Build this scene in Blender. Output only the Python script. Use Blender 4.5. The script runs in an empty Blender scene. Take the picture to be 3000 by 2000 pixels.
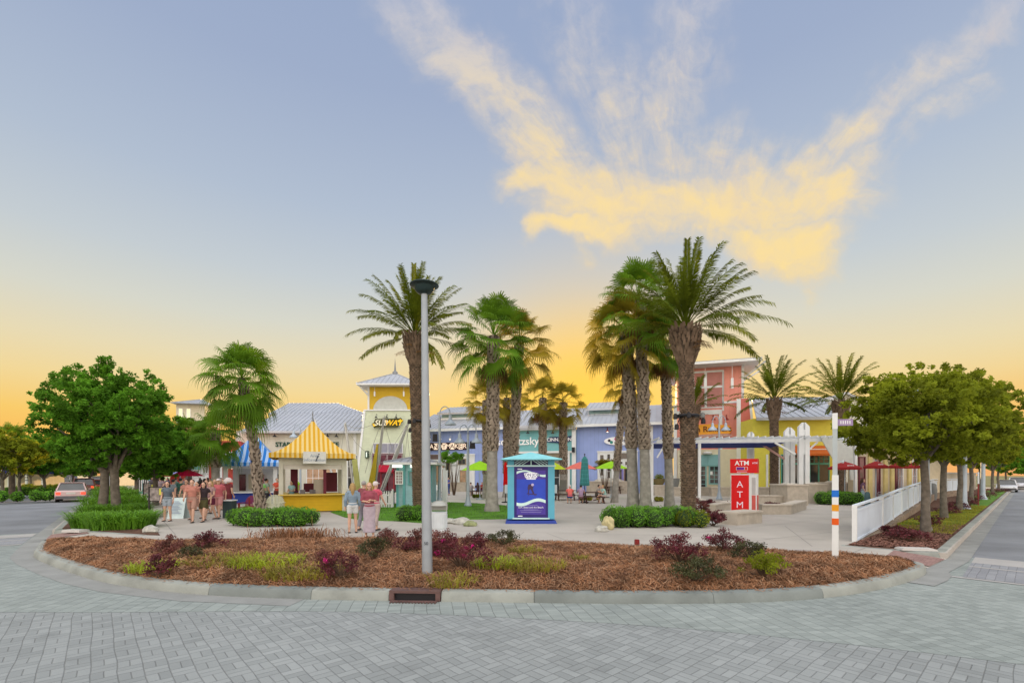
import bpy, math, random
import numpy as np
from mathutils import Vector, Matrix, Euler
R = math.radians
rnd = random.Random(7)
S = bpy.context.scene
C = S.collection
F, HOR, H = 1380.0, 1390.0, 2.1          # focal length in photo pixels, horizon row, eye height
# ---------------- camera
cam = bpy.data.objects.new("camera", bpy.data.cameras.new("camera")); C.objects.link(cam)
cam.location = (0, 0, H); cam.rotation_euler = (R(90), 0, 0)
cam.data.sensor_width = 36; cam.data.lens = 36 * F / 3000; cam.data.shift_y = (HOR - 1000) / 3000
cam.data.clip_end = 3000; cam.data.clip_start = 0.1
S.camera = cam
S.view_settings.view_transform = 'Standard'; S.view_settings.look = 'None'
S.view_settings.exposure = 0.0; S.view_settings.gamma = 1.0
S.cycles.max_bounces = 6; S.cycles.transparent_max_bounces = 12
# ---------------- colour helper
def lin(r, g, b):
    f = lambda c: (c / 255 / 12.92) if c / 255 <= .04045 else ((c / 255 + .055) / 1.055) ** 2.4
    return (f(r), f(g), f(b), 1)
# ---------------- world: dusk sky with lit cirrus, keyed by direction
W = bpy.data.worlds.new("World"); S.world = W; W.use_nodes = True
nt = W.node_tree; nt.nodes.clear(); N = nt.nodes; LK = nt.links
def nd(t, **k):
    n = N.new(t)
    for a, b in k.items(): setattr(n, a, b)
    return n
def plug(sock, v):
    if hasattr(v, 'is_linked') or isinstance(v, bpy.types.NodeSocket): LK.new(v, sock)
    else: sock.default_value = v
def m_(op, a, b=None, c=None, clamp=False):
    n = nd('ShaderNodeMath', operation=op, use_clamp=clamp); plug(n.inputs[0], a)
    if b is not None: plug(n.inputs[1], b)
    if c is not None: plug(n.inputs[2], c)
    return n.outputs[0]
def v_(op, a, b=None, s=None):
    n = nd('ShaderNodeVectorMath', operation=op); plug(n.inputs[0], a)
    if b is not None: plug(n.inputs[1], b)
    if s is not None: plug(n.inputs['Scale'], s)
    return n.outputs['Value'] if op in ('LENGTH', 'DOT_PRODUCT', 'DISTANCE') else n.outputs[0]
def smooth(x, a, b):
    n = nd('ShaderNodeMapRange', interpolation_type='SMOOTHSTEP'); plug(n.inputs[0], x)
    n.inputs[1].default_value = a; n.inputs[2].default_value = b; return n.outputs[0]
def mixc(f, a, b, bt='MIX'):
    n = nd('ShaderNodeMix', data_type='RGBA', blend_type=bt); plug(n.inputs[0], f); plug(n.inputs[6], a); plug(n.inputs[7], b)
    return n.outputs[2]
def ramp(x, stops):
    n = nd('ShaderNodeValToRGB'); e = n.color_ramp.elements
    while len(e) > 1: e.remove(e[0])
    e[0].position = stops[0][0]; e[0].color = stops[0][1]
    for p, c in stops[1:]:
        q = e.new(p); q.color = c
    plug(n.inputs[0], x); return n.outputs[0]
tc = nd('ShaderNodeTexCoord'); D = tc.outputs['Generated']
sp = nd('ShaderNodeSeparateXYZ'); LK.new(D, sp.inputs[0]); dx, dy, dz = sp.outputs
base = ramp(dz, [(0.0, lin(240, 172, 108)), (0.05, lin(250, 184, 86)), (0.10, lin(248, 202, 104)), (0.155, lin(241, 214, 150)), (0.21, lin(231, 217, 178)),
                 (0.28, lin(214, 214, 201)), (0.36, lin(196, 204, 209)), (0.47, lin(177, 190, 208)), (0.62, lin(158, 173, 201)), (0.74, lin(150, 167, 199)), (0.9, lin(205, 203, 200))])
SUNAZ, SUNEL = R(8.4), R(7.5)
sund = Vector((math.sin(SUNAZ) * math.cos(SUNEL), math.cos(SUNAZ) * math.cos(SUNEL), math.sin(SUNEL)))
ca = v_('DOT_PRODUCT', D, tuple(sund))
glow = m_('POWER', m_('MAXIMUM', ca, 0.0), 14.0)
glow2 = m_('POWER', m_('MAXIMUM', ca, 0.0), 45.0)
low = smooth(dz, 0.42, 0.05)
base = mixc(m_('MULTIPLY', m_('MULTIPLY', glow, 0.8), low), base, lin(255, 208, 105))
base = mixc(m_('MULTIPLY', glow2, 0.95), base, lin(255, 200, 48))
# left/right horizon turns orange pink
side = smooth(dx, 0.55, 0.8)
base = mixc(m_('MULTIPLY', m_('MULTIPLY', side, smooth(dz, .2, .03)), .6), base, lin(240, 172, 110))
# cirrus
iy = m_('DIVIDE', 1.0, m_('MAXIMUM', dy, 0.05))
u = m_('MULTIPLY', dx, iy); v = m_('MULTIPLY', dz, iy)
cb = nd('ShaderNodeCombineXYZ'); LK.new(u, cb.inputs[0]); LK.new(v, cb.inputs[1]); P = cb.outputs[0]
def noise(vec, sc, det=5, rough=.55, out='Fac', dist=0.0):
    n = nd('ShaderNodeTexNoise'); plug(n.inputs['Vector'], vec); n.inputs['Scale'].default_value = sc
    n.inputs['Detail'].default_value = det; n.inputs['Roughness'].default_value = rough; n.inputs['Distortion'].default_value = dist
    return n.outputs[out]
w1 = v_('SCALE', v_('SUBTRACT', noise(P, 3.2, 4, out='Color'), (.5, .5, .5)), s=.20)
w2 = v_('SCALE', v_('SUBTRACT', noise(P, 11., 4, out='Color'), (.5, .5, .5)), s=.07)
PW = v_('MULTIPLY', v_('ADD', v_('ADD', P, w1), w2), (1, 1, 0))
uv = lambda x, y: ((x - 1500) / F, (HOR - y) / F, 0)
def seg(a, b, w, st):
    a, b = Vector(uv(*a)), Vector(uv(*b)); ba = b - a; w /= F
    w *= 1.12; pa = v_('SUBTRACT', PW, tuple(a))
    h = m_('DIVIDE', v_('DOT_PRODUCT', pa, tuple(ba)), ba.length_squared, clamp=True)
    d = v_('LENGTH', v_('SUBTRACT', pa, v_('SCALE', tuple(ba), s=h)))
    return m_('MULTIPLY', smooth(d, w * 1.2, 0.0), st)
SEG = [((1150, -60), (1350, 140), 140, .60), ((1350, 140), (1570, 420), 155, .80), ((1560, 420), (1700, 570), 130, .8), ((1430, 250), (1620, 440), 50, .6),
       ((1520, 525), (1700, 560), 80, .85), ((1640, 560), (2050, 585), 150, .8), ((2050, 600), (2450, 560), 150, .85),
       ((1590, 655), (1800, 640), 60, .85), ((1800, 650), (2250, 650), 90, .65), ((2230, 700), (2400, 700), 150, .82),
       ((3080, -60), (2700, 220), 105, .52), ((2700, 220), (2400, 440), 95, .66), ((2400, 440), (2080, 600), 90, .7),
       ((2900, 250), (2500, 470), 85, .45), ((2080, -80), (2000, 160), 180, .48), ((2000, 160), (1880, 400), 170, .52), ((1950, 440), (2300, 500), 170, .52),
       ((1620, -60), (1760, 200), 140, .42), ((1760, 200), (1830, 450), 160, .52), ((2150, 380), (1850, 520), 110, .45),
       ((1395, 340), (1470, 385), 26, .5), ((1700, 690), (1705, 760), 60, .32), ((2360, 770), (2372, 860), 60, .3), ((2480, 560), (2600, 480), 60, .3)]
acc = None
for s_ in SEG:
    q = seg(*s_); acc = q if acc is None else m_('MAXIMUM', acc, q)
# streak noise fanning out from the cloud's foot
cen = uv(2020, 1000)
rel = v_('SUBTRACT', P, cen); rs = nd('ShaderNodeSeparateXYZ'); LK.new(rel, rs.inputs[0])
ang = m_('ARCTAN2', rs.outputs[0], rs.outputs[1]); rad = v_('LENGTH', rel)
cs = nd('ShaderNodeCombineXYZ'); LK.new(m_('MULTIPLY', ang, 1.6), cs.inputs[0]); LK.new(rad, cs.inputs[1])
st = noise(v_('ADD', cs.outputs[0], v_('SCALE', w1, s=.5)), 5.5, 9, .62, dist=.3)
iso = noise(v_('MULTIPLY', PW, (1.0, 1.9, 1)), 5.0, 9, .6)
body = smooth(v, .72, .55)
fine = noise(PW, 16, 8, .65)
mixn = m_('ADD', m_('MULTIPLY', st, m_('SUBTRACT', 1.0, m_('MULTIPLY', body, .72))), m_('MULTIPLY', iso, m_('MULTIPLY', body, .72)))
det = m_('ADD', m_('MULTIPLY', m_('SUBTRACT', mixn, .5), 2.0), m_('MULTIPLY', m_('SUBTRACT', fine, .5), 1.35))
dens = smooth(m_('ADD', acc, m_('MULTIPLY', det, m_('MINIMUM', m_('MULTIPLY', acc, 1.6), .62))), .06, 1.0)
dens = m_('MULTIPLY', dens, .90, clamp=True)
dens = m_('MULTIPLY', dens, smooth(dy, .05, .3), clamp=True)
ccol = ramp(v, [(.35, lin(254, 214, 128)), (.47, lin(254, 221, 150)), (.58, lin(250, 222, 172)), (.75, lin(230, 216, 196)), (1.0, lin(206, 203, 208))])
# brighter, more golden where thick
thick = m_('MULTIPLY', smooth(dens, .35, 1.0), smooth(v, 1.0, .5))
ccol = mixc(m_('MULTIPLY', thick, m_('ADD', .2, fine)), ccol, lin(255, 224, 148))
ccol = mixc(m_('MULTIPLY', smooth(noise(PW, 7, 6, .6), .5, .75), .45), ccol, lin(214, 200, 196))
sky = mixc(dens, base, ccol)
# extra brightness added to the unseen sky behind the camera and overhead, as fill
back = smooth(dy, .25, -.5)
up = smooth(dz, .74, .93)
fill_boost = m_('ADD', 1.0, m_('ADD', m_('MULTIPLY', back, 1.9), m_('MULTIPLY', up, 1.5)))
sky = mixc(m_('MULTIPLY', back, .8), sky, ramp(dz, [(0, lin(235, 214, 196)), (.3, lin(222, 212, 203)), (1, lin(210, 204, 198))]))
sky = v_('SCALE', sky, s=fill_boost)
nish = nd('ShaderNodeTexSky', sky_type='NISHITA', sun_disc=False, sun_elevation=SUNEL, sun_rotation=SUNAZ)
bg1 = nd('ShaderNodeBackground'); LK.new(nish.outputs[0], bg1.inputs[0]); bg1.inputs[1].default_value = 0.004
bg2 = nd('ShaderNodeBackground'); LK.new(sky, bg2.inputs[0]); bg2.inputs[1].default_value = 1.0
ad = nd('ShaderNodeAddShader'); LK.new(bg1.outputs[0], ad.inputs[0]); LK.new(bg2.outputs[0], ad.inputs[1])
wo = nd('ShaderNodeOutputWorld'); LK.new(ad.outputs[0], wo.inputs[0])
W.cycles.sampling_method = 'MANUAL'; W.cycles.sample_map_resolution = 512
# ---------------- sun, low behind the shops, softened by haze
sl = bpy.data.lights.new("sun", 'SUN'); sl.energy = 5.0; sl.angle = R(3); sl.color = (1, .62, .28)
so = bpy.data.objects.new("sun", sl); C.objects.link(so)
so.rotation_euler = (-sund).to_track_quat('-Z', 'Y').to_euler()
# ================= helpers
def G(px, py, z=.15):
    Y = (H - z) * F / (py - HOR); return ((px - 1500) / F * Y, Y)
def AX(px, Y): return (px - 1500) / F * Y
def ZZ(py, Y): return H - (py - HOR) / F * Y
class MB:
    def __init__(s): s.v = []; s.f = []; s.m = []; s.k = 0
    def mi(s, k): s.k = k; return s
    def add(s, vs, fs):
        o = len(s.v); s.v += [tuple(p) for p in vs]
        for f in fs: s.f.append(tuple(o + i for i in f)); s.m.append(s.k)
        return s
    def box(s, c, d, rz=0, tp=1.0, tpy=None):
        tpy = tp if tpy is None else tpy
        x, y, z = d[0] / 2, d[1] / 2, d[2] / 2; cr, sr = math.cos(rz), math.sin(rz); vs = []
        for sz in (-1, 1):
            kx = tp if sz > 0 else 1; ky = tpy if sz > 0 else 1
            for a, b in ((-x, -y), (x, -y), (x, y), (-x, y)):
                a *= kx; b *= ky; vs.append((c[0] + a * cr - b * sr, c[1] + a * sr + b * cr, c[2] + sz * z))
        return s.add(vs, [(0, 3, 2, 1), (4, 5, 6, 7), (0, 1, 5, 4), (1, 2, 6, 5), (2, 3, 7, 6), (3, 0, 4, 7)])
    def b2(s, x0, x1, y0, y1, z0, z1): return s.box(((x0 + x1) / 2, (y0 + y1) / 2, (z0 + z1) / 2), (abs(x1 - x0), abs(y1 - y0), abs(z1 - z0)))
    def beam(s, a, b, w, h=None, up=(0, 0, 1)):
        h = w if h is None else h; a, b = Vector(a), Vector(b); d = (b - a).normalized(); up = Vector(up)
        if abs(d.dot(up)) > .98: up = Vector((0, 1, 0))
        r = d.cross(up).normalized(); q = r.cross(d); vs = []
        for p in (a, b):
            for i, j in ((-1, -1), (1, -1), (1, 1), (-1, 1)): vs.append(p + r * (i * w / 2) + q * (j * h / 2))
        return s.add(vs, [(0, 1, 2, 3), (7, 6, 5, 4), (0, 4, 5, 1), (1, 5, 6, 2), (2, 6, 7, 3), (3, 7, 4, 0)])
    def tube(s, pts, rad, n=8, cap=True, sy=1.0):
        pts = [Vector(p) for p in pts]; k = len(pts)
        if not hasattr(rad, '__len__'): rad = [rad] * k
        vs = []; ref = None
        for i, p in enumerate(pts):
            d = (pts[min(i + 1, k - 1)] - pts[max(i - 1, 0)]).normalized()
            if ref is None:
                ref = Vector((1, 0, 0)) if abs(d.x) < .9 else Vector((0, 1, 0))
            a = (ref - d * ref.dot(d)).normalized(); b = d.cross(a); ref = a
            for j in range(n):
                t = 2 * math.pi * j / n; vs.append(p + a * math.cos(t) * rad[i] + b * math.sin(t) * rad[i] * sy)
        fs = [(i * n + j, i * n + (j + 1) % n, (i + 1) * n + (j + 1) % n, (i + 1) * n + j) for i in range(k - 1) for j in range(n)]
        if cap: fs += [tuple(range(n - 1, -1, -1)), tuple((k - 1) * n + j for j in range(n))]
        return s.add(vs, fs)
    def lathe(s, prof, c=(0, 0, 0), n=24, sx=1, sy=1):
        vs = []
        for r, z in prof:
            for j in range(n):
                t = 2 * math.pi * j / n; vs.append((c[0] + r * math.cos(t) * sx, c[1] + r * math.sin(t) * sy, c[2] + z))
        k = len(prof)
        fs = [(i * n + j, i * n + (j + 1) % n, (i + 1) * n + (j + 1) % n, (i + 1) * n + j) for i in range(k - 1) for j in range(n)]
        fs += [tuple(range(n - 1, -1, -1)), tuple((k - 1) * n + j for j in range(n))]
        return s.add(vs, fs)
    def ball(s, c, r, n=8, m=6, sc=(1, 1, 1)):
        prof = [(max(1e-3, math.sin(math.pi * i / m)) * r, -math.cos(math.pi * i / m) * r * sc[2]) for i in range(m + 1)]
        return s.lathe(prof, c, n, sc[0], sc[1])
    def prism(s, poly, z0, z1):
        n = len(poly); a = sum(poly[i][0] * poly[(i + 1) % n][1] - poly[(i + 1) % n][0] * poly[i][1] for i in range(n))
        if a < 0: poly = poly[::-1]
        vs = [(x, y, z0) for x, y in poly] + [(x, y, z1) for x, y in poly]
        return s.add(vs, [tuple(range(n - 1, -1, -1)), tuple(range(n, 2 * n))] + [(i, (i + 1) % n, n + (i + 1) % n, n + i) for i in range(n)])
    def slabxz(s, poly, y0, y1):            # polygon in x,z extruded along y
        n = len(poly); a = sum(poly[i][0] * poly[(i + 1) % n][1] - poly[(i + 1) % n][0] * poly[i][1] for i in range(n))
        if a < 0: poly = poly[::-1]
        vs = [(x, y0, z) for x, z in poly] + [(x, y1, z) for x, z in poly]
        return s.add(vs, [tuple(range(n)), tuple(range(2 * n - 1, n - 1, -1))] + [(i, n + i, n + (i + 1) % n, (i + 1) % n) for i in range(n)])
    def quad(s, a, b, c, d): return s.add([a, b, c, d], [(0, 1, 2, 3)])
    def sheet(s, a, b, c, d, t=.06):        # thick quad
        a, b, c, d = map(Vector, (a, b, c, d)); n = (b - a).cross(d - a).normalized() * t
        return s.add([a, b, c, d, a - n, b - n, c - n, d - n], [(0, 1, 2, 3), (7, 6, 5, 4), (0, 4, 5, 1), (1, 5, 6, 2), (2, 6, 7, 3), (3, 7, 4, 0)])
    def build(s, name, mats, parent=None, smooth=False):
        me = bpy.data.meshes.new(name); me.from_pydata(s.v, [], s.f)
        if not isinstance(mats, (list, tuple)): mats = [mats]
        for m in mats: me.materials.append(m)
        if len(mats) > 1: me.polygons.foreach_set('material_index', s.m)
        if smooth:
            me.polygons.foreach_set('use_smooth', [True] * len(me.polygons))
            try: me.set_sharp_from_angle(angle=R(smooth if smooth is not True else 40))
            except Exception: pass
        me.update()
        o = bpy.data.objects.new(name, me); C.objects.link(o)
        if parent: o.parent = parent
        return o
def tag(o, label=None, cat=None, group=None, kind=None):
    if label: o['label'] = label
    if cat: o['category'] = cat
    if group: o['group'] = group
    if kind: o['kind'] = kind
    return o
def thing(name, label, cat, loc=(0, 0, 0), rz=0, group=None):
    o = bpy.data.objects.new(name, None); C.objects.link(o); o.location = loc; o.rotation_euler = (0, 0, rz); o.empty_display_size = .2
    return tag(o, label, cat, group)
def fastmesh(name, V, nper, mat, parent=None, smooth=False):
    """V: (N*nper,3) verts of N separate n-gons"""
    V = np.asarray(V, np.float32).reshape(-1, 3); n = len(V) // nper
    me = bpy.data.meshes.new(name); me.vertices.add(len(V)); me.vertices.foreach_set('co', V.ravel())
    me.loops.add(len(V)); me.loops.foreach_set('vertex_index', np.arange(len(V), dtype=np.int32))
    me.polygons.add(n); me.polygons.foreach_set('loop_start', np.arange(0, len(V), nper, dtype=np.int32))
    me.materials.append(mat); me.update(calc_edges=True)
    o = bpy.data.objects.new(name, me); C.objects.link(o)
    if parent: o.parent = parent
    return o
def kids(o): return [c for c in C.objects if c.parent == o]
def dup(root, loc, rz=0, label=None, group=None, sc=1.0, parts=None):
    r = root.copy(); C.objects.link(r); r.location = loc; r.rotation_euler = (0, 0, rz); r.scale = (sc,) * 3
    if label: r['label'] = label
    if group: r['group'] = group
    for ch in kids(root):
        c = ch.copy(); C.objects.link(c); c.parent = r
        for g in kids(ch):
            d = g.copy(); C.objects.link(d); d.parent = c
    return r
def recolor(root, d):
    """give a copied thing its own meshes' materials: d = {part stem: material}"""
    for c in kids(root):
        st_ = c.name.split('.')[0]
        if st_ in d:
            c.data = c.data.copy(); c.data.materials[0] = d[st_]
# ---------------- materials
MATS = {}
def mat(key, col, rough=.7, metal=0, var=.08, vs=3.0, bump=0, bs=30, emit=0, trans=0, spec=.3, lines=None, grime=0, ecol=None):
    """lines=(axis, pitch, depth): siding / seams"""
    if key in MATS: return MATS[key]
    m = bpy.data.materials.new(key); m.use_nodes = True; t = m.node_tree; t.nodes.clear(); L = t.links
    def n_(ty, **k):
        n = t.nodes.new(ty)
        for a, b in k.items(): setattr(n, a, b)
        return n
    bs_ = n_('ShaderNodeBsdfPrincipled'); out = n_('ShaderNodeOutputMaterial')
    bs_.inputs['Roughness'].default_value = rough; bs_.inputs['Metallic'].default_value = metal
    bs_.inputs['Specular IOR Level'].default_value = spec
    c4 = tuple(col) + (1,) if len(col) == 3 else tuple(col)
    co = n_('ShaderNodeTexCoord').outputs['Object']
    nz = n_('ShaderNodeTexNoise'); L.new(co, nz.inputs[0]); nz.inputs['Scale'].default_value = vs; nz.inputs['Detail'].default_value = 4
    mr = n_('ShaderNodeMapRange'); L.new(nz.outputs[0], mr.inputs[0]); mr.inputs[1].default_value = .3; mr.inputs[2].default_value = .7
    mr.inputs[3].default_value = 1 - var; mr.inputs[4].default_value = 1 + var
    mu = n_('ShaderNodeVectorMath', operation='SCALE'); mu.inputs[0].default_value = c4[:3]; L.new(mr.outputs[0], mu.inputs['Scale'])
    colo = mu.outputs[0]; height = None
    if grime:
        g = n_('ShaderNodeTexNoise'); L.new(co, g.inputs[0]); g.inputs['Scale'].default_value = .9; g.inputs['Detail'].default_value = 8; g.inputs['Roughness'].default_value = .7
        gr = n_('ShaderNodeMapRange'); L.new(g.outputs[0], gr.inputs[0]); gr.inputs[1].default_value = .52; gr.inputs[2].default_value = .8
        gr.inputs[3].default_value = 1; gr.inputs[4].default_value = 1 - grime
        m2 = n_('ShaderNodeVectorMath', operation='SCALE'); L.new(colo, m2.inputs[0]); L.new(gr.outputs[0], m2.inputs['Scale']); colo = m2.outputs[0]
    if lines:
        ax, pitch, dep = lines
        sx = n_('ShaderNodeSeparateXYZ'); L.new(co, sx.inputs[0])
        a = n_('ShaderNodeMath', operation='DIVIDE'); L.new(sx.outputs['XYZ'.index(ax)], a.inputs[0]); a.inputs[1].default_value = pitch
        b = n_('ShaderNodeMath', operation='FRACT'); L.new(a.outputs[0], b.inputs[0])
        c = n_('ShaderNodeMapRange'); L.new(b.outputs[0], c.inputs[0]); c.inputs[1].default_value = 0; c.inputs[2].default_value = .12
        c.inputs[3].default_value = 1 - dep; c.inputs[4].default_value = 1
        m3 = n_('ShaderNodeVectorMath', operation='SCALE'); L.new(colo, m3.inputs[0]); L.new(c.outputs[0], m3.inputs['Scale']); colo = m3.outputs[0]
        height = b.outputs[0]
        bp = n_('ShaderNodeBump'); bp.inputs['Strength'].default_value = .35; bp.inputs['Distance'].default_value = .02; L.new(height, bp.inputs['Height']); L.new(bp.outputs[0], bs_.inputs['Normal'])
    elif bump:
        n2 = n_('ShaderNodeTexNoise'); L.new(co, n2.inputs[0]); n2.inputs['Scale'].default_value = bs; n2.inputs['Detail'].default_value = 5
        bp = n_('ShaderNodeBump'); bp.inputs['Strength'].default_value = bump; bp.inputs['Distance'].default_value = .02; L.new(n2.outputs[0], bp.inputs['Height']); L.new(bp.outputs[0], bs_.inputs['Normal'])
    L.new(colo, bs_.inputs['Base Color'])
    if emit:
        bs_.inputs['Emission Color'].default_value = (ecol or c4[:3]) + (1,) if len(ecol or c4[:3]) == 3 else ecol; bs_.inputs['Emission Strength'].default_value = emit
    if trans:
        tr = n_('ShaderNodeBsdfTranslucent'); hs = n_('ShaderNodeHueSaturation'); L.new(colo, hs.inputs['Color']); hs.inputs['Hue'].default_value = .485; hs.inputs['Value'].default_value = 1.9; L.new(hs.outputs[0], tr.inputs[0])
        mx = n_('ShaderNodeMixShader'); mx.inputs[0].default_value = trans; L.new(bs_.outputs[0], mx.inputs[1]); L.new(tr.outputs[0], mx.inputs[2]); L.new(mx.outputs[0], out.inputs[0])
    else: L.new(bs_.outputs[0], out.inputs[0])
    MATS[key] = m; return m
def glassmat(key, tint=(.03, .035, .04), rough=.08):
    if key in MATS: return MATS[key]
    m = mat(key, tint, rough, 0, .3, 1.5, spec=.8); return m
def txt(s, size, m, parent, loc, rot=(R(90), 0, 0), ext=.01, name='lettering', align='CENTER', shear=0, bold=0, sx=1.0):
    cu = bpy.data.curves.new(name, 'FONT'); cu.body = s; cu.size = size; cu.extrude = ext; cu.align_x = align; cu.align_y = 'CENTER'; cu.shear = shear; cu.offset = min(bold, size * .011); cu.resolution_u = 3
    t = bpy.data.objects.new('t', cu); C.objects.link(t); dg = bpy.context.evaluated_depsgraph_get()
    me = bpy.data.meshes.new_from_object(t.evaluated_get(dg)); bpy.data.objects.remove(t); me.materials.clear(); me.materials.append(m)
    o = bpy.data.objects.new(name, me); C.objects.link(o); o.location = loc; o.rotation_euler = rot; o.scale = (sx, 1, 1)
    if parent: o.parent = parent
    return o
white = mat('white_paint', (.72, .75, .76), .5, var=.05, vs=1.5, grime=.12)
metalroof = mat('metal_roof', (.44, .47, .52), .42, .35, .07, .6, grime=.15)
lampgrey = mat('lamp_grey', (.38, .45, .52), .45, .3, .06, 2)
stone = mat('cast_stone', (.46, .41, .34), .85, bump=.35, bs=25, var=.12, vs=4, grime=.25)
black = mat('black_metal', (.02, .02, .025), .5)
concrete = mat('concrete', (.50, .49, .47), .85, bump=.25, bs=40, var=.07, vs=.8, grime=.18)
# ================= ground, roads, kerbs
Ld = Vector((-.640, .768)); Rd = Vector((.738, .675))
def spline(pts, n=8):
    out = []; P_ = [Vector(p) for p in pts]
    for i in range(len(P_) - 1):
        a = P_[max(i - 1, 0)]; b = P_[i]; c = P_[i + 1]; d = P_[min(i + 2, len(P_) - 1)]
        for k in range(n):
            t = k / n; out.append(.5 * ((2 * b) + (c - a) * t + (2 * a - 5 * b + 4 * c - d) * t * t + (3 * b - a - 3 * c + d) * t ** 3))
    return out + [P_[-1]]
def offset(pts, d):
    out = []
    for i, p in enumerate(pts):
        t = (pts[min(i + 1, len(pts) - 1)] - pts[max(i - 1, 0)]).normalized(); out.append(p + Vector((-t.y, t.x)) * d)
    return out
def paver_mat(key, cell, rot, bond, c1, c2, ln=.5):
    m = bpy.data.materials.new(key); m.use_nodes = True; t = m.node_tree; t.nodes.clear(); L = t.links
    def n_(ty, **k):
        n = t.nodes.new(ty)
        for a, b in k.items(): setattr(n, a, b)
        return n
    def mm(op, a, b=None, clamp=False):
        n = n_('ShaderNodeMath', operation=op, use_clamp=clamp)
        for i, x in enumerate((a, b)):
            if x is None: continue
            if isinstance(x, (int, float)): n.inputs[i].default_value = x
            else: L.new(x, n.inputs[i])
        return n.outputs[0]
    co = n_('ShaderNodeTexCoord').outputs['Object']
    # slight wobble so the joints are hand-laid
    nw = n_('ShaderNodeTexNoise'); L.new(co, nw.inputs[0]); nw.inputs['Scale'].default_value = 1.3
    ws = n_('ShaderNodeVectorMath', operation='SCALE'); L.new(nw.outputs['Color'], ws.inputs[0]); ws.inputs['Scale'].default_value = .05
    wa = n_('ShaderNodeVectorMath', operation='ADD'); L.new(co, wa.inputs[0]); L.new(ws.outputs[0], wa.inputs[1])
    mp = n_('ShaderNodeMapping'); L.new(wa.outputs[0], mp.inputs[0]); mp.inputs['Rotation'].default_value = (0, 0, rot); mp.inputs['Scale'].default_value = (1 / cell, 1 / cell, 1)
    s = n_('ShaderNodeSeparateXYZ'); L.new(mp.outputs[0], s.inputs[0]); x, y = s.outputs[0], s.outputs[1]
    jw = .035
    if bond == 'basket':
        cx, cy = mm('FLOOR', x), mm('FLOOR', y); fx, fy = mm('FRACT', x), mm('FRACT', y)
        par = mm('FLOORED_MODULO', mm('ADD', cx, cy), 2)
        e = mm('MINIMUM', mm('MINIMUM', fx, mm('SUBTRACT', 1, fx)), mm('MINIMUM', fy, mm('SUBTRACT', 1, fy)))
        q = mm('ADD', mm('MULTIPLY', par, fy), mm('MULTIPLY', mm('SUBTRACT', 1, par), fx))
        mid = mm('ABSOLUTE', mm('SUBTRACT', q, .5)); d = mm('MINIMUM', e, mid)
        cid = n_('ShaderNodeCombineXYZ'); L.new(cx, cid.inputs[0]); L.new(cy, cid.inputs[1]); L.new(mm('GREATER_THAN', q, .5), cid.inputs[2])
    else:   # running bond, bricks two cells long
        cy = mm('FLOOR', y); fy = mm('FRACT', y); xs = mm('ADD', mm('MULTIPLY', x, ln), mm('MULTIPLY', cy, .5)); cx = mm('FLOOR', xs); fx = mm('FRACT', xs)
        d = mm('MINIMUM', mm('MULTIPLY', mm('MINIMUM', fx, mm('SUBTRACT', 1, fx)), 2), mm('MINIMUM', fy, mm('SUBTRACT', 1, fy)))
        cid = n_('ShaderNodeCombineXYZ'); L.new(cx, cid.inputs[0]); L.new(cy, cid.inputs[1])
    j = n_('ShaderNodeMapRange', interpolation_type='SMOOTHSTEP'); L.new(d, j.inputs[0]); j.inputs[1].default_value = jw * .35; j.inputs[2].default_value = jw
    wn = n_('ShaderNodeTexWhiteNoise'); L.new(cid.outputs[0], wn.inputs[0])
    n1 = n_('ShaderNodeTexNoise'); L.new(co, n1.inputs[0]); n1.inputs['Scale'].default_value = .45; n1.inputs['Detail'].default_value = 8; n1.inputs['Roughness'].default_value = .65
    n2 = n_('ShaderNodeTexNoise'); L.new(co, n2.inputs[0]); n2.inputs['Scale'].default_value = 60; n2.inputs['Detail'].default_value = 3
    f = mm('ADD', mm('MULTIPLY', wn.outputs[0], .36), mm('ADD', mm('MULTIPLY', n1.outputs[0], .95), mm('MULTIPLY', n2.outputs[0], .25)))
    mx = n_('ShaderNodeMix', data_type='RGBA'); L.new(mm('SUBTRACT', f, .35, True), mx.inputs[0]); mx.inputs[6].default_value = c1; mx.inputs[7].default_value = c2
    # odd rust and rubber stains
    n3 = n_('ShaderNodeTexNoise'); L.new(co, n3.inputs[0]); n3.inputs['Scale'].default_value = 1.1; n3.inputs['Detail'].default_value = 6
    stn = n_('ShaderNodeMapRange'); L.new(n3.outputs[0], stn.inputs[0]); stn.inputs[1].default_value = .6; stn.inputs[2].default_value = .8; stn.inputs[3].default_value = 1; stn.inputs[4].default_value = .70
    # joints come and go with sand fill
    jj = n_('ShaderNodeMapRange'); L.new(j.outputs[0], jj.inputs[0]); jj.inputs[3].default_value = .66 if bond == 'basket' else .55; jj.inputs[4].default_value = 1
    sc = n_('ShaderNodeVectorMath', operation='SCALE'); L.new(mx.outputs[2], sc.inputs[0]); L.new(mm('MULTIPLY', jj.outputs[0], stn.outputs[0]), sc.inputs['Scale'])
    b = n_('ShaderNodeBsdfPrincipled'); L.new(sc.outputs[0], b.inputs['Base Color']); b.inputs['Roughness'].default_value = .75; b.inputs['Specular IOR Level'].default_value = .35
    bp = n_('ShaderNodeBump'); bp.inputs['Strength'].default_value = .5; bp.inputs['Distance'].default_value = .01
    L.new(mm('ADD', j.outputs[0], mm('ADD', mm('MULTIPLY', wn.outputs[0], .5), mm('MULTIPLY', n2.outputs[0], .35))), bp.inputs['Height']); L.new(bp.outputs[0], b.inputs['Normal'])
    o = n_('ShaderNodeOutputMaterial'); L.new(b.outputs[0], o.inputs[0]); MATS[key] = m; return m
c1, c2 = (.19, .208, .212, 1), (.355, .383, .388, 1)
pav = paver_mat('pavers_basket', .215, R(-41.5), 'basket', c1, c2)
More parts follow.
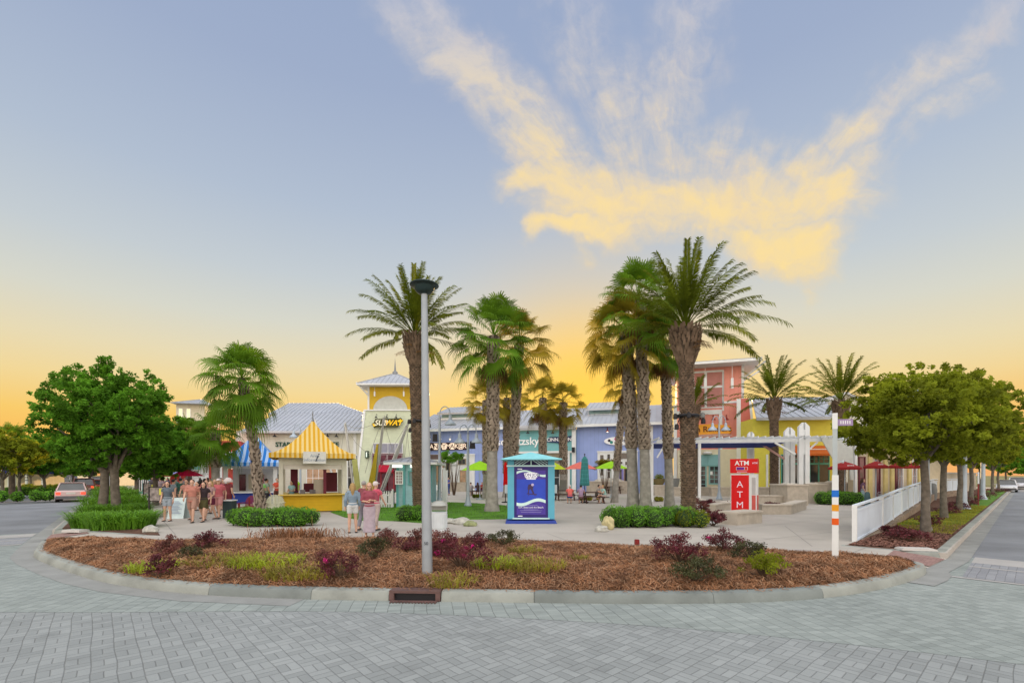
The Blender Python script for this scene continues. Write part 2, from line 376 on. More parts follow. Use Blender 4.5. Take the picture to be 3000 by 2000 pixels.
pavb = paver_mat('pavers_border', .20, R(80), 'run', (.185, .214, .208, 1), (.36, .405, .392, 1), 2.0)
pavw = paver_mat('pavers_crosswalk', .135, R(-42), 'run', (.19, .2, .225, 1), (.35, .365, .39, 1))
asph = mat('asphalt', (.205, .22, .243), .85, var=.22, vs=.35, bump=.3, bs=60, grime=.25)
farg = mat('far_ground', (.10, .12, .05), .95, var=.3, vs=.05)
def structure(name, poly, z, m, thick=None, label=None):
    b = MB()
    if thick is None: b.add([(x, y, z) for x, y in poly], [tuple(range(len(poly)))] if sum(poly[i][0] * poly[(i + 1) % len(poly)][1] - poly[(i + 1) % len(poly)][0] * poly[i][1] for i in range(len(poly))) > 0 else [tuple(reversed(range(len(poly))))])
    else: b.prism([tuple(p) for p in poly], z - thick, z)
    return tag(b.build(name, m), kind='structure')
structure('ground', [(-900, -300), (900, -300), (900, 1500), (-900, 1500)], -.05, farg)
def bl(o, d, w0, w1, t0, t1):      # band along direction d from origin o, offset sideways w0..w1 (right of d)
    n = Vector((d.y, -d.x)); o = Vector(o)
    return [tuple(o + d * t0 + n * w0), tuple(o + d * t1 + n * w0), tuple(o + d * t1 + n * w1), tuple(o + d * t0 + n * w1)]
A0 = Vector((-16.2, 16.6)); B0 = Vector((10.8, 11.7))
structure('paver_road', [(-45, -12), (45, -12), (45, 30), (-45, 30)], 0.0, pav)
structure('left_road', bl(A0, Ld, -6.2, 1.5, 1.0, 260), .004, asph)
structure('right_road', bl(B0, Rd, -1.5, 11, .8, 260), .004, asph)
KP = [(-13.9, 13.85), (-12.9, 12.75), (-12.0, 11.85), (-9.8, 10.3), (-7.8, 9.1), (-6.0, 8.38), (-4.2, 8.02), (-2.0, 7.84), (.35, 7.72), (2.3, 7.66), (4.1, 7.76), (5.4, 8.05), (6.6, 8.55), (7.9, 9.3), (8.75, 9.95), (9.1, 10.4)]
ks = spline(KP, 6)
rampL0, rampL1 = A0 - Ld * 2.4, A0
rampR0, rampR1 = Vector((9.3, 10.55)), B0
# paver border band that follows the kerb
ob = [Vector((-40, 9.2)), Vector((-20, 7.6)), Vector((-8, 7.2)), Vector((-3.2, 7.25)), Vector((-.4, 6.98)), Vector((2.4, 6.42)), Vector((4.9, 5.55)), Vector((8, 4.2)), Vector((14, 2.5)), Vector((30, 0))]
structure('paver_border', [tuple(p) for p in spline(ob, 4)] + [(45, 12), (14, 13), (9.5, 11.5)] + [tuple(p) for p in reversed(ks)] + [(-14.5, 15), (-40, 30)], .003, pavb)
conc_light = mat('crosswalk_concrete', (.37, .365, .36), .8, var=.1, vs=.8, bump=.2, bs=40, grime=.2)
b0 = B0 - Rd * .1
structure('crosswalk_right', bl(b0, Rd, .45, 12, -2.4, -.1), .007, pavw)
structure('crosswalk_band', bl(b0, Rd, .45, 12, -.1, 1.0), .009, conc_light)
structure('crosswalk_line', bl(b0, Rd, .45, 12, -.85, -.72), .011, conc_light)
structure('crosswalk_line', bl(b0, Rd, .2, 12, -2.6, -2.45), .011, conc_light)
structure('crosswalk_left', bl(A0, Ld, -7, -.45, -2.6, -.6), .007, pavw)
structure('crosswalk_band', bl(A0, Ld, -7, -.45, -.5, .6), .009, conc_light)
structure('crosswalk_line', bl(A0, Ld, -7, -.45, -2.9, -2.7), .011, conc_light)
structure('crosswalk_line', bl(A0, Ld, -7, -.45, -1.5, -1.37), .011, conc_light)
# plaza slab
PL = [tuple(A0 + Ld * 90), tuple(rampL1)] + [tuple(Vector(rampL1) + Vector((1.0, .2))), tuple(Vector(rampL0) + Vector((.95, .75)))] + [tuple(p) for p in offset(ks, .12)] + \
     [tuple(rampR0 + Vector((-.65, .55))), tuple(rampR1 + Vector((-.75, .75))), tuple(rampR1), tuple(B0 + Rd * 90), (10, 130)]
plz = mat('plaza_concrete', (.41, .385, .35), .85, bump=.2, bs=50, var=.09, vs=.5, grime=.16)
structure('plaza_paving', PL, .15, plz, thick=.3)
# joints scored in the plaza walk (thin darker strips)
jm = mat('joint_line', (.22, .21, .20), .95)
jb = MB()
def joint(a, b, w=.018):
    a, b = Vector(a), Vector(b); d = (b - a).normalized(); n = Vector((-d.y, d.x)) * w / 2
    jb.quad((*(a - n), .1535), (*(b - n), .1535), (*(b + n), .1535), (*(a + n), .1535))
pg = lambda x, y: G(x, y, .15)
for a, b in [((470, 1515), (515, 1567)), ((480, 1548), (1480, 1556)), ((1480, 1556), (2420, 1580)), ((1515, 1573), (1535, 1558)), ((2040, 1560), (2500, 1512)), ((2150, 1590), (2640, 1535)), ((870, 1552), (905, 1600)),
             ((1700, 1465), (1830, 1468)), ((2200, 1600), (2560, 1660)), ((2440, 1640), (2560, 1595)), ((2300, 1540), (2380, 1600)), ((1600, 1560), (1680, 1590)), ((1150, 1535), (1080, 1580)), ((1000, 1545), (1040, 1590))]:
    joint(pg(*a), pg(*b))
tag(jb.build('paving_joint', jm), kind='structure')
# kerb profile swept
def kerb(name, pts, w=.24, z1=.165, side=1, m=None, close_ends=True):
    pr = [(0, 0), (.015, .10), (.045, .15), (.09, z1), (w, z1), (w, 0)]
    b = MB(); n = len(pts); offs = [offset(pts, side * p[0]) for p in pr]; vs = []
    for i in range(n):
        for k, p in enumerate(pr): vs.append((offs[k][i].x, offs[k][i].y, p[1]))
    K = len(pr); fs = []
    for i in range(n - 1):
        for k in range(K - 1):
            q = (i * K + k, (i + 1) * K + k, (i + 1) * K + k + 1, i * K + k + 1); fs.append(q if side < 0 else q[::-1])
    e0 = tuple(range(K)); e1 = tuple((n - 1) * K + k for k in range(K)); fs += [e0 if side > 0 else e0[::-1], e1[::-1] if side > 0 else e1]
    b.add(vs, fs); return tag(b.build(name, m or kerbm, smooth=30), kind='structure')
kerbm = mat('kerb_concrete', (.27, .29, .27), .85, bump=.35, bs=22, var=.16, vs=1.6, grime=.38)
kd = mat('kerb_dark', (.18, .205, .20), .88, bump=.35, bs=22, var=.16, vs=1.6, grime=.35)
# front kerb cast in lengths with fine gaps; one gap for the storm drain
arc = [0]
for i in range(1, len(ks)): arc.append(arc[-1] + (ks[i] - ks[i - 1]).length)
def along(s):
    for i in range(1, len(ks)):
        if arc[i] >= s: t = (s - arc[i - 1]) / (arc[i] - arc[i - 1]); return ks[i - 1].lerp(ks[i], t)
    return ks[-1]
def nearest_s(x):
    return min((abs(along(s * .02).x - x), s * .02) for s in range(int(arc[-1] / .02)))[1]
dr0, dr1 = nearest_s(AX(1146, 8.0)), nearest_s(AX(1296, 7.9))
cuts = [(0.0, 2.2, 0), (2.2, nearest_s(-5.3), 0), (nearest_s(-5.3), nearest_s(-3.4), 1), (nearest_s(-3.4), dr0, 0), (dr1, nearest_s(.37), 0), (nearest_s(.37), nearest_s(3.3), 1), (nearest_s(3.3), nearest_s(5.3), 1), (nearest_s(5.3), arc[-1] - .35, 0)]
for a, b, dk in cuts:
    n = max(3, int((b - a) / .25)); kerb('kerb', [along(a + .004 + (b - a - .008) * i / n) for i in range(n + 1)], m=kd if dk else kerbm)
# rounded kerb end on the right and left
e = along(arc[-1] - .35); kerb('kerb', spline([tuple(e), tuple(along(arc[-1])), (9.05, 10.75), (8.75, 10.85), (8.3, 10.7)], 5))
kerb('kerb', spline([(-12.3, 13.75), (-12.9, 14.0), (-13.5, 14.2), (-13.95, 14.05), tuple(ks[0])], 5))
# strip kerbs
Lin = Vector((-11.2, 15.0)); Lk = [Lin + Ld * 4, Lin + Ld * .5, Vector((-11.25, 15.0)), Vector((-11.9, 15.05)), Vector((-15.4, 16.35)), Vector((-16.05, 16.5)), A0 + Ld * .3] + [A0 + Ld * t for t in (3, 10, 20, 40, 80)]
kerb('kerb', [Vector(p) for p in reversed(Lk[3:])], side=1, m=kerbm)
kerb('kerb', [B0 + Rd * t for t in (80, 40, 20, 10, 3, .3)][::-1], side=1)
kerb('kerb', [Vector(p) for p in spline([tuple(B0 + Rd * .25), (10.75, 11.78), (10.3, 11.85), (9.5, 12.4), (9.0, 12.9)], 4)], side=-1)
# gutters
gut = mat('gutter_concrete', (.26, .27, .265), .85, bump=.25, bs=30, var=.12, vs=1.5, grime=.35)
def ribbon(name, pts, w0, w1, z, m):
    a, b = offset(pts, w0), offset(pts, w1); bb = MB()
    for i in range(len(pts) - 1): bb.quad((*a[i], z), (*b[i], z), (*b[i + 1], z), (*a[i + 1], z))
    return tag(bb.build(name, m), kind='structure')
gl = [A0 + Ld * 90, A0 + Ld * 30, A0 + Ld * 10, A0, A0 - Ld * 2.4, ks[4], ks[10], ks[14], ks[18], ks[22], ks[26], ks[32], ks[38]]
ribbon('gutter', gl, .0, -.42, .0075, gut)
ribbon('gutter', [ks[-14], ks[-10], ks[-6], ks[-1], B0, B0 + Rd * 10, B0 + Rd * 90], .0, -.40, .0125, gut)
# ramps with brick tactile paving
brick = paver_mat('brick_tactile', .07, R(-42), 'run', (.20, .12, .11, 1), (.36, .23, .21, 1))
def quadstruct(name, pts, m): return tag(MB().add(pts, [(0, 1, 2, 3)]).build(name, m), kind='structure')
r0, r1 = Vector(rampL0), Vector(rampL1)
quadstruct('kerb_ramp', [(*r0, .012), (*(r0 + Vector((.95, .75))), .1505), (*(r1 + Vector((1.0, .2))), .1505), (*r1, .012)], plz)
quadstruct('brick_ramp', [(*(r0.lerp(r1, .2)), .03), (*(r0.lerp(r1, .2) + Vector((.85, .6))), .155), (*(r0.lerp(r1, .85) + Vector((.9, .3))), .155), (*(r0.lerp(r1, .85)), .03)], brick)
r0, r1 = rampR0, rampR1
quadstruct('kerb_ramp', [(*r0, .014), (*r1, .014), (*(r1 + Vector((-.75, .75))), .1505), (*(r0 + Vector((-.65, .55))), .1505)], plz)
quadstruct('brick_ramp', [(*(r0.lerp(r1, .1)), .03), (*(r0.lerp(r1, .9)), .03), (*(r0.lerp(r1, .9) + Vector((-.68, .68))), .156), (*(r0.lerp(r1, .1) + Vector((-.6, .52))), .156)], brick)
# storm drain inlet
dm = mat('drain_iron', (.12, .07, .065), .7, var=.25, vs=6, bump=.4, bs=20)
pm = (along(dr0) + along(dr1)) / 2; dv = (along(dr1) - along(dr0)); w = dv.length; az = math.atan2(dv.y, dv.x)
dt = thing('storm_drain', 'rusty iron kerb inlet with a dark slot set in the front kerb', 'drain', (pm.x, pm.y, 0), az)
b = MB(); b.b2(-w / 2 + .01, w / 2 - .01, -.01, .26, .135, .175); b.b2(-w / 2 + .01, -w / 2 + .09, -.015, .2, .01, .135); b.b2(w / 2 - .09, w / 2 - .01, -.015, .2, .01, .135)
b.b2(-w / 2 + .05, w / 2 - .05, -.10, -.012, .012, .022)
for i in range(15): b.b2(-w / 2 + .07 + i * (w - .14) / 14 - .012, -w / 2 + .07 + i * (w - .14) / 14 + .012, -.16, -.10, .012, .02)
b.build('frame', dm, dt); b = MB(); b.b2(-w / 2 + .09, w / 2 - .09, .06, .11, .003, .134); b.build('recess', black, dt)
# ---------- bed of pine straw
inner = offset(ks, .24)
backp = spline([(-13.3, 13.75), (-11.5, 13.6), (-9.6, 13.5), (-6.2, 14.1), (-3, 14.2), (.3, 13.7), (2.6, 12.8), (5.9, 12.0), (7.2, 11.3), (8.55, 10.75)], 6)
bx = [p.x for p in inner]
def interp(pts, x):
    pts = sorted(pts, key=lambda p: p.x)
    if x <= pts[0].x: return pts[0].y
    for a, b_ in zip(pts, pts[1:]):
        if a.x <= x <= b_.x: return a.y + (b_.y - a.y) * (x - a.x) / max(1e-6, b_.x - a.x)
    return pts[-1].y
from mathutils import noise as mno
def bedz(x, y):
    y0, y1 = interp(inner, x), interp(backp, x); t = max(0, min(1, (y - y0) / max(.01, y1 - y0)))
    ex = min(1, max(0, (x + 13.6)) / 1.5, max(0, (8.9 - x)) / 1.2); e = min(1, 6 * t * (1 - t) + .0) * min(1, max(ex, 0))
    q = mno.noise(Vector((x * 1.1, y * 1.1, 3))) * .07 + mno.noise(Vector((x * 3.3, y * 3.3, 8))) * .035
    return .15 + .012 + e * (.13 + q)
NX, NY = 150, 40; b = MB(); vs = []
xs = [-13.55 + (8.85 + 13.55) * i / NX for i in range(NX + 1)]
for x in xs:
    y0, y1 = interp(inner, x), max(interp(backp, x), interp(inner, x) + .02)
    for j in range(NY + 1): y = y0 + (y1 - y0) * j / NY; vs.append((x, y, bedz(x, y)))
b.add(vs, [(i * (NY + 1) + j, (i + 1) * (NY + 1) + j, (i + 1) * (NY + 1) + j + 1, i * (NY + 1) + j + 1) for i in range(NX) for j in range(NY)])
strawb = mat('straw_floor', (.13, .062, .034), .95, var=.45, vs=7, bump=.8, bs=28)
tag(b.build('mulch_bed', strawb, smooth=True), kind='structure')
rng = np.random.default_rng(5)
def straw_mesh(n, name, m, region, zf, ln=(.08, .2), wd=.0042, lift=.06, seed=1):
    rg = np.random.default_rng(seed); V = []
    for i in range(n):
        x, y = region(rg); z = zf(x, y) + rg.random() ** 2 * .035; a = rg.random() * 6.283; l = rg.uniform(*ln); dx_, dy_ = math.cos(a) * l / 2, math.sin(a) * l / 2
        nx, ny = -math.sin(a) * wd, math.cos(a) * wd; t1, t2 = rg.normal(0, lift * .5), rg.random() * lift; cv = rg.normal(0, .03)
        mx_, my_ = x - math.sin(a) * cv, y + math.cos(a) * cv
        p0 = (x - dx_, y - dy_, z - abs(t1) * .3); p1 = (x + dx_, y + dy_, z + max(t1, 0)); zc = z + t2
        V += [(p0[0] + nx, p0[1] + ny, p0[2]), (p0[0] - nx, p0[1] - ny, p0[2] + .004), (mx_ - nx, my_ - ny, zc + .004), (mx_ + nx, my_ + ny, zc),
              (mx_ + nx, my_ + ny, zc), (mx_ - nx, my_ - ny, zc + .004), (p1[0] - nx, p1[1] - ny, p1[2] + .004), (p1[0] + nx, p1[1] + ny, p1[2])]
    return fastmesh(name, V, 4, m)
def bedreg(rg):
    while True:
        x = rg.uniform(-13.4, 8.7); y0, y1 = interp(inner, x) + .0, interp(backp, x) + .02
        y = y0 + (y1 - y0) * rg.random() ** 1.3
        if y1 > y0 + .05: return x, y
s1 = straw_mesh(46000, 'pine_straw', mat('straw_a', (.265, .128, .062), .8, var=.55, vs=2.2), bedreg, bedz, seed=1)
s2 = straw_mesh(16000, 'pine_straw', mat('straw_b', (.37, .225, .135), .8, var=.4, vs=2.2), bedreg, bedz, seed=2)
for s_, l in ((s1, 'rust brown pine straw mulch covering the front bed'), (s2, 'paler dry pine straw needles strewn over the front bed')): tag(s_, l, 'mulch', kind='stuff')
def spill(rg):
    x = rg.uniform(-13, 8.6); return x, (interp(inner, x) - rg.random() ** 2 * .22) if rg.random() < .7 else interp(backp, x) + rg.random() ** 2 * .5
tag(straw_mesh(1100, 'straw_spill', MATS['straw_a'], spill, lambda x, y: .17, (.04, .12), .005, .012, seed=12), 'loose straw spilled over the kerb and walk edge', 'mulch', kind='stuff')
# far tufts of straw along back edge
def tuftreg(cx, w):
    def f(rg): x = rg.normal(cx, w); return x, interp(backp, x) - rg.random() * .5
    return f
V = straw_mesh(900, 'dry_tuft', MATS['straw_a'], tuftreg(-6.3, .6), bedz, (.15, .4), .005, .35, 9); tag(V, 'heap of dry brown stalks at the back edge of the bed', 'dry stalks', kind='stuff')
# grass
def grass_mesh(n, name, m, poly, z, h=(.04, .08), w=.012, seed=1, parent=None, lean=.4):
    rg = np.random.default_rng(seed); xs_ = [p[0] for p in poly]; ys_ = [p[1] for p in poly]
    def inside(x, y):
        c = False; j = len(poly) - 1
        for i in range(len(poly)):
            if (poly[i][1] > y) != (poly[j][1] > y) and x < (poly[j][0] - poly[i][0]) * (y - poly[i][1]) / (poly[j][1] - poly[i][1]) + poly[i][0]: c = not c
            j = i
        return c
    V = []
    while len(V) < n * 3:
        x, y = rg.uniform(min(xs_), max(xs_)), rg.uniform(min(ys_), max(ys_))
        if not inside(x, y): continue
        a = rg.random() * 6.283; hh = rg.uniform(*h); lx, ly = rg.normal(0, lean * hh, 2)
        V += [(x - math.cos(a) * w, y - math.sin(a) * w, z), (x + math.cos(a) * w, y + math.sin(a) * w, z), (x + lx, y + ly, z + hh)]
    return fastmesh(name, V, 3, m, parent)
lawn = mat('lawn', (.085, .20, .022), .9, var=.35, vs=1.2, bump=.5, bs=60)
blade = mat('grass_blade', (.11, .27, .028), .7, var=.4, vs=.9, trans=.3)
blade2 = mat('grass_blade_yellow', (.25, .25, .03), .7, var=.4, vs=1.3, trans=.3)
L1 = [pg(*p) for p in ((968, 1500), (1010, 1515), (1060, 1524), (1160, 1526), (1250, 1533), (1330, 1522), (1480, 1520), (1500, 1515), (1500, 1482), (1400, 1474), (1290, 1470), (1180, 1473), (1040, 1486))]
structure('lawn', L1, .165, lawn, thick=.02); tag(grass_mesh(16000, 'grass', blade, L1, .163, (.03, .07), .013, 3), 'short mown grass of the lawn behind the lamp pole', 'grass', kind='stuff')
L2 = [pg(*p) for p in ((1768, 1517), (1790, 1528), (1850, 1535), (2040, 1535), (2060, 1510), (2040, 1497), (1990, 1490), (1900, 1487), (1830, 1492), (1785, 1503))]
structure('lawn', L2, .165, lawn, thick=.02); tag(grass_mesh(9000, 'grass', blade, L2, .163, (.03, .08), .013, 4), 'short mown grass round the tall palm group', 'grass', kind='stuff')
# right street strip: bark mulch then grass
RS = [B0 + Rd * .2 + Vector((-.15, .17)), B0 + Rd * 80 + Vector((-.15, .17)), Vector((52, 70)), Vector((18.5, 23.2)), Vector((13.6, 16.8)), Vector((10.2, 13.3)), Vector((9.15, 12.95)), Vector((9.6, 12.5)), Vector((10.3, 12.0))]
barkm = mat('bark_mulch', (.10, .05, .033), .95, var=.5, vs=9, bump=.9, bs=24)
structure('mulch_strip', [tuple(p) for p in RS], .168, barkm, thick=.02)
def rsreg(rg):
    t = rg.random() ** 1.5 * 9; w_ = rg.random(); a = B0 + Rd * (t + .3) + Vector((-.18, .2)); c = Vector((9.3, 13.0)) + (Vector((13.6, 16.8)) - Vector((9.3, 13.0))) * (t / 7)
    p = a.lerp(c, w_); return p.x, p.y
def chipreg_mesh(n, name, ms, region, z, seed):
    rg = np.random.default_rng(seed); V = []
    for i in range(n):
        x, y = region(rg); a = rg.random() * 6.28; l, w_ = rg.uniform(.015, .055), rg.uniform(.008, .018); t = rg.normal(0, .012, 4); zz_ = z + rg.random() * .02
        for k, (i_, j_) in enumerate(((-1, -1), (1, -1), (1, 1), (-1, 1))): V.append((x + math.cos(a) * l * i_ - math.sin(a) * w_ * j_, y + math.sin(a) * l * i_ + math.cos(a) * w_ * j_, zz_ + t[k]))
    return fastmesh(name, V, 4, ms)
tag(chipreg_mesh(9000, 'bark_chips', mat('bark_chip', (.20, .10, .075), .9, var=.55, vs=14), rsreg, .172, 3), 'dark red brown bark chips in the strip beside the right street', 'bark mulch', kind='stuff')
GS = [B0 + Rd * 4.8 + Vector((-.2, .22)), B0 + Rd * 70 + Vector((-.2, .22)), B0 + Rd * 70 + Vector((-1.3, 1.3)), B0 + Rd * 22 + Vector((-1.3, 1.3)), B0 + Rd * 8 + Vector((-1.6, 1.4)), B0 + Rd * 5.4 + Vector((-1.1, 1.2))]
structure('grass_verge', [tuple(p) for p in GS], .176, lawn, thick=.02)
tag(grass_mesh(9000, 'grass', blade2, [tuple(p) for p in GS[:1] + [B0 + Rd * 25 + Vector((-.2, .22)), B0 + Rd * 25 + Vector((-1.3, 1.3))] + GS[4:]], .174, (.04, .09), .014, 5), 'yellow green verge grass beside the right street kerb', 'grass', kind='stuff')
# left strip bed + left median
LS = [A0 + Ld * .3 + Vector((.2, .12)), Vector((-15.3, 16.55)), Vector((-11.9, 15.25)), Lin + Ld * .2, Lin + Ld * 60, A0 + Ld * 60 + Vector((.2, .1))]
structure('mulch_strip', [tuple(p) for p in LS], .168, barkm, thick=.02)
structure('median', bl(A0, Ld, -16, -6.4, 11, 250), .14, lawn, thick=.2)
kerb('kerb', [A0 + Ld * t + Vector((-Ld.y, Ld.x)) * 6.25 * 1.0 for t in (10.5, 14, 20, 40, 80)], side=1)
# ================= vegetation
leafm = mat('oak_leaf', (.085, .22, .016), .75, var=.6, spec=.12, vs=1.1, trans=.30)
leafm2 = mat('oak_leaf_olive', (.165, .205, .014), .75, var=.6, spec=.12, vs=1.1, trans=.38)
barkg = mat('bark_grey', (.15, .13, .105), .9, var=.35, vs=6, bump=.8, bs=14)
def leaf_cloud(centers, radii, n, size, rg, sq=.8):
    """quads spread in clumps; returns (n*4,3)"""
    centers = np.array(centers); radii = np.array(radii); w = radii ** 2; idx = rg.choice(len(centers), n, p=w / w.sum())
    d = rg.normal(size=(n, 3)); d /= np.linalg.norm(d, axis=1, keepdims=True); r = radii[idx] * rg.random(n) ** .45
    P_ = centers[idx] + d * r[:, None] * np.array([1, 1, sq])
    a = rg.normal(size=(n, 3)); a /= np.linalg.norm(a, axis=1, keepdims=True); b = rg.normal(size=(n, 3)); b -= a * (a * b).sum(1, keepdims=True); b /= np.linalg.norm(b, axis=1, keepdims=True)
    s = size * rg.uniform(.6, 1.3, n)[:, None]; a = a * s; b = b * s * .55
    return np.stack([P_ - a, P_ + b * .9 - a * .1, P_ + a, P_ - b * .9 - a * .1], 1).reshape(-1, 3)
def blob_shell(rg, n, rx, ry, z0, z1, flat=.0, rc=(.3, .55)):
    """clump centres on/in a rounded crown between z0 and z1"""
    cs, rs = [], []; zc, hz = (z0 + z1) / 2, (z1 - z0) / 2
    for i in range(n):
        d = rg.normal(size=3); d /= np.linalg.norm(d); k = rg.uniform(.12, 1.0) ** .5 * rg.uniform(.9, 1.1)
        px = d * k; zz_ = px[2]; 
        sgn = 1 if zz_ > 0 else .72
        cs.append((px[0] * rx * (1 - .0 * zz_), px[1] * ry, zc + zz_ * hz * sgn)); rs.append(rg.uniform(*rc))
    return cs, rs
def broad_tree(loc, trunk_h, rx, ry, z0, z1, n_leaf, n_cl, leaf, label, group, m=None, seed=1, tr=.16, size=.075, fork=True, rc=(.3, .55), ntr=1, cat='tree', name='street_tree', off=(0, 0)):
    rg = np.random.default_rng(seed); t = thing(name, label, cat, loc, 0, group)
    b = MB(); cs, rs = blob_shell(rg, n_cl, rx, ry, z0, z1, rc=rc); cs = [(c[0] + off[0], c[1] + off[1], c[2]) for c in cs]
    for q in range(ntr):
        ox = (q - (ntr - 1) / 2) * .55
        top = Vector((ox * .8 + off[0] * .3, 0, trunk_h)); pts = [Vector((ox, 0, -.03)), Vector((ox * 1.02 + rg.normal(0, .02), 0, trunk_h * .25)), Vector((ox * .95 + rg.normal(0, .04), rg.normal(0, .03), trunk_h * .6)), top]
        b.tube(pts, [tr * 1.35, tr * 1.02, tr * .92, tr * .85], 12)
        for i in range(9):
            c = Vector(cs[rg.integers(len(cs))]); c.z = max(c.z, trunk_h + .5); mid = top.lerp(c, .5) + Vector((rg.normal(0, .12), rg.normal(0, .12), .12 * abs(c.x - top.x)))
            b.tube([top - Vector((0, 0, .25)), top.lerp(mid, .5) + Vector((0, 0, -.05)), mid, c], [tr * .5, tr * .36, tr * .22, tr * .06], 7)
            for k in range(4):
                e_ = Vector(cs[rg.integers(len(cs))])
                if (e_ - mid).length < rx * 1.2: b.tube([mid, mid.lerp(e_, .5) + Vector((0, 0, .05)), e_], [tr * .16, tr * .1, tr * .03], 5)
    b.build('trunk', barkg, t, smooth=True)
    # loose outer sprays that break the outline
    o_c, o_r = [], []; zc, hz = (z0 + z1) / 2, (z1 - z0) / 2
    for i in range(n_cl):
        d = rg.normal(size=3); d /= np.linalg.norm(d); k = rg.uniform(.92, 1.22); o_c.append((d[0] * rx * k + off[0], d[1] * ry * k, zc + d[2] * hz * k * (1 if d[2] > 0 else .75))); o_r.append(rg.uniform(.10, .26) * rx / 2.5)
    V = np.concatenate([leaf_cloud(cs, rs, int(n_leaf * .72), size, rg), leaf_cloud(o_c, o_r, int(n_leaf * .28), size, rg)])
    fastmesh('crown', V, 4, m or leafm, t)
    return t
x, y = AX(327, 22), 22
broad_tree((x - .1, y, .15), 2.2, 2.3, 2.3, 2.0, 6.85, 62000, 330, .07, 'big round crowned oak in the clump of strappy grass beside the left street', 'street oaks', seed=3, tr=.19, rc=(.16, .44), ntr=2, size=.074)
ltrees = [(455, 1222, 30, 2.4, 5.6, 'second oak along the left walk, just behind the big round oak'), (400, 1300, 40, 2.6, 5.0, 'third oak along the left street, low crown left of the coral shop'),
          (262, 1300, 52, 3.2, 5.5, 'oak whose crown overhangs the parked cars on the left street'), (215, 1318, 70, 3.6, 6.2, 'distant oak at the far end of the left street'), (345, 1310, 60, 3.5, 6, 'distant oak on the shop side of the left street')]
for i, (px, _, Y, r, zt, lb) in enumerate(ltrees):
    broad_tree((AX(px, Y), Y, .15), 1.9, r, r, 1.5, zt, 18000, 130, .1, lb, 'street oaks', seed=20 + i, tr=.15, size=.10 + Y * .0008, rc=(.25, .5))
mtrees = [(128, 44, 2.7, 5.4, 'round dark green oak on the median across the left street'), (8, 36, 2.7, 5.3, 'oak cut by the left edge of the picture on the median'), (58, 42, 2.3, 5.5, 'bushy oak on the median between the edge oak and the round dark one'), (90, 62, 3.4, 6, 'pale far oak behind the median oaks')]
for i, (px, Y, r, zt, lb) in enumerate(mtrees):
    broad_tree((AX(px, Y), Y, .12), 1.8, r, r, 1.9, zt, 15000, 110, .1, lb, 'median oaks', seed=40 + i, tr=.12, size=.10 + Y * .0008, rc=(.25, .5), m=leafm if i % 2 == 0 else leafm2)
rtrees = [(2712, 15.9, 2.0, 2.0, 3.3, 5.3, 'first and widest oak of the right street row, nearest the white fence end'), (2766, 20.8, 2.0, 2.2, 3.3, 6.35, 'second oak of the right street row with a tall crown'), (2810, 25.4, 2.1, 2.2, 3.3, 6.9, 'third oak of the right street row'),
          (2846, 32, 2.0, 2.1, 3.3, 7.3, 'fourth oak of the right street row'), (2872, 38, 2.1, 2.2, 3.3, 7.6, 'fifth oak of the right street row, behind the thin dark post'), (2908, 46, 2.2, 2.3, 3.2, 8.3, 'sixth oak of the right street row with a forked trunk'),
          (2926, 56, 2.2, 2.3, 3.2, 8.2, 'seventh oak of the right street row beside the white cars'), (2946, 72, 2.8, 2.8, 3.0, 7.6, 'last oak of the right street row beyond the white cars')]
for i, (px, Y, rx, ry, z0, z1, lb) in enumerate(rtrees):
    t = broad_tree((AX(px, Y), Y, .15), 2.5 if i else 2.6, rx, ry, z0 - 1.15, z1, 36000 if i < 2 else 19000, 260 if i < 2 else 150, .07, lb, 'oaks along the right street', seed=60 + i, tr=.125, size=(.062 if i < 2 else .075) + Y * .0006, rc=(.15, .42), m=leafm2 if i < 6 else leafm, off=((-.25, 0) if i == 0 else (.1 * (i % 3 - 1), 0)))
broad_tree((AX(3010, 85), 85, .1), 2.5, 6, 4, 2.5, 7.2, 9000, 40, .15, 'hazy far tree line crown at the right edge behind the cars', None, seed=90, size=.2, rc=(.8, 1.3), m=leafm2, name='far_tree')
broad_tree((AX(3045, 70), 70, .1), 2.0, 4, 4, 1.6, 5.2, 9000, 40, .15, 'low green tree at the right picture edge above the parked cars', None, seed=91, size=.17, rc=(.7, 1.1), m=leafm, name='far_tree')
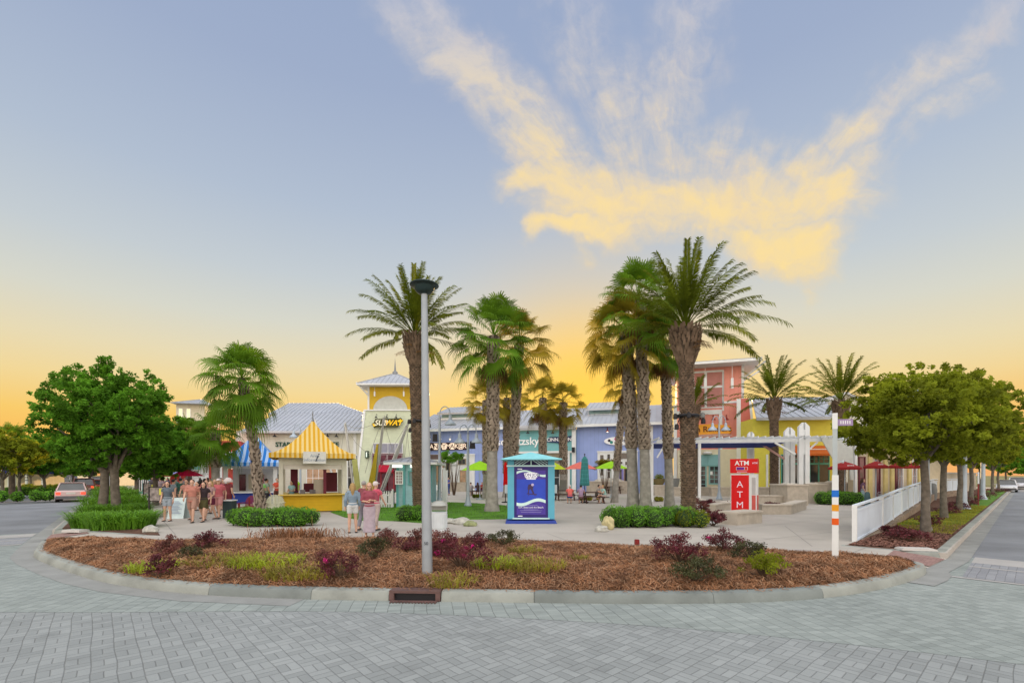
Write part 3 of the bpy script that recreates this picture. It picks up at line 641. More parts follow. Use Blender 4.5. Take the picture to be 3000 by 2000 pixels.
# ---- palms
dateleaf = mat('date_leaflet', (.078, .108, .008), .7, spec=.12, var=.5, vs=1.0, trans=.38)
fanleaf = mat('fan_leaf', (.075, .165, .010), .7, spec=.12, var=.55, vs=.9, trans=.30)
fanleafo = mat('fan_leaf_olive', (.19, .165, .014), .7, spec=.12, var=.55, vs=.9, trans=.38)
deadleaf = mat('dead_leaf', (.18, .10, .035), .8, var=.4, vs=2, trans=.25)
boot = mat('palm_boot', (.27, .225, .18), .9, var=.4, vs=4, bump=.6, bs=15)
bootd = mat('date_boot', (.17, .12, .085), .9, var=.45, vs=4, bump=.7, bs=14)
bootcore = mat('boot_core', (.10, .078, .058), .95, var=.4, vs=5)
palmsmooth = mat('palm_smooth', (.27, .26, .235), .9, var=.3, vs=3.5, bump=.5, bs=20, grime=.3)
def frond_pinnate(base, az, el, L, rg, droop=1.0, npair=62, ll=.42, w=.016):
    """one feather leaf: leaflets as kinked blades; returns list of quads"""
    V = []; p = np.array(base, float); d = np.array([math.cos(az) * math.cos(el), math.sin(az) * math.cos(el), math.sin(el)])
    side = np.array([-math.sin(az), math.cos(az), 0.0]); n = npair; step = L / n; tw = rg.normal(0, .25)
    prev = p.copy()
    for i in range(n):
        t = i / n; d = d + np.array([0, 0, -1]) * step * droop * (.05 + .32 * t * t) * 1.0; d /= np.linalg.norm(d)
        p = p + d * step; up = np.cross(side, d); up /= np.linalg.norm(up)
        wr = .035 * (1 - t) + .006
        V += [prev + side * wr, prev - side * wr, p - side * wr, p + side * wr]; prev = p.copy()
        if t < .14: continue
        prof = min(1, (t - .14) * 6) * (1 - .55 * max(0, t - .35) / .65) * ll
        for s in (-1, 1):
            l = prof * rg.uniform(.82, 1.15); vdir = side * s * .72 * math.cos(tw * s) + up * (.30 + .3 * rg.random()) * (1 if rg.random() < .8 else .2) + d * .75; vdir /= np.linalg.norm(vdir)
            nrm = np.cross(vdir, up); nn = np.linalg.norm(nrm); nrm = nrm / (nn + 1e-6) * w
            m1 = p + vdir * l * .55; tip = p + vdir * l + np.array([0, 0, -1]) * l * .16
            V += [p - nrm * .6, m1 - nrm, m1 + nrm, p + nrm * .6, m1 - nrm, tip - nrm * .12, tip + nrm * .12, m1 + nrm]
    return V
def fan_leaf(base, az, el, pet, r, rg, nseg=26, droop=1.0):
    V = []; d = np.array([math.cos(az) * math.cos(el), math.sin(az) * math.cos(el), math.sin(el)]); side = np.array([-math.sin(az), math.cos(az), 0.0]); up = np.cross(side, d)
    up = -up if up[2] < 0 else up
    p = np.array(base, float); hub = p + d * pet + np.array([0, 0, -1]) * pet * .18 * droop
    V += [p + side * .025, p - side * .025, hub - side * .012, hub + side * .012]
    d2 = d + np.array([0, 0, -1]) * .45 * droop; d2 /= np.linalg.norm(d2); up2 = np.cross(side, d2); up2 = -up2 if up2[2] < 0 else up2
    rollp = rg.normal(0, .3); s2 = side * math.cos(rollp) + up2 * math.sin(rollp)
    for k in range(nseg):
        a = (k / (nseg - 1) - .5) * 3.9; dirk = d2 * math.cos(a) + s2 * math.sin(a); fold = up2 * (.25 * math.cos(a * .8))
        dirk = dirk + fold * .3; dirk /= np.linalg.norm(dirk); ln = r * (1 - .22 * abs(a) / 1.95) * rg.uniform(.88, 1.08)
        perp = -d2 * math.sin(a) + s2 * math.cos(a); wd = ln * .62 * 3.9 / nseg * .40
        c1_ = hub + dirk * ln * .58; dr = np.array([0, 0, -1]); c2_ = c1_ + (dirk * .72 + dr * (.28 + .38 * rg.random()) * droop) * ln * .28; c3_ = c2_ + (dirk * .35 + dr * (.75 + .5 * rg.random()) * droop) * ln * .20
        V += [hub, hub, c1_ - perp * wd, c1_ + perp * wd] if False else [hub - perp * .004, c1_ - perp * wd, c1_ + perp * wd, hub + perp * .004]
        V += [c1_ - perp * wd * .8, c2_ - perp * wd * .4, c2_ + perp * wd * .4, c1_ + perp * wd * .8, c2_ - perp * wd * .4, c3_ - perp * .003, c3_ + perp * .003, c2_ + perp * wd * .4]
    return V
def stubs(b, path, rf, z0, z1, nr, pitch, size, tilt, rg, th=.02, cross=False, out=1.0):
    """scales in spiral rows on a trunk whose axis is path(z)"""
    z = z0; row = 0
    while z < z1:
        for k in range(nr):
            a = 2 * math.pi * (k + (row % 2) * .5) / nr + rg.normal(0, .06); c = path(z + rg.normal(0, .01)); r = rf(z)
            n = Vector((math.cos(a), math.sin(a), 0)); t = Vector((-math.sin(a), math.cos(a), 0)); w = size * rg.uniform(.75, 1.2); h = size * tilt * rg.uniform(.8, 1.3)
            lean = t * (rg.choice([-1, 1]) * w * .55 if cross else rg.normal(0, .01))
            p = c + n * (r - .015); top = p + Vector((0, 0, h)) + n * (.03 + .05 * rg.random()) * out + lean
            vs = [p - t * w * .5, p + t * w * .5, top + t * w * .28, top - t * w * .28, p - t * w * .4 + n * th - Vector((0, 0, .01)), p + t * w * .4 + n * th - Vector((0, 0, .01)), top + t * w * .22 + n * th * .8, top - t * w * .22 + n * th * .8]
            b.add(vs, [(4, 5, 6, 7), (0, 4, 7, 3), (1, 2, 6, 5), (3, 7, 6, 2)])
        z += pitch; row += 1
def mkpath(pts):
    pts = [Vector(p) for p in pts]
    def f(z):
        z = max(pts[0].z, min(pts[-1].z, z))
        for a, b_ in zip(pts, pts[1:]):
            if z <= b_.z: t = (z - a.z) / (b_.z - a.z); return a.lerp(b_, t)
        return pts[-1].copy()
    return f
def palm_trunk(t, path, h, rf, kind, rg, smooth_to=0):
    b = MB(); n = int(h / .25) + 2; zs = [h * i / n for i in range(n + 1)]
    if smooth_to:
        lo = [z for z in zs if z <= smooth_to] + [smooth_to]
        bs_ = MB(); bs_.tube([path(z) - Vector((0, 0, .05 if z == 0 else 0)) for z in lo], [rf(z) * (1 + .02 * rg.normal()) for z in lo], 18); o = bs_.build('trunk_base', palmsmooth, t, smooth=True)
    up = [z for z in zs if z > smooth_to] if smooth_to else zs
    if smooth_to: up = [smooth_to - .02] + up
    b.mi(1).tube([path(z) - Vector((0, 0, .05 if z == 0 else 0)) for z in up], [rf(z) * .97 for z in up], 14)
    return b.mi(0)
def date_palm(loc, h, label, seed, nf=46, L=3.4, tr=.33, lean=(0, 0), group='date palms', elmin=-.05, npair=62, ll=.42, w=.016, heart=1.0, azs=None):
    rg = np.random.default_rng(seed); t = thing('date_palm', label, 'palm tree', loc, 0, group)
    path = mkpath([(0, 0, 0), (lean[0] * .5, lean[1] * .5, h * .6), (lean[0], lean[1], h)])
    rf = lambda z: tr * (1.0 if z < h - 1.6 else 1.0 + .38 * math.sin(min(1, (z - h + 1.6) / 1.6) * math.pi * .62) * heart)
    b = palm_trunk(t, path, h, rf, 'date', rg)
    stubs(b, path, rf, .05, h - 1.5, max(8, int(tr * 42)), .105, .17, .45, rg, th=.035, out=.9)
    stubs(b, path, rf, h - 1.5, h + .05, max(8, int(tr * 40)), .10, .17, 1.25, rg, th=.035, out=1.9)
    b.build('trunk', [bootd, bootcore], t)
    V = []; c = path(h); 
    for i in range(nf):
        k = (i + .5) / nf; el = elmin + (1.42 - elmin) * k ** .8; az = i * 2.39996 + rg.normal(0, .3); ln = L * (1.0 - .18 * k) * rg.uniform(.88, 1.1)
        V += frond_pinnate((c[0] + math.cos(az) * tr * .5 * (1 - k), c[1] + math.sin(az) * tr * .5 * (1 - k), c[2] + .25 * k), az, el, ln, rg, droop=1.0 + 1.0 * rg.random(), npair=npair, ll=ll, w=w)
    fastmesh('crown', V, 4, dateleaf, t)
    for i in range(7):
        az = rg.random() * 6.28; V = frond_pinnate((c[0] + math.cos(az) * tr, c[1] + math.sin(az) * tr, c[2] - .5 - rg.random() * .5), az, rg.uniform(-.3, .3), rg.uniform(.5, .9), rg, droop=3, npair=14, ll=.3, w=.012); fastmesh('dry_leaf', V, 4, deadleaf, t)
    return t
def fan_palm(loc, h, label, seed, nf=42, r=.95, pet=1.1, tr=.24, lean=(0, 0), smooth_to=2.2, group='fan palms', m=None, skirt=10, cross=True, flare=1.5, kind='fan_palm', droop=1.0, stub=True, boots=.18, elmin=-1.1):
    rg = np.random.default_rng(seed); t = thing(kind, label, 'palm tree', loc, 0, group)
    path = mkpath([(0, 0, 0), (lean[0] * .35, lean[1] * .35, h * .5), (lean[0] * .7, lean[1] * .7, h * .8), (lean[0], lean[1], h)])
    rf = lambda z: tr * (1 + (flare - 1) * math.exp(-z / .55) * (1 if smooth_to else .3)) * (1.08 if z > smooth_to else 1.0) * (1 - .12 * z / h)
    b = palm_trunk(t, path, h, rf, 'fan', rg, smooth_to)
    if stub: stubs(b, path, rf, smooth_to + .02, h - .2, max(7, int(tr * 34)), .17, boots, 1.25, rg, th=.03, cross=cross, out=1.0)
    b.build('trunk', [boot, bootcore], t)
    V = []; c = path(h)
    for i in range(nf):
        k = (i + .5) / nf; el = elmin + (1.45 - elmin) * k ** .85; az = i * 2.39996 + rg.normal(0, .15)
        V += fan_leaf((c[0], c[1], c[2] - .15 + .3 * k), az, el, pet * rg.uniform(.8, 1.15) * (1 - .25 * k), r * rg.uniform(.85, 1.12), rg, droop=droop * (1.1 - .5 * k))
    fastmesh('crown', V, 4, m or fanleaf, t)
    if skirt:
        V = []
        for i in range(skirt):
            az = rg.random() * 6.28; V += fan_leaf((c[0], c[1], c[2] - .35), az, rg.uniform(-1.35, -1.1), pet * .7, r * .75, rg, droop=1.0, nseg=18)
        fastmesh('skirt', V, 4, deadleaf, t)
    return t
def P3(px, Y, z=.15): return (AX(px, Y), Y, z)
GP = 'tall palms in the plaza'
date_palm(P3(1228, 25.4), ZZ(985, 25.4) - .15, 'tall date palm directly behind the front lamp pole', 11, nf=46, L=3.9, ll=.5, tr=.30, lean=(-.25, 0), group=GP, elmin=-.05, npair=72, heart=2.3, w=.021)
date_palm(P3(2018, 20.5), ZZ(965, 20.5) - .15, 'tallest date palm with a thick dark trunk, right of the palm group', 12, nf=46, ll=.5, L=3.75, tr=.275, lean=(-.15, 0), group=GP, elmin=-.05, npair=72, heart=3.0, w=.02)
date_palm(P3(2268, 37), ZZ(1172, 37) - .15, 'small date palm in front of the yellow shop wall', 13, nf=36, L=3.6, tr=.28, heart=1.9, group=GP, npair=44, ll=.5, w=.03)
date_palm(P3(2463, 36), ZZ(1178, 36) - .15, 'date palm behind the striped post, right of the yellow shop', 14, nf=40, L=3.9, tr=.30, heart=1.9, group=GP, npair=44, ll=.5, w=.03)
date_palm(P3(2034, 44), ZZ(1190, 44) - .15, 'pale small date palm half hidden behind the thick dark trunk', 15, nf=24, L=3.2, tr=.35, group=GP, npair=34, ll=.5, w=.03, elmin=.1)
fan_palm(P3(1441, 25.0), ZZ(985, 25) - .15, 'stout fan palm left of the poster kiosk, the nearer of two', 21, nf=50, r=1.15, pet=1.75, tr=.29, lean=(.1, 0), group=GP, smooth_to=3.2)
fan_palm(P3(1500, 27.5), ZZ(1005, 27.5) - .15, 'leaning fan palm just behind the stout one, crown browner', 22, nf=42, r=1.1, pet=1.7, tr=.24, lean=(.45, 0), group=GP, smooth_to=2.2, m=fanleafo)
fan_palm(P3(1424, 39), ZZ(1172, 39) - .15, 'distant fan palm left of the stout trunk in the lavender shopfront', 23, nf=34, r=1.1, pet=1.4, tr=.27, group=GP, smooth_to=2, m=fanleafo)
fan_palm(P3(1484, 41), ZZ(1165, 41) - .15, 'distant fan palm seen between the two near trunks', 24, nf=30, r=1.1, pet=1.3, tr=.27, group=GP, smooth_to=2, m=fanleafo)
fan_palm(P3(1590, 40), ZZ(1165, 40) - .15, 'low fan palm behind the poster kiosk, left of a pair', 25, nf=34, r=1.15, pet=1.45, tr=.30, group=GP, smooth_to=2, m=fanleafo)
fan_palm(P3(1650, 41), ZZ(1178, 41) - .15, 'low fan palm behind the poster kiosk, right of a pair', 26, nf=34, r=1.1, pet=1.45, tr=.32, group=GP, smooth_to=2, m=fanleafo)
fan_palm(P3(1856, 26.0), ZZ(965, 26) - .15, 'fan palm of the right group with the left grey trunk and ragged crown', 27, nf=54, r=1.15, pet=1.85, tr=.29, lean=(-.45, 0), group=GP, smooth_to=3.4, m=fanleafo, elmin=-1.3)
fan_palm(P3(1892, 25.4), ZZ(880, 25.4) - .15, 'tallest fan palm of the right group, trunk leaning left', 28, nf=52, r=1.15, pet=1.85, tr=.27, lean=(-.35, 0), group=GP, smooth_to=3.3)
fan_palm(P3(1962, 27.4), ZZ(1000, 27.4) - .15, 'fan palm between the grey pair and the thick dark date palm', 29, nf=46, r=1.05, pet=1.5, tr=.24, lean=(-.35, 0), group=GP, smooth_to=2.9)
fan_palm(P3(1800, 33), ZZ(1110, 33) - .15, 'smaller fan palm low on the left of the right palm group', 35, nf=26, r=1.0, pet=1.3, tr=.2, lean=(.9, 0), group=GP, smooth_to=2.2, m=fanleafo)
fan_palm(P3(765, 20.5), ZZ(1110, 20.5) - .15, 'cabbage palm with curved trunk left of the yellow kiosk', 30, nf=50, r=1.0, pet=1.2, tr=.165, lean=(-.85, 0), group='cabbage palms', smooth_to=0, kind='cabbage_palm', cross=True, boots=.15, skirt=4, droop=1.5, flare=1.7)
fan_palm(P3(632, 30), ZZ(1265, 30) - .15, 'low cabbage palm behind the crowd, bare straight trunk', 31, nf=36, r=1.05, pet=1.1, tr=.24, group='cabbage palms', smooth_to=2.4, kind='cabbage_palm', skirt=4, droop=1.7)
fan_palm(P3(553, 32), ZZ(1275, 32) - .15, 'low cabbage palm next to the red umbrella', 32, nf=34, r=1.05, pet=1.1, tr=.19, group='cabbage palms', smooth_to=2.6, kind='cabbage_palm', skirt=3, droop=1.7)
fan_palm(P3(35, 40, .12), ZZ(1290, 40) - .1, 'far palm rising over the median oaks at the left edge', 33, nf=26, r=1.1, pet=1.1, tr=.2, group='cabbage palms', smooth_to=0, kind='cabbage_palm', skirt=0, droop=1.0, stub=False)
# floodlights strapped to two palm trunks
# ---- hedges and shrubs
hedgem = mat('hedge_leaf', (.12, .30, .025), .55, var=.5, vs=2.4, trans=.2)
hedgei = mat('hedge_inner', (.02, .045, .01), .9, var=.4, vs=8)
def hedge(name, label, cat, c, sx, sy, h, rz, n, seed, m=None, group=None, size=.03, bumps=10, round_=False, z=.15):
    rg = np.random.default_rng(seed); t = thing(name, label, cat, (c[0], c[1], z), rz, group); cs, rs = [], []
    for i in range(bumps):
        a = rg.uniform(-.5, .5) * (sx - .3); b_ = rg.uniform(-.5, .5) * (sy - .3)
        cs.append((a, b_, h * rg.uniform(.45, .62))); rs.append(h * rg.uniform(.40, .55))
    b = MB()
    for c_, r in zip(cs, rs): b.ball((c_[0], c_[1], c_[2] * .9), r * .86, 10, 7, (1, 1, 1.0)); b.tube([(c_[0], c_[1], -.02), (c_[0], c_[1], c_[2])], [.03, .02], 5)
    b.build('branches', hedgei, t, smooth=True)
    k = rg.integers(0, bumps, n); d = rg.normal(size=(n, 3)); d /= np.linalg.norm(d, axis=1, keepdims=True); cs, rs = np.array(cs), np.array(rs)
    Pp = cs[k] + d * (rs[k] * rg.uniform(.86, 1.12, n))[:, None]; Pp = Pp[Pp[:, 2] > .03]; n = len(Pp)
    V = leaf_cloud([(0, 0, 0)], [.001], n, size, rg).reshape(-1, 4, 3) + Pp[:, None, :]
    fastmesh('foliage', V.reshape(-1, 3), 4, m or hedgem, t); return t
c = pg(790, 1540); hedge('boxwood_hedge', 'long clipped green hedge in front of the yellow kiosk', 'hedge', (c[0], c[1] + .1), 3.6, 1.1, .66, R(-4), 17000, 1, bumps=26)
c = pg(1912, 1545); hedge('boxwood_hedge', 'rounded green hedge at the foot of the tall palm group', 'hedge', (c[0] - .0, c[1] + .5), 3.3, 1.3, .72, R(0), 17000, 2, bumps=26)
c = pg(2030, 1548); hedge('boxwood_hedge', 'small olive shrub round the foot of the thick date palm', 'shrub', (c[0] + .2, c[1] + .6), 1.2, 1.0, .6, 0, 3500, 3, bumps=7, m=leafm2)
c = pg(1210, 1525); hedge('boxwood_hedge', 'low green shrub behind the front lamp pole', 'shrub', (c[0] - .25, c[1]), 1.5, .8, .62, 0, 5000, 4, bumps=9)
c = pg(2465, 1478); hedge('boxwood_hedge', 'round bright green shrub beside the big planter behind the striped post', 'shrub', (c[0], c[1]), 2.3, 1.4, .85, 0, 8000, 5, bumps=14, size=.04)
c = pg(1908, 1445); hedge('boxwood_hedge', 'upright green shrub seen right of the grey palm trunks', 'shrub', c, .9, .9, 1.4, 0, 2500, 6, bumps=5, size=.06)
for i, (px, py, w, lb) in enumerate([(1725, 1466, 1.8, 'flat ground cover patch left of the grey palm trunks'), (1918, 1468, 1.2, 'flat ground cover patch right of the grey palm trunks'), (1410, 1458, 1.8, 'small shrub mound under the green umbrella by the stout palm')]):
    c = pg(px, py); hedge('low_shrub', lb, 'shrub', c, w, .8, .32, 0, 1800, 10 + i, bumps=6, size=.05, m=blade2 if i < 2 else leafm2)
# strappy grass clump under the big oak
def blades(name, label, cat, c, r, n, h, m, seed, w=.012, group=None, z=.16, sx=1, arch=1.15):
    rg = np.random.default_rng(seed); V = []
    for i in range(n):
        a = rg.random() * 6.283; q = r * rg.random() ** .5; x, y = math.cos(a) * q * sx, math.sin(a) * q; b_ = rg.random() * 6.283 if rg.random() < .4 else a + rg.normal(0, .6); hh = h * rg.uniform(.4, 1.25); o = hh * arch * rg.uniform(.3, 1.1); dx_, dy_ = math.cos(b_), math.sin(b_); px_, py_ = -dy_ * w, dx_ * w
        pts = [(x, y, 0), (x + dx_ * o * .25, y + dy_ * o * .25, hh * .62), (x + dx_ * o * .65, y + dy_ * o * .65, hh * .92), (x + dx_ * o * 1.05, y + dy_ * o * 1.05, hh * .82)]
        ws = [1, 1, .7, .1]
        for k in range(3):
            p, q_ = pts[k], pts[k + 1]; V += [(p[0] - px_ * ws[k], p[1] - py_ * ws[k], p[2]), (q_[0] - px_ * ws[k + 1], q_[1] - py_ * ws[k + 1], q_[2]), (q_[0] + px_ * ws[k + 1], q_[1] + py_ * ws[k + 1], q_[2]), (p[0] + px_ * ws[k], p[1] + py_ * ws[k], p[2])]
    o = fastmesh(name, V, 4, m); o.location = (c[0], c[1], z); return tag(o, label, cat, group)
strap = mat('strap_leaf', (.11, .26, .02), .5, var=.4, vs=1.5, trans=.25)
lily2 = mat('lily_leaf_dull', (.22, .20, .025), .6, var=.45, vs=2.5, trans=.25)
lily = mat('lily_leaf', (.26, .33, .02), .5, var=.4, vs=2.5, trans=.3)
ft = 'strappy green plants under the left oak'
for i, (px, py, r, lb) in enumerate([(262, 1546, .5, 'front left'), (318, 1550, .6, 'front middle'), (375, 1548, .6, 'front right'), (415, 1542, .42, 'rightmost'), (272, 1520, .5, 'second row left'), (345, 1515, .9, 'around the oak trunk'), (400, 1512, .5, 'second row right'),
                                 (300, 1492, .9, 'third row left'), (380, 1488, .9, 'third row right'), (320, 1465, 1.0, 'fourth row left'), (365, 1462, 1.0, 'fourth row right'), (318, 1445, 1.3, 'far end left'), (350, 1442, 1.3, 'far end right')]):
    blades('strappy_plant', 'arching green strappy clump, %s of the bed under the big oak' % lb, 'plant', pg(px, py), r, int(700 if py > 1500 else 420), .56 if py > 1500 else .7, strap, 100 + i, w=.013 if py > 1500 else .02, group=ft)
lil = [(455, 1655, .42, 'small bright clump in the left third of the straw bed'), (690, 1640, .75, 'biggest yellow green drift left of centre in the straw bed'), (780, 1650, .6, 'green tuft right part of the big drift'), (885, 1672, .6, 'clump nearest the kerb left of the lamp pole'),
       (1330, 1690, .38, 'clump at the kerb right of the lamp pole'), (1455, 1657, .42, 'bright green clump right of the flowering bush'), (1560, 1662, .55, 'olive tuft right of the bright green clump'), (1700, 1640, .14, 'tiny single tuft in the middle of the straw'), (1540, 1618, .3, 'small dull tuft at the back of the bed')]
for i, (px, py, r, lb) in enumerate(lil):
    c = G(px, py, .3); blades('daylily', 'yellow green daylily, ' + lb, 'plant', c, r, int(360 * (r / .5) ** 1.5) + 30, .15, lily if i in (0, 2, 5) else lily2, 130 + i, w=.008, z=bedz(*c) - .01, arch=1.5, group='daylily tufts in the straw bed', sx=1.2)
# ---- loropetalum bushes
lorm = mat('purple_leaf', (.11, .024, .030), .5, var=.55, vs=4, trans=.15)
lorg = mat('purple_green_leaf', (.055, .06, .022), .5, var=.6, vs=4, trans=.15)
lorb = mat('brown_purple_leaf', (.16, .06, .05), .6, var=.5, vs=4, trans=.15)
pink = mat('pink_flower', (.75, .03, .28), .5, var=.2)
twig = mat('twig', (.10, .065, .045), .9, var=.3)
def bush(c, w, h, label, seed, m, flowers=0, z=None, group='purple leaved bushes in the straw bed', n=None, name='fringe_flower_bush', size=.022):
    rg = np.random.default_rng(seed); z = bedz(*c) - .01 if z is None else z; t = thing(name, label, 'bush', (c[0], c[1], z), 0, group); b = MB(); cs, rs = [], []
    for i in range(int(16 + w * 14)):
        a = rg.random() * 6.28; q = rg.random() ** .6 * w / 2; hh = h * rg.uniform(.35, .95) * (1 - .35 * (q / (w / 2)) ** 2); p = (math.cos(a) * q, math.sin(a) * q, hh)
        b.tube([(0, 0, -.02), (p[0] * .35, p[1] * .35, hh * .45), p], [.012, .008, .003], 5); cs.append(p); rs.append(rg.uniform(.07, .13) * (w / .7) ** .5)
    b.build('stems', twig, t); w *= .76; h *= .84; n = n or int(2600 * w * h / .35)
    fastmesh('foliage', leaf_cloud(cs, rs, n, size, rg, .8), 4, m, t)
    if flowers: [fastmesh('flower', leaf_cloud([cs[k]], [.06], 70, .02, rg), 4, pink, t) for k in rg.choice(len(cs), flowers)]
    return t
B_ = [(470, 1670, .55, .45, lorm, 0, 'dark purple bush, lowest of the four at the left end'), (497, 1622, .65, .5, lorb, 0, 'reddish bush at the left end near the back edge'), (556, 1635, .5, .25, lorg, 0, 'small flat blackish bush at the left end'), (610, 1606, .75, .5, lorm, 0, 'wide spreading dark bush at the back edge on the left'),
      (1000, 1680, .75, .5, lorm, 1, 'dark bush with red tips left of the lamp pole'), (945, 1650, .3, .3, lorb, 0, 'thin sparse bush left of the red tipped one'), (1100, 1630, .7, .45, lorg, 0, 'green black bush in front of the walking women'), (1140, 1598, .6, .42, lorb, 0, 'brownish bush at the back edge left of the lamp pole'), (1190, 1612, .65, .38, lorm, 0, 'low purple bush just left of the lamp pole'),
      (1222, 1590, .5, .45, lorb, 0, 'small bush touching the lamp pole on its left'), (1290, 1620, .95, .6, lorb, 0, 'large brownish red bush right of the lamp pole'), (1352, 1660, 1.2, .68, lorm, 7, 'widest bush with bright pink flowers'), (1372, 1592, .35, .3, lorb, 0, 'little bush behind the pink flowered one'), (1405, 1590, .5, .35, lorm, 0, 'small round bush behind the pink flowered one, right'), (1475, 1598, .8, .42, lorg, 0, 'bush in front of the poster kiosk'),
      (1990, 1650, 1.15, .62, lorm, 1, 'wide purple bush right of centre'), (2040, 1690, .95, .5, lorg, 0, 'dark green bush nearest the kerb right of centre'), (2120, 1612, .95, .5, lorm, 1, 'purple bush at the back edge in front of the red machine'), (2195, 1640, .7, .5, lorg, 0, 'dark bush joined to the purple one on the right'), (2232, 1680, .8, .48, leafm2, 0, 'olive green bush, rightmost in the bed')]
for i, (px, py, w, h, m, fl, lb) in enumerate(B_): bush(G(px, py, .3), w, h, lb, 200 + i, m, fl)
bb = [(2030, 1480, 1.1, .5, 'left one behind the thick trunk'), (2075, 1482, .9, .45, 'beside the lamp post on its left'), (2098, 1447, .9, .75, 'taller, behind the lamp post'), (2135, 1452, 1.1, .8, 'taller, left of the red machine'), (2150, 1490, .9, .5, 'low, against the red machine'), (2090, 1540, .9, .6, 'in the mulch right of the thick trunk'), (2060, 1515, .8, .7, 'tall thin one by the thick trunk'),
      (2110, 1525, .8, .5, 'beside the front stone bench'), (1835, 1438, 1.6, .5, 'below the stone wall left of the grey trunks'), (2260, 1482, .9, .25, 'inside the bench ring right of the red machine')]
for i, (px, py, w, h, lb) in enumerate(bb): bush(pg(px, py), w, h, 'purple leaved plaza bush, ' + lb, 240 + i, lorm if i % 2 else lorb, 0, .15, 'purple bushes in the plaza', n=900, size=.045)
for i, (px, py, w) in enumerate([(2660, 1585, 1.0), (2620, 1575, .7), (2728, 1540, .8), (2780, 1505, 1.0), (2735, 1480, 1.2), (2800, 1492, 1.3), (2835, 1480, 1.2), (2862, 1465, 1.5), (2890, 1455, 1.8), (2925, 1442, 1.8)]):
    if i in (4,): continue
    c = G(px, py, .16); bush(c, w, .4 + .012 * i, 'dark red bush number %d along the right street strip, counted from the near end' % (i + 1) if False else ['low reddish bush in the bark, left of the first right street oak', 'faint small bush at the left edge of the bark strip', 'bush between the first and second right street oaks', 'bush at the foot of the third right street oak', '', 'bush just past the second blue grey post', 'bush beside the fourth right street oak', 'bush before the fifth right street oak', 'bush under the sixth right street oak', 'bush by the parked white cars'][i], 260 + i, lorm, 0, .16, 'dark red bushes along the right street', n=900, size=.035)
# small mop headed tree and a thin crape myrtle
def small_tree(c, h, w, label, seed, m):
    rg = np.random.default_rng(seed); t = thing('small_tree', label, 'tree', (c[0], c[1], .15), 0); b = MB(); cs, rs = [], []
    for i in range(6):
        a = i * 1.05; p = (math.cos(a) * w * .3, math.sin(a) * w * .3, h * .78); b.tube([(math.cos(a) * .06, math.sin(a) * .06, -.02), (p[0] * .5, p[1] * .5, h * .4), p], [.05, .035, .015], 6)
    for i in range(26): a = rg.random() * 6.28; q = rg.random() ** .5 * w / 2; cs.append((math.cos(a) * q, math.sin(a) * q, h * rg.uniform(.74, .98))); rs.append(.28)
    b.build('trunk', twig, t); fastmesh('crown', leaf_cloud(cs, rs, 3500, .07, rg), 4, m, t)
small_tree(AX_ := (AX(1772, 46), 46), 3.4, 2.0, 'mop headed small tree beside the green umbrella', 1, fanleafo)
small_tree((AX(1330, 45), 45), 4.2, 2.2, 'thin open small tree in front of the candy shop window', 2, leafm)
for i, (px, w, lb) in enumerate([(30, 5, 'left part'), (72, 4, 'middle part'), (105, 4, 'clipped one by the white post'), (150, 5, 'brownish one before the parked cars')]):
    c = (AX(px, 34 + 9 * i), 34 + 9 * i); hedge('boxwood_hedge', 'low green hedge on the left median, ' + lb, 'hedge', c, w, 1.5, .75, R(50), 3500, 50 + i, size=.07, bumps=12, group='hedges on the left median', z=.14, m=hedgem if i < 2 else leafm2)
# ================= buildings
class Fr:
    """facade frame: px -> local x (along the facade), local y = depth behind it"""
    def __init__(s, px0, Y0, ang=0): s.o = Vector((AX(px0, Y0), Y0)); s.a = R(ang); s.e = Vector((math.cos(s.a), math.sin(s.a))); s.n = Vector((-s.e.y, s.e.x))
    def x(s, px, dep=0):
        o = s.o + s.n * dep; u = (px - 1500) / F; return (u * o.y - o.x) / (s.e.x - u * s.e.y)
    def Y(s, px, dep=0): o = s.o + s.n * dep; return o.y + s.x(px, dep) * s.e.y
    def z(s, px, py, dep=0): return ZZ(py, s.Y(px, dep))
    def thing(s, name, label, cat, z=.15, **k): s.zb = z; return thing(name, label, cat, (s.o.x, s.o.y, 0), s.a, **k)
cream = mat('cream_siding', (.62, .63, .55), .7, lines=('Z', .2, .18), var=.05)
greencream = mat('pale_green_siding', (.56, .62, .46), .7, lines=('Z', .2, .15), var=.05)
yellowbox = mat('mustard_siding', (.60, .40, .03), .7, lines=('Z', .2, .12), var=.05)
blue = mat('blue_board', (.29, .38, .70), .7, lines=('X', .41, .22), var=.06, vs=1)
teal = mat('teal_siding', (.19, .47, .50), .7, lines=('Z', .2, .15), var=.06)
coral = mat('coral_board', (.74, .30, .24), .7, lines=('X', .41, .15), var=.05)
coralr = mat('coral_siding', (.56, .16, .13), .7, lines=('Z', .18, .25), var=.05)
lemon = mat('lemon_siding', (.68, .63, .09), .7, lines=('Z', .2, .15), var=.05)
cream2 = mat('cream_plaster', (.62, .58, .44), .75, var=.06)
redw = mat('red_wall', (.45, .055, .05), .7, lines=('Z', .2, .15), var=.06)
brickb = mat('brown_brick', (.30, .13, .08), .85, lines=('Z', .1, .2), var=.15)
dglass = glassmat('dark_glass'); tglass = mat('teal_glass', (.10, .25, .28), .12, var=.3, vs=1.2, spec=.8)
wineglass = mat('wine_interior', (.10, .02, .035), .2, var=.6, vs=1.5, spec=.7)
litglass = mat('lit_shop_glass', (.20, .12, .08), .2, var=.8, vs=1.6, emit=.22, ecol=(.9, .55, .3), spec=.6)
orange = mat('orange_canvas', (.55, .13, .02), .8, var=.06); navy = mat('navy_canvas', (.01, .03, .22), .7, var=.1)
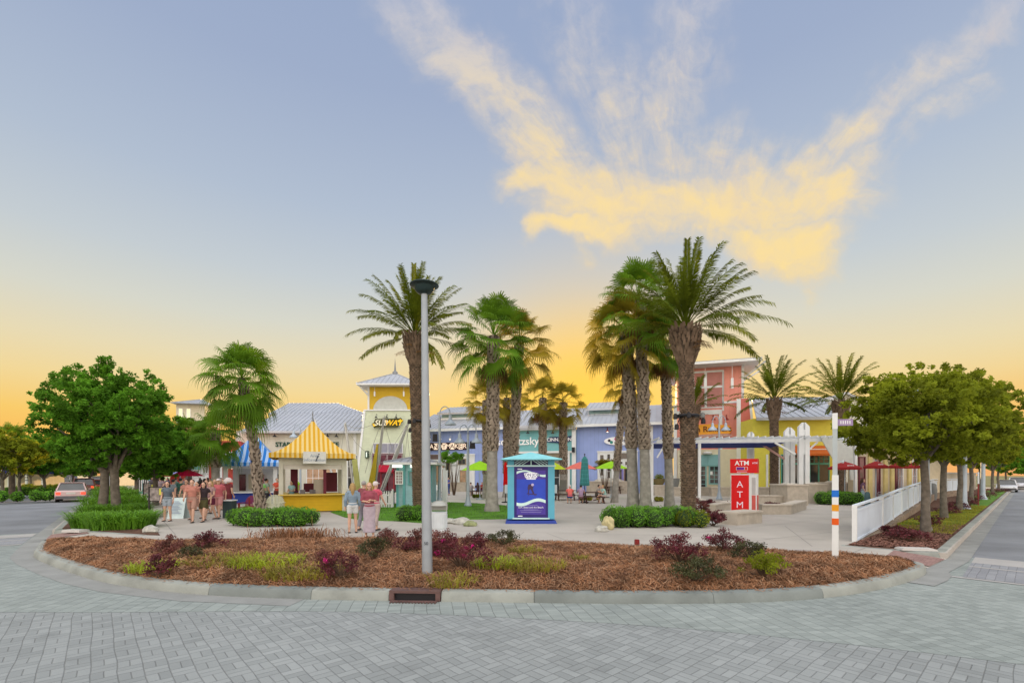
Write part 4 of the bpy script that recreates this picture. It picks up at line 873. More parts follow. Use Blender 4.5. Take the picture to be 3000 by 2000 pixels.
brownroof = mat('brown_shingle', (.12, .085, .075), .9, lines=('Z', .15, .3)); lampmat = mat('lamp_glow', (1, .85, .6), .5, emit=3, ecol=(1, .82, .55))
darkred = mat('dark_red_metal', (.22, .02, .02), .5); fascia = mat('teal_fascia', (.35, .52, .52), .6, lines=('Z', .3, .15))
def roofp(b, x0, x1, y0, z0, y1, z1, x0t=None, x1t=None, pitch=.5, t=.12):
    """standing seam slope from eave (y0,z0) to top (y1,z1)"""
    x0t = x0 if x0t is None else x0t; x1t = x1 if x1t is None else x1t
    b.mi(0).sheet((x0, y0, z0), (x1, y0, z0), (x1t, y1, z1), (x0t, y1, z1), t)
    n = int((x1 - x0) / pitch)
    for i in range(n + 1):
        x = x0 + (x1 - x0) * i / n; a, e = 0.0, 1.0
        if x < x0t: e = (x - x0) / (x0t - x0) if x0t > x0 else 1
        if x > x1t: e = (x1 - x) / (x1 - x1t) if x1 > x1t else 1
        if e > .05: b.beam((x, y0, z0 + .03), (x, y0 + (y1 - y0) * e, z0 + (z1 - z0) * e + .03), .04, .06)
def hip(b, x0, x1, y0, y1, z, za, xa0, xa1, ya, t=.1, pitch=.5):
    """hip roof over rect to ridge xa0..xa1 at ya"""
    A, B, C_, D_ = (x0, y0, z), (x1, y0, z), (x1, y1, z), (x0, y1, z); P1, P2 = (xa0, ya, za), (xa1, ya, za)
    if abs(xa1 - xa0) < .01:
        b.add([A, B, C_, D_, P1], [(0, 1, 4), (1, 2, 4), (2, 3, 4), (3, 0, 4), (3, 2, 1, 0)])
    else: b.add([A, B, C_, D_, P1, P2], [(0, 1, 5, 4), (1, 2, 5), (2, 3, 4, 5), (3, 0, 4), (3, 2, 1, 0)])
    n = max(2, int((x1 - x0) / pitch))
    for i in range(n + 1):
        x = x0 + (x1 - x0) * i / n; e = 1.0
        if x < xa0: e = (x - x0) / (xa0 - x0)
        elif x > xa1: e = (x1 - x) / (x1 - xa1)
        if e > .06: b.beam((x, y0, z + .02), (x, y0 + (ya - y0) * e, z + (za - z) * e + .02), .04, .06)
    for p, q in ((A, P1), (B, P2)): b.beam((p[0], p[1], p[2] + .03), (q[0], q[1], q[2] + .03), .12, .06)
def window(parent, x0, x1, z0, z1, y=0, cols=2, rows=2, fm=None, gm=None, fw=.08, label=None, sill=False, name='window', bw=.045):
    b = MB(); y0, y1 = y - .06, y + .02
    b.b2(x0 - fw, x0, y0, y1, z0 - fw, z1 + fw); b.b2(x1, x1 + fw, y0, y1, z0 - fw, z1 + fw); b.b2(x0, x1, y0, y1, z1, z1 + fw); b.b2(x0, x1, y0, y1, z0 - fw, z0)
    for i in range(1, cols): x = x0 + (x1 - x0) * i / cols; b.b2(x - bw / 2, x + bw / 2, y0 + .01, y1 - .005, z0, z1)
    for j in range(1, rows): z = z0 + (z1 - z0) * j / rows; b.b2(x0, x1, y0 + .015, y1 - .01, z - bw / 2, z + bw / 2)
    o = b.build(name, fm or white, parent); 
    if label: o['label'] = label
    g = MB(); g.b2(x0, x1, y - .02, y - .005, z0, z1); g.build('pane', gm or dglass, o)
    return o
def gooseneck(parent, x, z, y=0, m=None, glow=False, s=1.0):
    b = MB(); b.tube([(x, y, z + .25 * s), (x, y - .25 * s, z + .42 * s), (x, y - .5 * s, z + .35 * s), (x, y - .55 * s, z + .15 * s)], .025 * s, 6); b.lathe([(.04 * s, .16 * s), (.07 * s, .05 * s), (.2 * s, -.08 * s), (.22 * s, -.12 * s)], (x, y - .55 * s, z), 12)
    o = b.build('wall_lamp', m or darkred, parent)
    if glow: MB().ball((x, y - .55 * s, z - .12 * s), .09 * s, 8, 5).build('bulb', lampmat, o)
    return o
# ---- cream building with twin tier roof (left)
f = Fr(890, 52); z = lambda py, d=0: ZZ(py, 52 + d)
t = f.thing('shop_building', 'cream shop with two tier grey metal roof behind the yellow kiosk', 'building')
X = f.x
b = MB(); b.b2(X(690), X(1058), 0, 14, 0, z(1262)); b.build('wall', cream, t)
b = MB(); roofp(b, X(700, -.8), X(1062, -.8), -.8, z(1262, -.8), 5, z(1208, 5), X(822, 5), X(1062, 5)); b.b2(X(700, -.8), X(1062, -.8), -.86, -.78, z(1268, -.8), z(1262, -.8)); b.build('lower_roof', metalroof, t)
b = MB(); b.b2(X(800, 6), X(1060, 6), 5, 12, z(1235, 5), z(1209, 5)); b.build('clerestory', cream, t)
b = MB(); roofp(b, X(790, 5), X(1075, 5), 4.7, z(1211, 4.7), 9, z(1180, 9), X(848, 9), X(990, 9)); roofp(b, X(848, 9), X(990, 9), 9, z(1180, 9), 14, z(1211, 4.7)); b.build('upper_roof', metalroof, t)
o = txt('STARBUCKS   COFFEE', .72, mat('sign_green', (.03, .10, .07), .6), t, (X(901), -.1, z(1302)), ext=.05, bold=.02); 
for px in (812, 965, 991): gooseneck(t, X(px), z(1277), 0, black)
b = MB()
for px in (700, 1040): b.b2(X(px) - .15, X(px) + .15, -.05, 0, 0, z(1265))
b.build('corner_board', white, t)
window(t, X(1020), X(1046), .6, 4.2, 0, 2, 3)
window(t, X(900), X(985), .3, 3.2, 0, 5, 2, gm=litglass)
# ---- tapered pale green tower
f = Fr(1136, 50); X = f.x; z = lambda py, d=0: ZZ(py, 50 + d)
t = f.thing('tower_shop', 'pale green tapered tower with mustard top, white half circle and spire', 'building')
zt = z(1200); w0, w1 = (X(1232) - X(1043)) / 2, (X(1210) - X(1062)) / 2; x0 = 0
b = MB(); dpt = 2 * w0; b.box((x0, w0, zt / 2), (2 * w0, dpt, zt), 0, w1 / w0); b.build('lower_wall', greencream, t)
b = MB(); 
for s in (-1, 1): b.beam((s * w0, -.02, 0), (s * (w1 + .0), (w0 - w1) - .02, zt), .22, .12)
b.b2(-w1 - .1, w1 + .1, w0 - w1 - .12, w0 + w1 + .1, zt, zt + .12); b.build('corner_trim', white, t)
yb = w0 - w1 + .35; hw = (X(1200, yb) - X(1072, yb)) / 2; zt2 = z(1122, yb)
b = MB(); b.b2(-hw, hw, yb, yb + 2 * hw, zt + .12, zt2); b.build('upper_wall', yellowbox, t)
b = MB(); pts = [(math.cos(a) * (hw * .78), zt + .13 + math.sin(a) * 1.5) for a in [math.pi * i / 24 for i in range(25)]]; b.slabxz(pts, yb - .06, yb - .002); b.build('half_circle', mat('pale_grey_panel', (.50, .53, .50), .7), t)
b = MB()
for s in (-1, 1): b.b2(s * hw - .1, s * hw + .1, yb - .05, yb + .05, zt + .12, zt2)
for s in (-1, 1): b.beam((s * (hw + .05), yb - .1, zt2 - 1.3), (s * (hw + 1.0), yb - 1.0, zt2 - .1), .12); b.beam((s * (hw + .05), yb + .5, zt2 - 1.3), (s * (hw + 1.2), yb + .5, zt2 - .1), .12)
b.build('bracket', white, t)
ye = yb - 1.15; he = (X(1210, ye) - X(1034, ye)) / 2; zr_ = z(1123, ye)
b = MB(); hip(b, -he - .15, he + .15, ye, ye + 2 * he, zr_ + .02, z(1093, ye + he), 0, 0, ye + he); b.build('roof', metalroof, t)
b = MB(); b.b2(-he - .15, he + .15, ye - .04, ye + 2 * he, zr_ - .14, zr_ + .018); b.build('eave', white, t)
b = MB(); za = z(1094, ye + he); b.lathe([(.32, -.1), (.3, .15), (.12, .3), (.1, .55), (.03, 1.4), (.005, 1.75)], (0, ye + he, za), 12); b.build('spire', mat('zinc', (.22, .24, .26), .5, .4), t)
for s in (-1, 1):
    b = MB(); b.tube([(s * hw * .66, yb - .5, zt2), (s * hw * .66, yb - .5, zt2 - 1.0)], .015, 5); b.box((s * hw * .66, yb - .5, zt2 - 1.25), (.14, .14, .5)); b.build('hanging_lantern', white, t)
# sign: arrow ended lettering board
sy = (w0 - w1) * .72 - .25; zs = z(1236, sy); 
b = MB(); u_ = .0265 * (50 / 36.5)
def sp_(px, py): return (X(px, sy), z(py, sy))
b.slabxz([sp_(1090, 1241), sp_(1096, 1238), sp_(1100, 1227), sp_(1170, 1225), sp_(1175, 1223), sp_(1182, 1233), sp_(1174, 1240), sp_(1170, 1241), sp_(1167, 1251), sp_(1103, 1252), sp_(1097, 1254)], sy - .12, sy); sg = b.build('sign_board', mat('sign_dark_olive', (.06, .06, .012), .6), t)
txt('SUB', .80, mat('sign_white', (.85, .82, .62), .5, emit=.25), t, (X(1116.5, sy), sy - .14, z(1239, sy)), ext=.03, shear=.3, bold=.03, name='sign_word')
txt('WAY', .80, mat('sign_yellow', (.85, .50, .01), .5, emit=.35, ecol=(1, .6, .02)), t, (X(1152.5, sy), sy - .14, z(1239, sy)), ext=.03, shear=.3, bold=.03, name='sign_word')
b = MB(); b.slabxz([sp_(1165, 1232), sp_(1171, 1230), sp_(1174, 1227), sp_(1179, 1233), sp_(1173, 1236), sp_(1167, 1236)], sy - .16, sy - .12); b.slabxz([sp_(1103, 1246), sp_(1098, 1244), sp_(1097, 1240), sp_(1092, 1242), sp_(1096, 1249)], sy - .16, sy - .12); b.build('sign_arrow', MATS['sign_yellow'], t)
for px in (1104, 1135, 1162): gooseneck(t, X(px, sy), z(1222, sy), sy + .15, black, s=.8)
window(t, X(1093), X(1177), z(1325), z(1299), .25, 4, 1, gm=mat('grey_violet_glass', (.25, .26, .33), .3, var=.1, spec=.5), label='row of four grey violet panes')
b = MB(); b.b2(X(1090), X(1179), .02, .12, 0.0, z(1327)); b.build('entry_recess', wineglass, t)
for a_, c_ in ((1092, 1110), (1114, 1133), (1137, 1155), (1158, 1177)): window(t, X(a_), X(c_), z(1376), z(1332), -.02, 1, 2, gm=wineglass, fm=mat('mauve_frame', (.32, .25, .27), .6))
b = MB(); b.slabxz([(X(1110), z(1382)), (X(1155), z(1382)), (X(1152), z(1362)), (X(1116), z(1362))], -.9, -.08); b.build('awning', mat('crimson_canvas', (.45, .01, .04), .7), t)
for a_, c_ in ((1118, 1134), (1137, 1153)): window(t, X(a_), X(c_), .3, z(1386), -.03, 1, 1, gm=wineglass, fm=mat('red_door', (.30, .02, .03), .5), name='door', fw=.1)
for px, py in ((1074, 1331),):
    b = MB(); b.b2(X(px) - .16, X(px) + .16, -.02, .5, z(1341), z(1320)); b.build('sconce', mat('bottle_green', (.02, .06, .04), .4), t); b = MB(); b.b2(X(px) - .05, X(px) + .05, -.06, .0, z(1338), z(1324)); b.build('sconce_light', mat('soft_white_light', (.8, .9, .8), .5, emit=.5), t)
# ---- long shop row turned slightly: blue candy shop, teal shop, blue ice cream shop
EAVE = -17.5
f = Fr(1262, 57, EAVE); X = f.x
zl = lambda px, py, d=0: f.z(px, py, d)
ze = zl(1262, 1257, -.7)
t = f.thing('shop_building', 'lavender blue candy shop with a white shopfront and brown canopy', 'building')
xa, xb_ = X(1208), X(1486)
b = MB(); b.b2(xa, xb_, 0, 14, 0, ze); b.build('wall', blue, t)
b = MB(); roofp(b, xa, xb_, -.8, ze, 6, ze + 2.7); b.build('roof', metalroof, t)
b = MB(); b.b2(xa, xb_, -.84, -.76, ze - .28, ze + .0); b.build('fascia', white, t)
def dormer(t, pa, pb, d, y0):
    x_, y_ = X(pa, d), X(pb, d); b = MB(); b.b2(x_ + .3, y_ - .3, d, d + 4, ze + 1.0, y0 - .2); b.build('dormer_wall', fascia, t)
    b = MB(); roofp(b, x_, y_, d - .7, y0 - .2, d + 3.5, y0 + 1.1); b.b2(x_, y_, d - .74, d - .66, y0 - .42, y0 - .2); b.build('dormer_roof', metalroof, t)
    b = MB(); b.b2(x_ + .2, y_ - .2, d - .35, d - .02, y0 - 1.05, y0 - .8); b.build('dormer_ledge', white, t)
dormer(t, 1288, 1410, 3.2, zl(1290, 1205, 2.5))
b = MB(); b.b2(X(1240), X(1392), -.2, 0, 0, zl(1380, 1330)); b.b2(X(1240), X(1394), -.3, -.2, zl(1380, 1333), zl(1380, 1329)); b.build('shopfront', white, t)
zS = zl(1310, 1307)
b = MB(); b.b2(X(1247), X(1370), -.12, 0, zS - .45, zS + .45); b.build('sign_board', mat('sign_choc', (.045, .018, .018), .6), t)
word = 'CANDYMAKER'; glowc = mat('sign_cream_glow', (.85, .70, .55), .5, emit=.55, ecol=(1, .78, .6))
xs_ = [X(1249.5 + 13.1 * i, -.1) for i in range(10)]
for i, ch in enumerate(word):
    cx = X(1253.0 + 12.1 * i, -.1); 
    if i in (2, 4, 6, 8):
        b = MB(); b.b2(cx - .25, cx + .25, -.15, -.121, zS - .38, zS + .38); b.build('letter_tile', glowc, t); txt(ch, .78, MATS['sign_choc'], t, (cx, -.17, zS - .02), ext=.012, name='letter')
    else: txt(ch, .78, glowc, t, (cx, -.15, zS - .02), ext=.02, name='letter')
for px in (1264, 1295, 1323, 1352):
    gooseneck(t, X(px), zl(px, 1285), 0, white, True, .8)
    
xc0, xc1 = X(1238), X(1326); zc_ = zl(1320, 1346)
b = MB(); b.mi(0); b.add([(xc0, -1.6, zc_), (xc1, -1.6, zc_), (xc1 - .9, -.3, zc_ + .62), (xc0, -.3, zc_ + .62), (xc1, -.3, zc_)], [(0, 1, 2, 3), (1, 4, 2), (0, 3, 4, 1)]); b.build('canopy', brownroof, t)
b = MB(); b.b2(xc0, xc1, -1.62, -.2, zc_ - .24, zc_ - .005); b.b2(X(1304), X(1310), -1.5, -1.3, 0, zc_ - .24); b.build('canopy_frame', white, t)
window(t, X(1245), X(1302), 1.3, zc_ - .35, -.22, 3, 2, gm=litglass, fm=mat('tan_frame', (.28, .24, .16), .6)); window(t, X(1311), X(1319), 1.3, zc_ - .35, -.22, 1, 2, fm=MATS['tan_frame'])
window(t, X(1346), X(1366), zl(1355, 1359), zl(1355, 1345), -.22, 2, 1, fm=MATS['tan_frame']); window(t, X(1351), X(1366), 1.25, zl(1355, 1378), -.22, 2, 2, gm=litglass, fm=MATS['tan_frame'])
txt('OPEN', .33, mat('pale_sage', (.30, .36, .30), .7), t, (X(1333), -.22, 3.2), ext=.004, name='lettering')
b = MB(); b.b2(X(1240), X(1370), -.75, -.3, 0, 1.1); b.b2(X(1240), X(1371), -.8, -.25, 1.1, 1.22); b.build('stone_base', stone, t)
# teal shop
t2 = f.thing('shop_building', 'teal shop with white script lettering between the two lavender shops', 'building')
ta, tb = X(1487, -.25), X(1688, -.25); zt_ = ze - .45
b = MB(); b.b2(ta + .02, tb - .02, -.25, 13, 0, zt_); b.build('wall', teal, t2)
b = MB(); roofp(b, ta, tb, -.95, ze + .05, 6, ze + 2.72); b.b2(ta, tb, -1.0, -.93, ze - .25, ze + .05); b.b2(ta, tb, -.9, -.3, zt_, ze - .04); b.build('roof', metalroof, t2)
b = MB(); zc_ = zl(1600, 1324); b.b2(ta, tb, -.42, -.26, zc_ - .12, zc_ + .1); b.b2(tb - .45, tb, -.45, -.26, 0, ze - .3); b.b2(X(1668) - .12, X(1668) + .12, -.4, -.26, 0, zl(1668, 1321)); b.build('trim', white, t2)
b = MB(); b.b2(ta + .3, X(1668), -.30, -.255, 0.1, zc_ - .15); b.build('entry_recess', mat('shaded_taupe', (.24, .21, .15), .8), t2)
for a_, c_ in ((1545, 1580), (1600, 1640)): window(t2, X(a_), X(c_), .4, 3.2, -.32, 2, 2)
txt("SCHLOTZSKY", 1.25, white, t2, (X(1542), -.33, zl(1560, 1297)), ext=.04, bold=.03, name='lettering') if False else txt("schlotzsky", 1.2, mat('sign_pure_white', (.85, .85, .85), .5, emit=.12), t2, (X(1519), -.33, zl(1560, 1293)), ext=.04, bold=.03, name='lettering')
b = MB(); cx, cz = X(1640), zl(1640, 1288); b.slabxz([(cx - 1.4, cz - .25), (cx - 1.1, cz + .32), (cx + .9, cz + .34), (cx + 1.35, cz + .42), (cx + 1.35, cz - .1), (cx + 1.0, cz - .28), (cx + .2, cz - .35), (cx, cz - .5), (cx - .2, cz - .35)], -.36, -.262); b.build('sign_board', mat('sign_navy', (.03, .05, .12), .6), t2)
txt('CINNABON', .52, MATS['sign_pure_white'], t2, (cx, -.38, cz), ext=.02, name='lettering', bold=.01)
for px in (1552, 1596, 1624, 1660): gooseneck(t2, X(px), zl(px, 1268), -.26, black)
b = MB(); b.box((X(1683), -.7, zl(1683, 1318)), (.3, .3, .55)); b.build('wall_speaker', black, t2)
# blue ice cream shop
t3 = f.thing('shop_building', 'lavender blue shop with a surfboard shaped sign and white framed entrance', 'building')
ua, ub = X(1689), X(1968)
b = MB(); b.b2(ua, ub, 0, 13, 0, ze); b.build('wall', blue, t3)
b = MB(); roofp(b, ua, ub, -.8, ze, 6, ze + 2.7); b.build('roof', metalroof, t3)
b = MB(); b.b2(ua, ub, -.84, -.76, ze - .28, ze); b.b2(X(1838) + 2.2, X(1838) + 2.45, -.05, -.001, 0, ze - .3); b.b2(X(1908), X(1913), -.05, -.001, 0, ze - .3); b.build('fascia', white, t3)
zzz = zl; dormer(t3, 1718, 1838, 3.2, zl(1720, 1192, 2.5))
zf = zl(1800, 1320); xf0, xf1 = X(1751), X(1868)
b = MB(); b.b2(xf0, xf1, -.16, 0, .1, zf); b.b2(xf0 - .05, xf1 + .05, -.24, -.16, zf - .14, zf); b.build('shopfront', white, t3)
for a_, c_, p0, p1 in ((1759, 1769, 1346, 1332), (1780, 1788, 1345, 1330), (1800, 1845, 1344, 1327), (1760, 1769, 1392, 1352), (1802, 1824, 1358, 1352), (1832, 1845, 1362, 1352), (1850, 1862, 1362, 1330)): window(t3, X(a_), X(c_), zl(1800, p0), zl(1800, p1), -.18, 1, 1, fw=.04)
window(t3, X(1780), X(1788), .4, zl(1785, 1352), -.18, 1, 3, fw=.04)
window(t3, X(1808), X(1822), .5, zl(1815, 1375), -.18, 2, 1, fm=mat('violet_door', (.22, .20, .50), .6), name='door', fw=.18); window(t3, X(1832), X(1846), .5, zl(1840, 1375), -.18, 1, 1, fm=mat('walnut', (.14, .06, .04), .6), name='door', fw=.1)
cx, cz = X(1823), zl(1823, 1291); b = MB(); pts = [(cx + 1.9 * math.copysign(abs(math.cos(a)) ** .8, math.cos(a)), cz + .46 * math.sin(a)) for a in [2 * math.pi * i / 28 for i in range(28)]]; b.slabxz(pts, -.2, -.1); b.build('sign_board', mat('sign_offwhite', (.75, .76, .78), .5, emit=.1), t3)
txt('Dippin', .52, mat('sign_slate', (.08, .09, .16), .6), t3, (cx + .1, -.22, cz + .08), ext=.01, name='lettering', bold=.012); txt('DOTS', .2, MATS['sign_slate'], t3, (cx + .55, -.22, cz - .24), ext=.01, name='lettering')
for dx_, dz_, r_, cc in ((-1.35, .05, .15, (.02, .01, .03)), (-1.12, -.14, .17, (.03, .25, .22)), (-.62, .2, .19, (.65, .03, .22)), (-.28, -.28, .17, (.75, .10, .02)), (.9, .25, .14, (.75, .6, .05))):
    b = MB(); b.slabxz([(cx + dx_ + r_ * math.cos(a), cz + dz_ + r_ * math.sin(a)) for a in [2 * math.pi * i / 14 for i in range(14)]], -.215, -.2); b.build('sign_dot', mat('dot%.2f%.2f' % (cc[0], cc[1]), cc, .5), t3)
for px in (1781, 1825): gooseneck(t3, X(px), zl(px, 1262), 0, darkred, True, .9)
# ---- coral tower
f = Fr(2085, 45, EAVE); X = f.x; zl2 = lambda px, py, d=0: f.z(px, py, d)
t = f.thing('tower_shop', 'tall coral tower shop with white trim and low hipped metal roof', 'building')
xl, xr = X(1975), X(2183); ztop = zl2(2100, 1056); yb = .8; zmid = zl2(2170, 1168)
b = MB(); b.b2(xl + .3, xr, yb, yb + 7, 0, ztop); b.build('wall', coral, t)
b = MB(); xo0, xo1, xi = X(2213), X(2196), X(2166); b.slabxz([(xi, 0), (xo0 + .3, 0), (xo1, zmid), (xi, zmid)], -.1, yb + 6); b.build('buttress', coralr, t)
b = MB(); b.beam((xo0 + .3, -.12, 0), (xo1, -.12, zmid), .2, .1); b.b2(xi - .25, xi + .1, -.14, -.1, 0, zmid); b.b2(xr - .2, xr + .02, yb - .05, yb, zmid, ztop)
b.b2(X(1974), X(1984), yb - .06, yb, 0, zl2(1980, 1183)); zb_ = zl2(2060, 1205); b.b2(X(1984), X(2118), yb - .08, yb - .002, zb_ - .22, zb_ + .22); b.b2(X(2109), X(2119), yb - .07, yb - .001, 0, zb_ - .22)
b.b2(X(2119), xi, yb - .06, yb - .001, zl2(2140, 1177), zl2(2140, 1171)); b.b2(X(2119), X(2124), yb - .06, yb - .001, zb_ + .1, zl2(2120, 1083)); b.b2(X(2030), X(2124), yb - .065, yb - .002, zl2(2080, 1086), zl2(2080, 1082)); b.build('trim', white, t)
pan = mat('coral_screen', (.45, .20, .18), .6, lines=('Z', .12, .2))
for a_, c_ in ((2034, 2064), (2071, 2117)):
    for p0, p1 in ((1130, 1088), (1192, 1136)): window(t, X(a_, yb), X(c_, yb), zl2(2085, p0, yb), zl2(2085, p1, yb), yb, 1, 1, gm=pan, fw=.1)
b = MB(); xe0, xe1 = X(1945, -1), X(2233, -1); ye = -1.0; zee = zl2(2150, 1053, -1)
hip(b, xe0, xe1, ye, ye + 10.5, zee, zee + 1.15, xe0 + 4.5, xe1 - 4.2, ye + 5.2); b.build('roof', metalroof, t)
b = MB(); b.b2(xe0, xe1, ye - .05, ye + 10.5, zee - .22, zee - .003); b.beam((xr, yb + .1, zee - 1.4), (xr + 1.6, ye + .4, zee - .25), .14); b.beam((xr, yb + 3, zee - 1.4), (xr + 1.9, yb + 3, zee - .25), .14); b.build('eave', white, t)
for px in (2066, 2145):
    b = MB(); x_ = X(px, -.3); zt_ = zee - .22; b.tube([(x_, -.3, zt_), (x_, -.3, zl2(px, 1110))], .025, 5); b.box((x_, -.3, zl2(px, 1124)), (.22, .22, .95)); b.build('hanging_lantern', white, t)
# sign
cz = zl2(2085, 1256); xs0, xs1 = X(2028), X(2148); cx = (xs0 + xs1) / 2
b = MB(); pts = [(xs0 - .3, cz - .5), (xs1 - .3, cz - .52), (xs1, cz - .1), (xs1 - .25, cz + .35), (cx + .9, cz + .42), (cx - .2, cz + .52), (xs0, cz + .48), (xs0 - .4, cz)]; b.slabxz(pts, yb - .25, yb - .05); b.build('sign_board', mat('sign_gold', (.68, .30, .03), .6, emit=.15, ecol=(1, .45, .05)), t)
txt('Rum Runners', .78, mat('sign_brown', (.13, .035, .015), .6), t, (cx - .35, yb - .27, cz + .02), ext=.02, name='lettering', bold=.03, sx=.98)
b = MB(); b.slabxz([(cx - 1.4, cz - .48), (xs1 - .3, cz - .42), (xs1 - .3, cz - .70), (cx - 1.9, cz - .85)], yb - .3, yb - .1); b.build('sign_strip', mat('sign_strip', (.55, .30, .24), .6), t)
txt('GREAT FOOD, DRINKS AND GREAT FUN', .15, white, t, (cx + .4, yb - .32, cz - .60), ext=.005, name='lettering')
for px in (2050, 2091, 2130): gooseneck(t, X(px), zl2(px, 1225), yb, darkred)
# lower cream entrance with teal doors
b = MB(); zc_ = zl2(2080, 1316); b.b2(X(1985), X(2163), -.1, yb - .07, 0, zc_); b.build('entrance_wall', cream2, t)
window(t, X(2042), X(2105), zl2(2080, 1362), zl2(2080, 1334), -.12, 2, 1, gm=mat('pale_teal_panel', (.22, .45, .48), .4), fm=mat('teal_frame', (.20, .42, .42), .6)); window(t, X(2046), X(2066), .8, zl2(2060, 1366), -.12, 1, 5, fm=MATS['teal_frame'], name='door', fw=.12); window(t, X(2080), X(2104), 1.3, zl2(2090, 1366), -.12, 2, 4, fm=MATS['teal_frame'], name='door', fw=.12)
b = MB(); b.b2(X(2080), X(2087), -.2, -.15, zl2(2080, 1390), zl2(2080, 1380)); b.build('notice', white, t)
b = MB(); b.lathe([(.25, 0), (.42, -.08), (.42, -.16), (.3, -.26)], (X(2072), -.3, zl2(2070, 1323)), 14); b.build('round_lamp', white, t)
b = MB(); b.b2(X(1990), X(2163), -.9, -.3, 0, .85); b.b2(X(1990), X(2163), -.95, -.25, .85, .95); b.build('stone_base', stone, t)
# white pergola and blue canvas in front of it, posts with pointed tops
f = Fr(2200, 33, -8); X = f.x; zl3 = lambda px, py, d=0: f.z(px, py, d)
t = f.thing('pergola', 'white timber pergola with navy canvas and two tall pointed posts', 'pergola')
zt_ = zl3(2250, 1296)
b = MB(); 
for d in (0, 2.6): b.beam((X(1925), d, zt_ - .0 + .15), (X(2415), d, zt_ + .15), .10, .22)
b.build('beam', white, t); b = MB()
for i in range(26): x_ = X(1905) + (X(2420) - X(1905)) * i / 25; b.b2(x_ - .03, x_ + .03, -.9, 3.4, zt_ + .262, zt_ + .40)
b.build('rafters', white, t)
b = MB(); b.sheet((X(2042), .2, zt_ - .0), (X(2300), .2, zt_ - .0), (X(2300), 2.4, zt_ - .2), (X(2042), 2.4, zt_ - .2), .03); b.sheet((X(1905), .2, zt_ - .0), (X(2030), .2, zt_ - .0), (X(2030), 2.4, zt_ - .2), (X(1905), 2.4, zt_ - .2), .03); b.build('canvas', navy, t)
def pointed(px, w, ztop_, y=0, z0=0.9):
    b = MB(); x_ = X(px, y); 
    for s in (-1, 1): b.slabxz([(x_ + s * .06, z0), (x_ + s * w, z0), (x_ + s * w, ztop_ - w * .9), (x_ + s * .06, ztop_)], y - .14, y + .14)
    b.b2(x_ - .06, x_ + .06, y - .08, y + .08, z0 + 2.6, zt_ + .2); b.b2(x_ - .06, x_ + .06, y - .08, y + .08, ztop_ - .9, ztop_ - .5); b.build('post', white, t)
pointed(2354, .34, zl3(2354, 1237), 0); pointed(2312, .34, zl3(2312, 1245), 1.6); pointed(2199, .22, zl3(2199, 1255), 2.6, .0)
b = MB(); b.b2(X(2049) - .09, X(2049) + .09, -.09, .09, 0, zt_); b.build('post', white, t); b = MB(); b.b2(X(1910) - .09, X(1910) + .09, -.09, .09, 0, zt_); b.build('post', white, t)
b = MB(); b.beam((X(2330), 0, zl3(2330, 1330)), (X(2270), 0, zt_), .13); b.beam((X(2370), 0, zl3(2370, 1316)), (X(2395), 0, zt_), .1); b.beam((X(1925), 0, zl3(1925, 1340)), (X(1950), 0, zt_), .1); b.build('brace', white, t)
b = MB(); b.beam((X(2303, 1.6), 1.6, zl3(2300, 1345)), (X(2230, 1.6), 1.6, zt_), .13); b.build('brace', mat('pink_paint', (.55, .33, .30), .6), t)
# ---- yellow shop
f = Fr(2330, 41, -6); X = f.x; zl4 = lambda px, py, d=0: f.z(px, py, d)
t = f.thing('shop_building', 'lemon yellow shop with grey metal roof and an orange awning', 'building')
ze4 = zl4(2300, 1222, -.7); ya, yb_ = X(2205), X(2452)
b = MB(); b.b2(ya, yb_, 0, 10, 0, ze4); b.build('wall', lemon, t)
b = MB(); roofp(b, ya, yb_ - .2, -.8, ze4, 5.5, zl4(2300, 1164, 5.5), X(2203, 5.5), X(2405, 5.5), pitch=.6); b.b2(ya, yb_ - .2, -.85, -.77, ze4 - .25, ze4); b.build('roof', metalroof, t)
b = MB(); zs_ = zl4(2380, 1330); b.add([(X(2312), -1.4, zs_), (X(2430), -1.4, zs_), (X(2420), -.1, zl4(2380, 1305)), (X(2318), -.1, zl4(2380, 1305)), (X(2312), -.1, zs_), (X(2430), -.1, zs_)], [(0, 1, 2, 3), (0, 3, 4), (1, 5, 2), (0, 4, 5, 1)]); b.b2(X(2312), X(2430), -1.43, -1.36, zs_ - .18, zs_); b.build('awning', orange, t)
txt('CAFE', .3, white, t, (X(2395), -1.1, zs_ + .42), (R(58), 0, 0), .004, name='lettering') if False else None
b = MB(); b.b2(X(2345), X(2405), -1.02, -.99, zs_ + .35, zs_ + .42); b.build('awning_line', white, t)
for a_, c_ in ((2290, 2303), (2310, 2340), (2372, 2396), (2398, 2426)): window(t, X(a_), X(c_), .6, zs_ - .9, -.05, 1, 1, fm=mat('sea_green', (.10, .38, .30), .6)); window(t, X(a_), X(c_), zs_ - .75, zs_ - .08, -.05, 2, 2, fm=MATS['sea_green'])
b = MB(); b.b2(X(2244), X(2250), -.06, 0, 0, zs_); b.b2(X(2280), X(2284), -.06, 0, 0, zs_); b.build('trim', white, t)
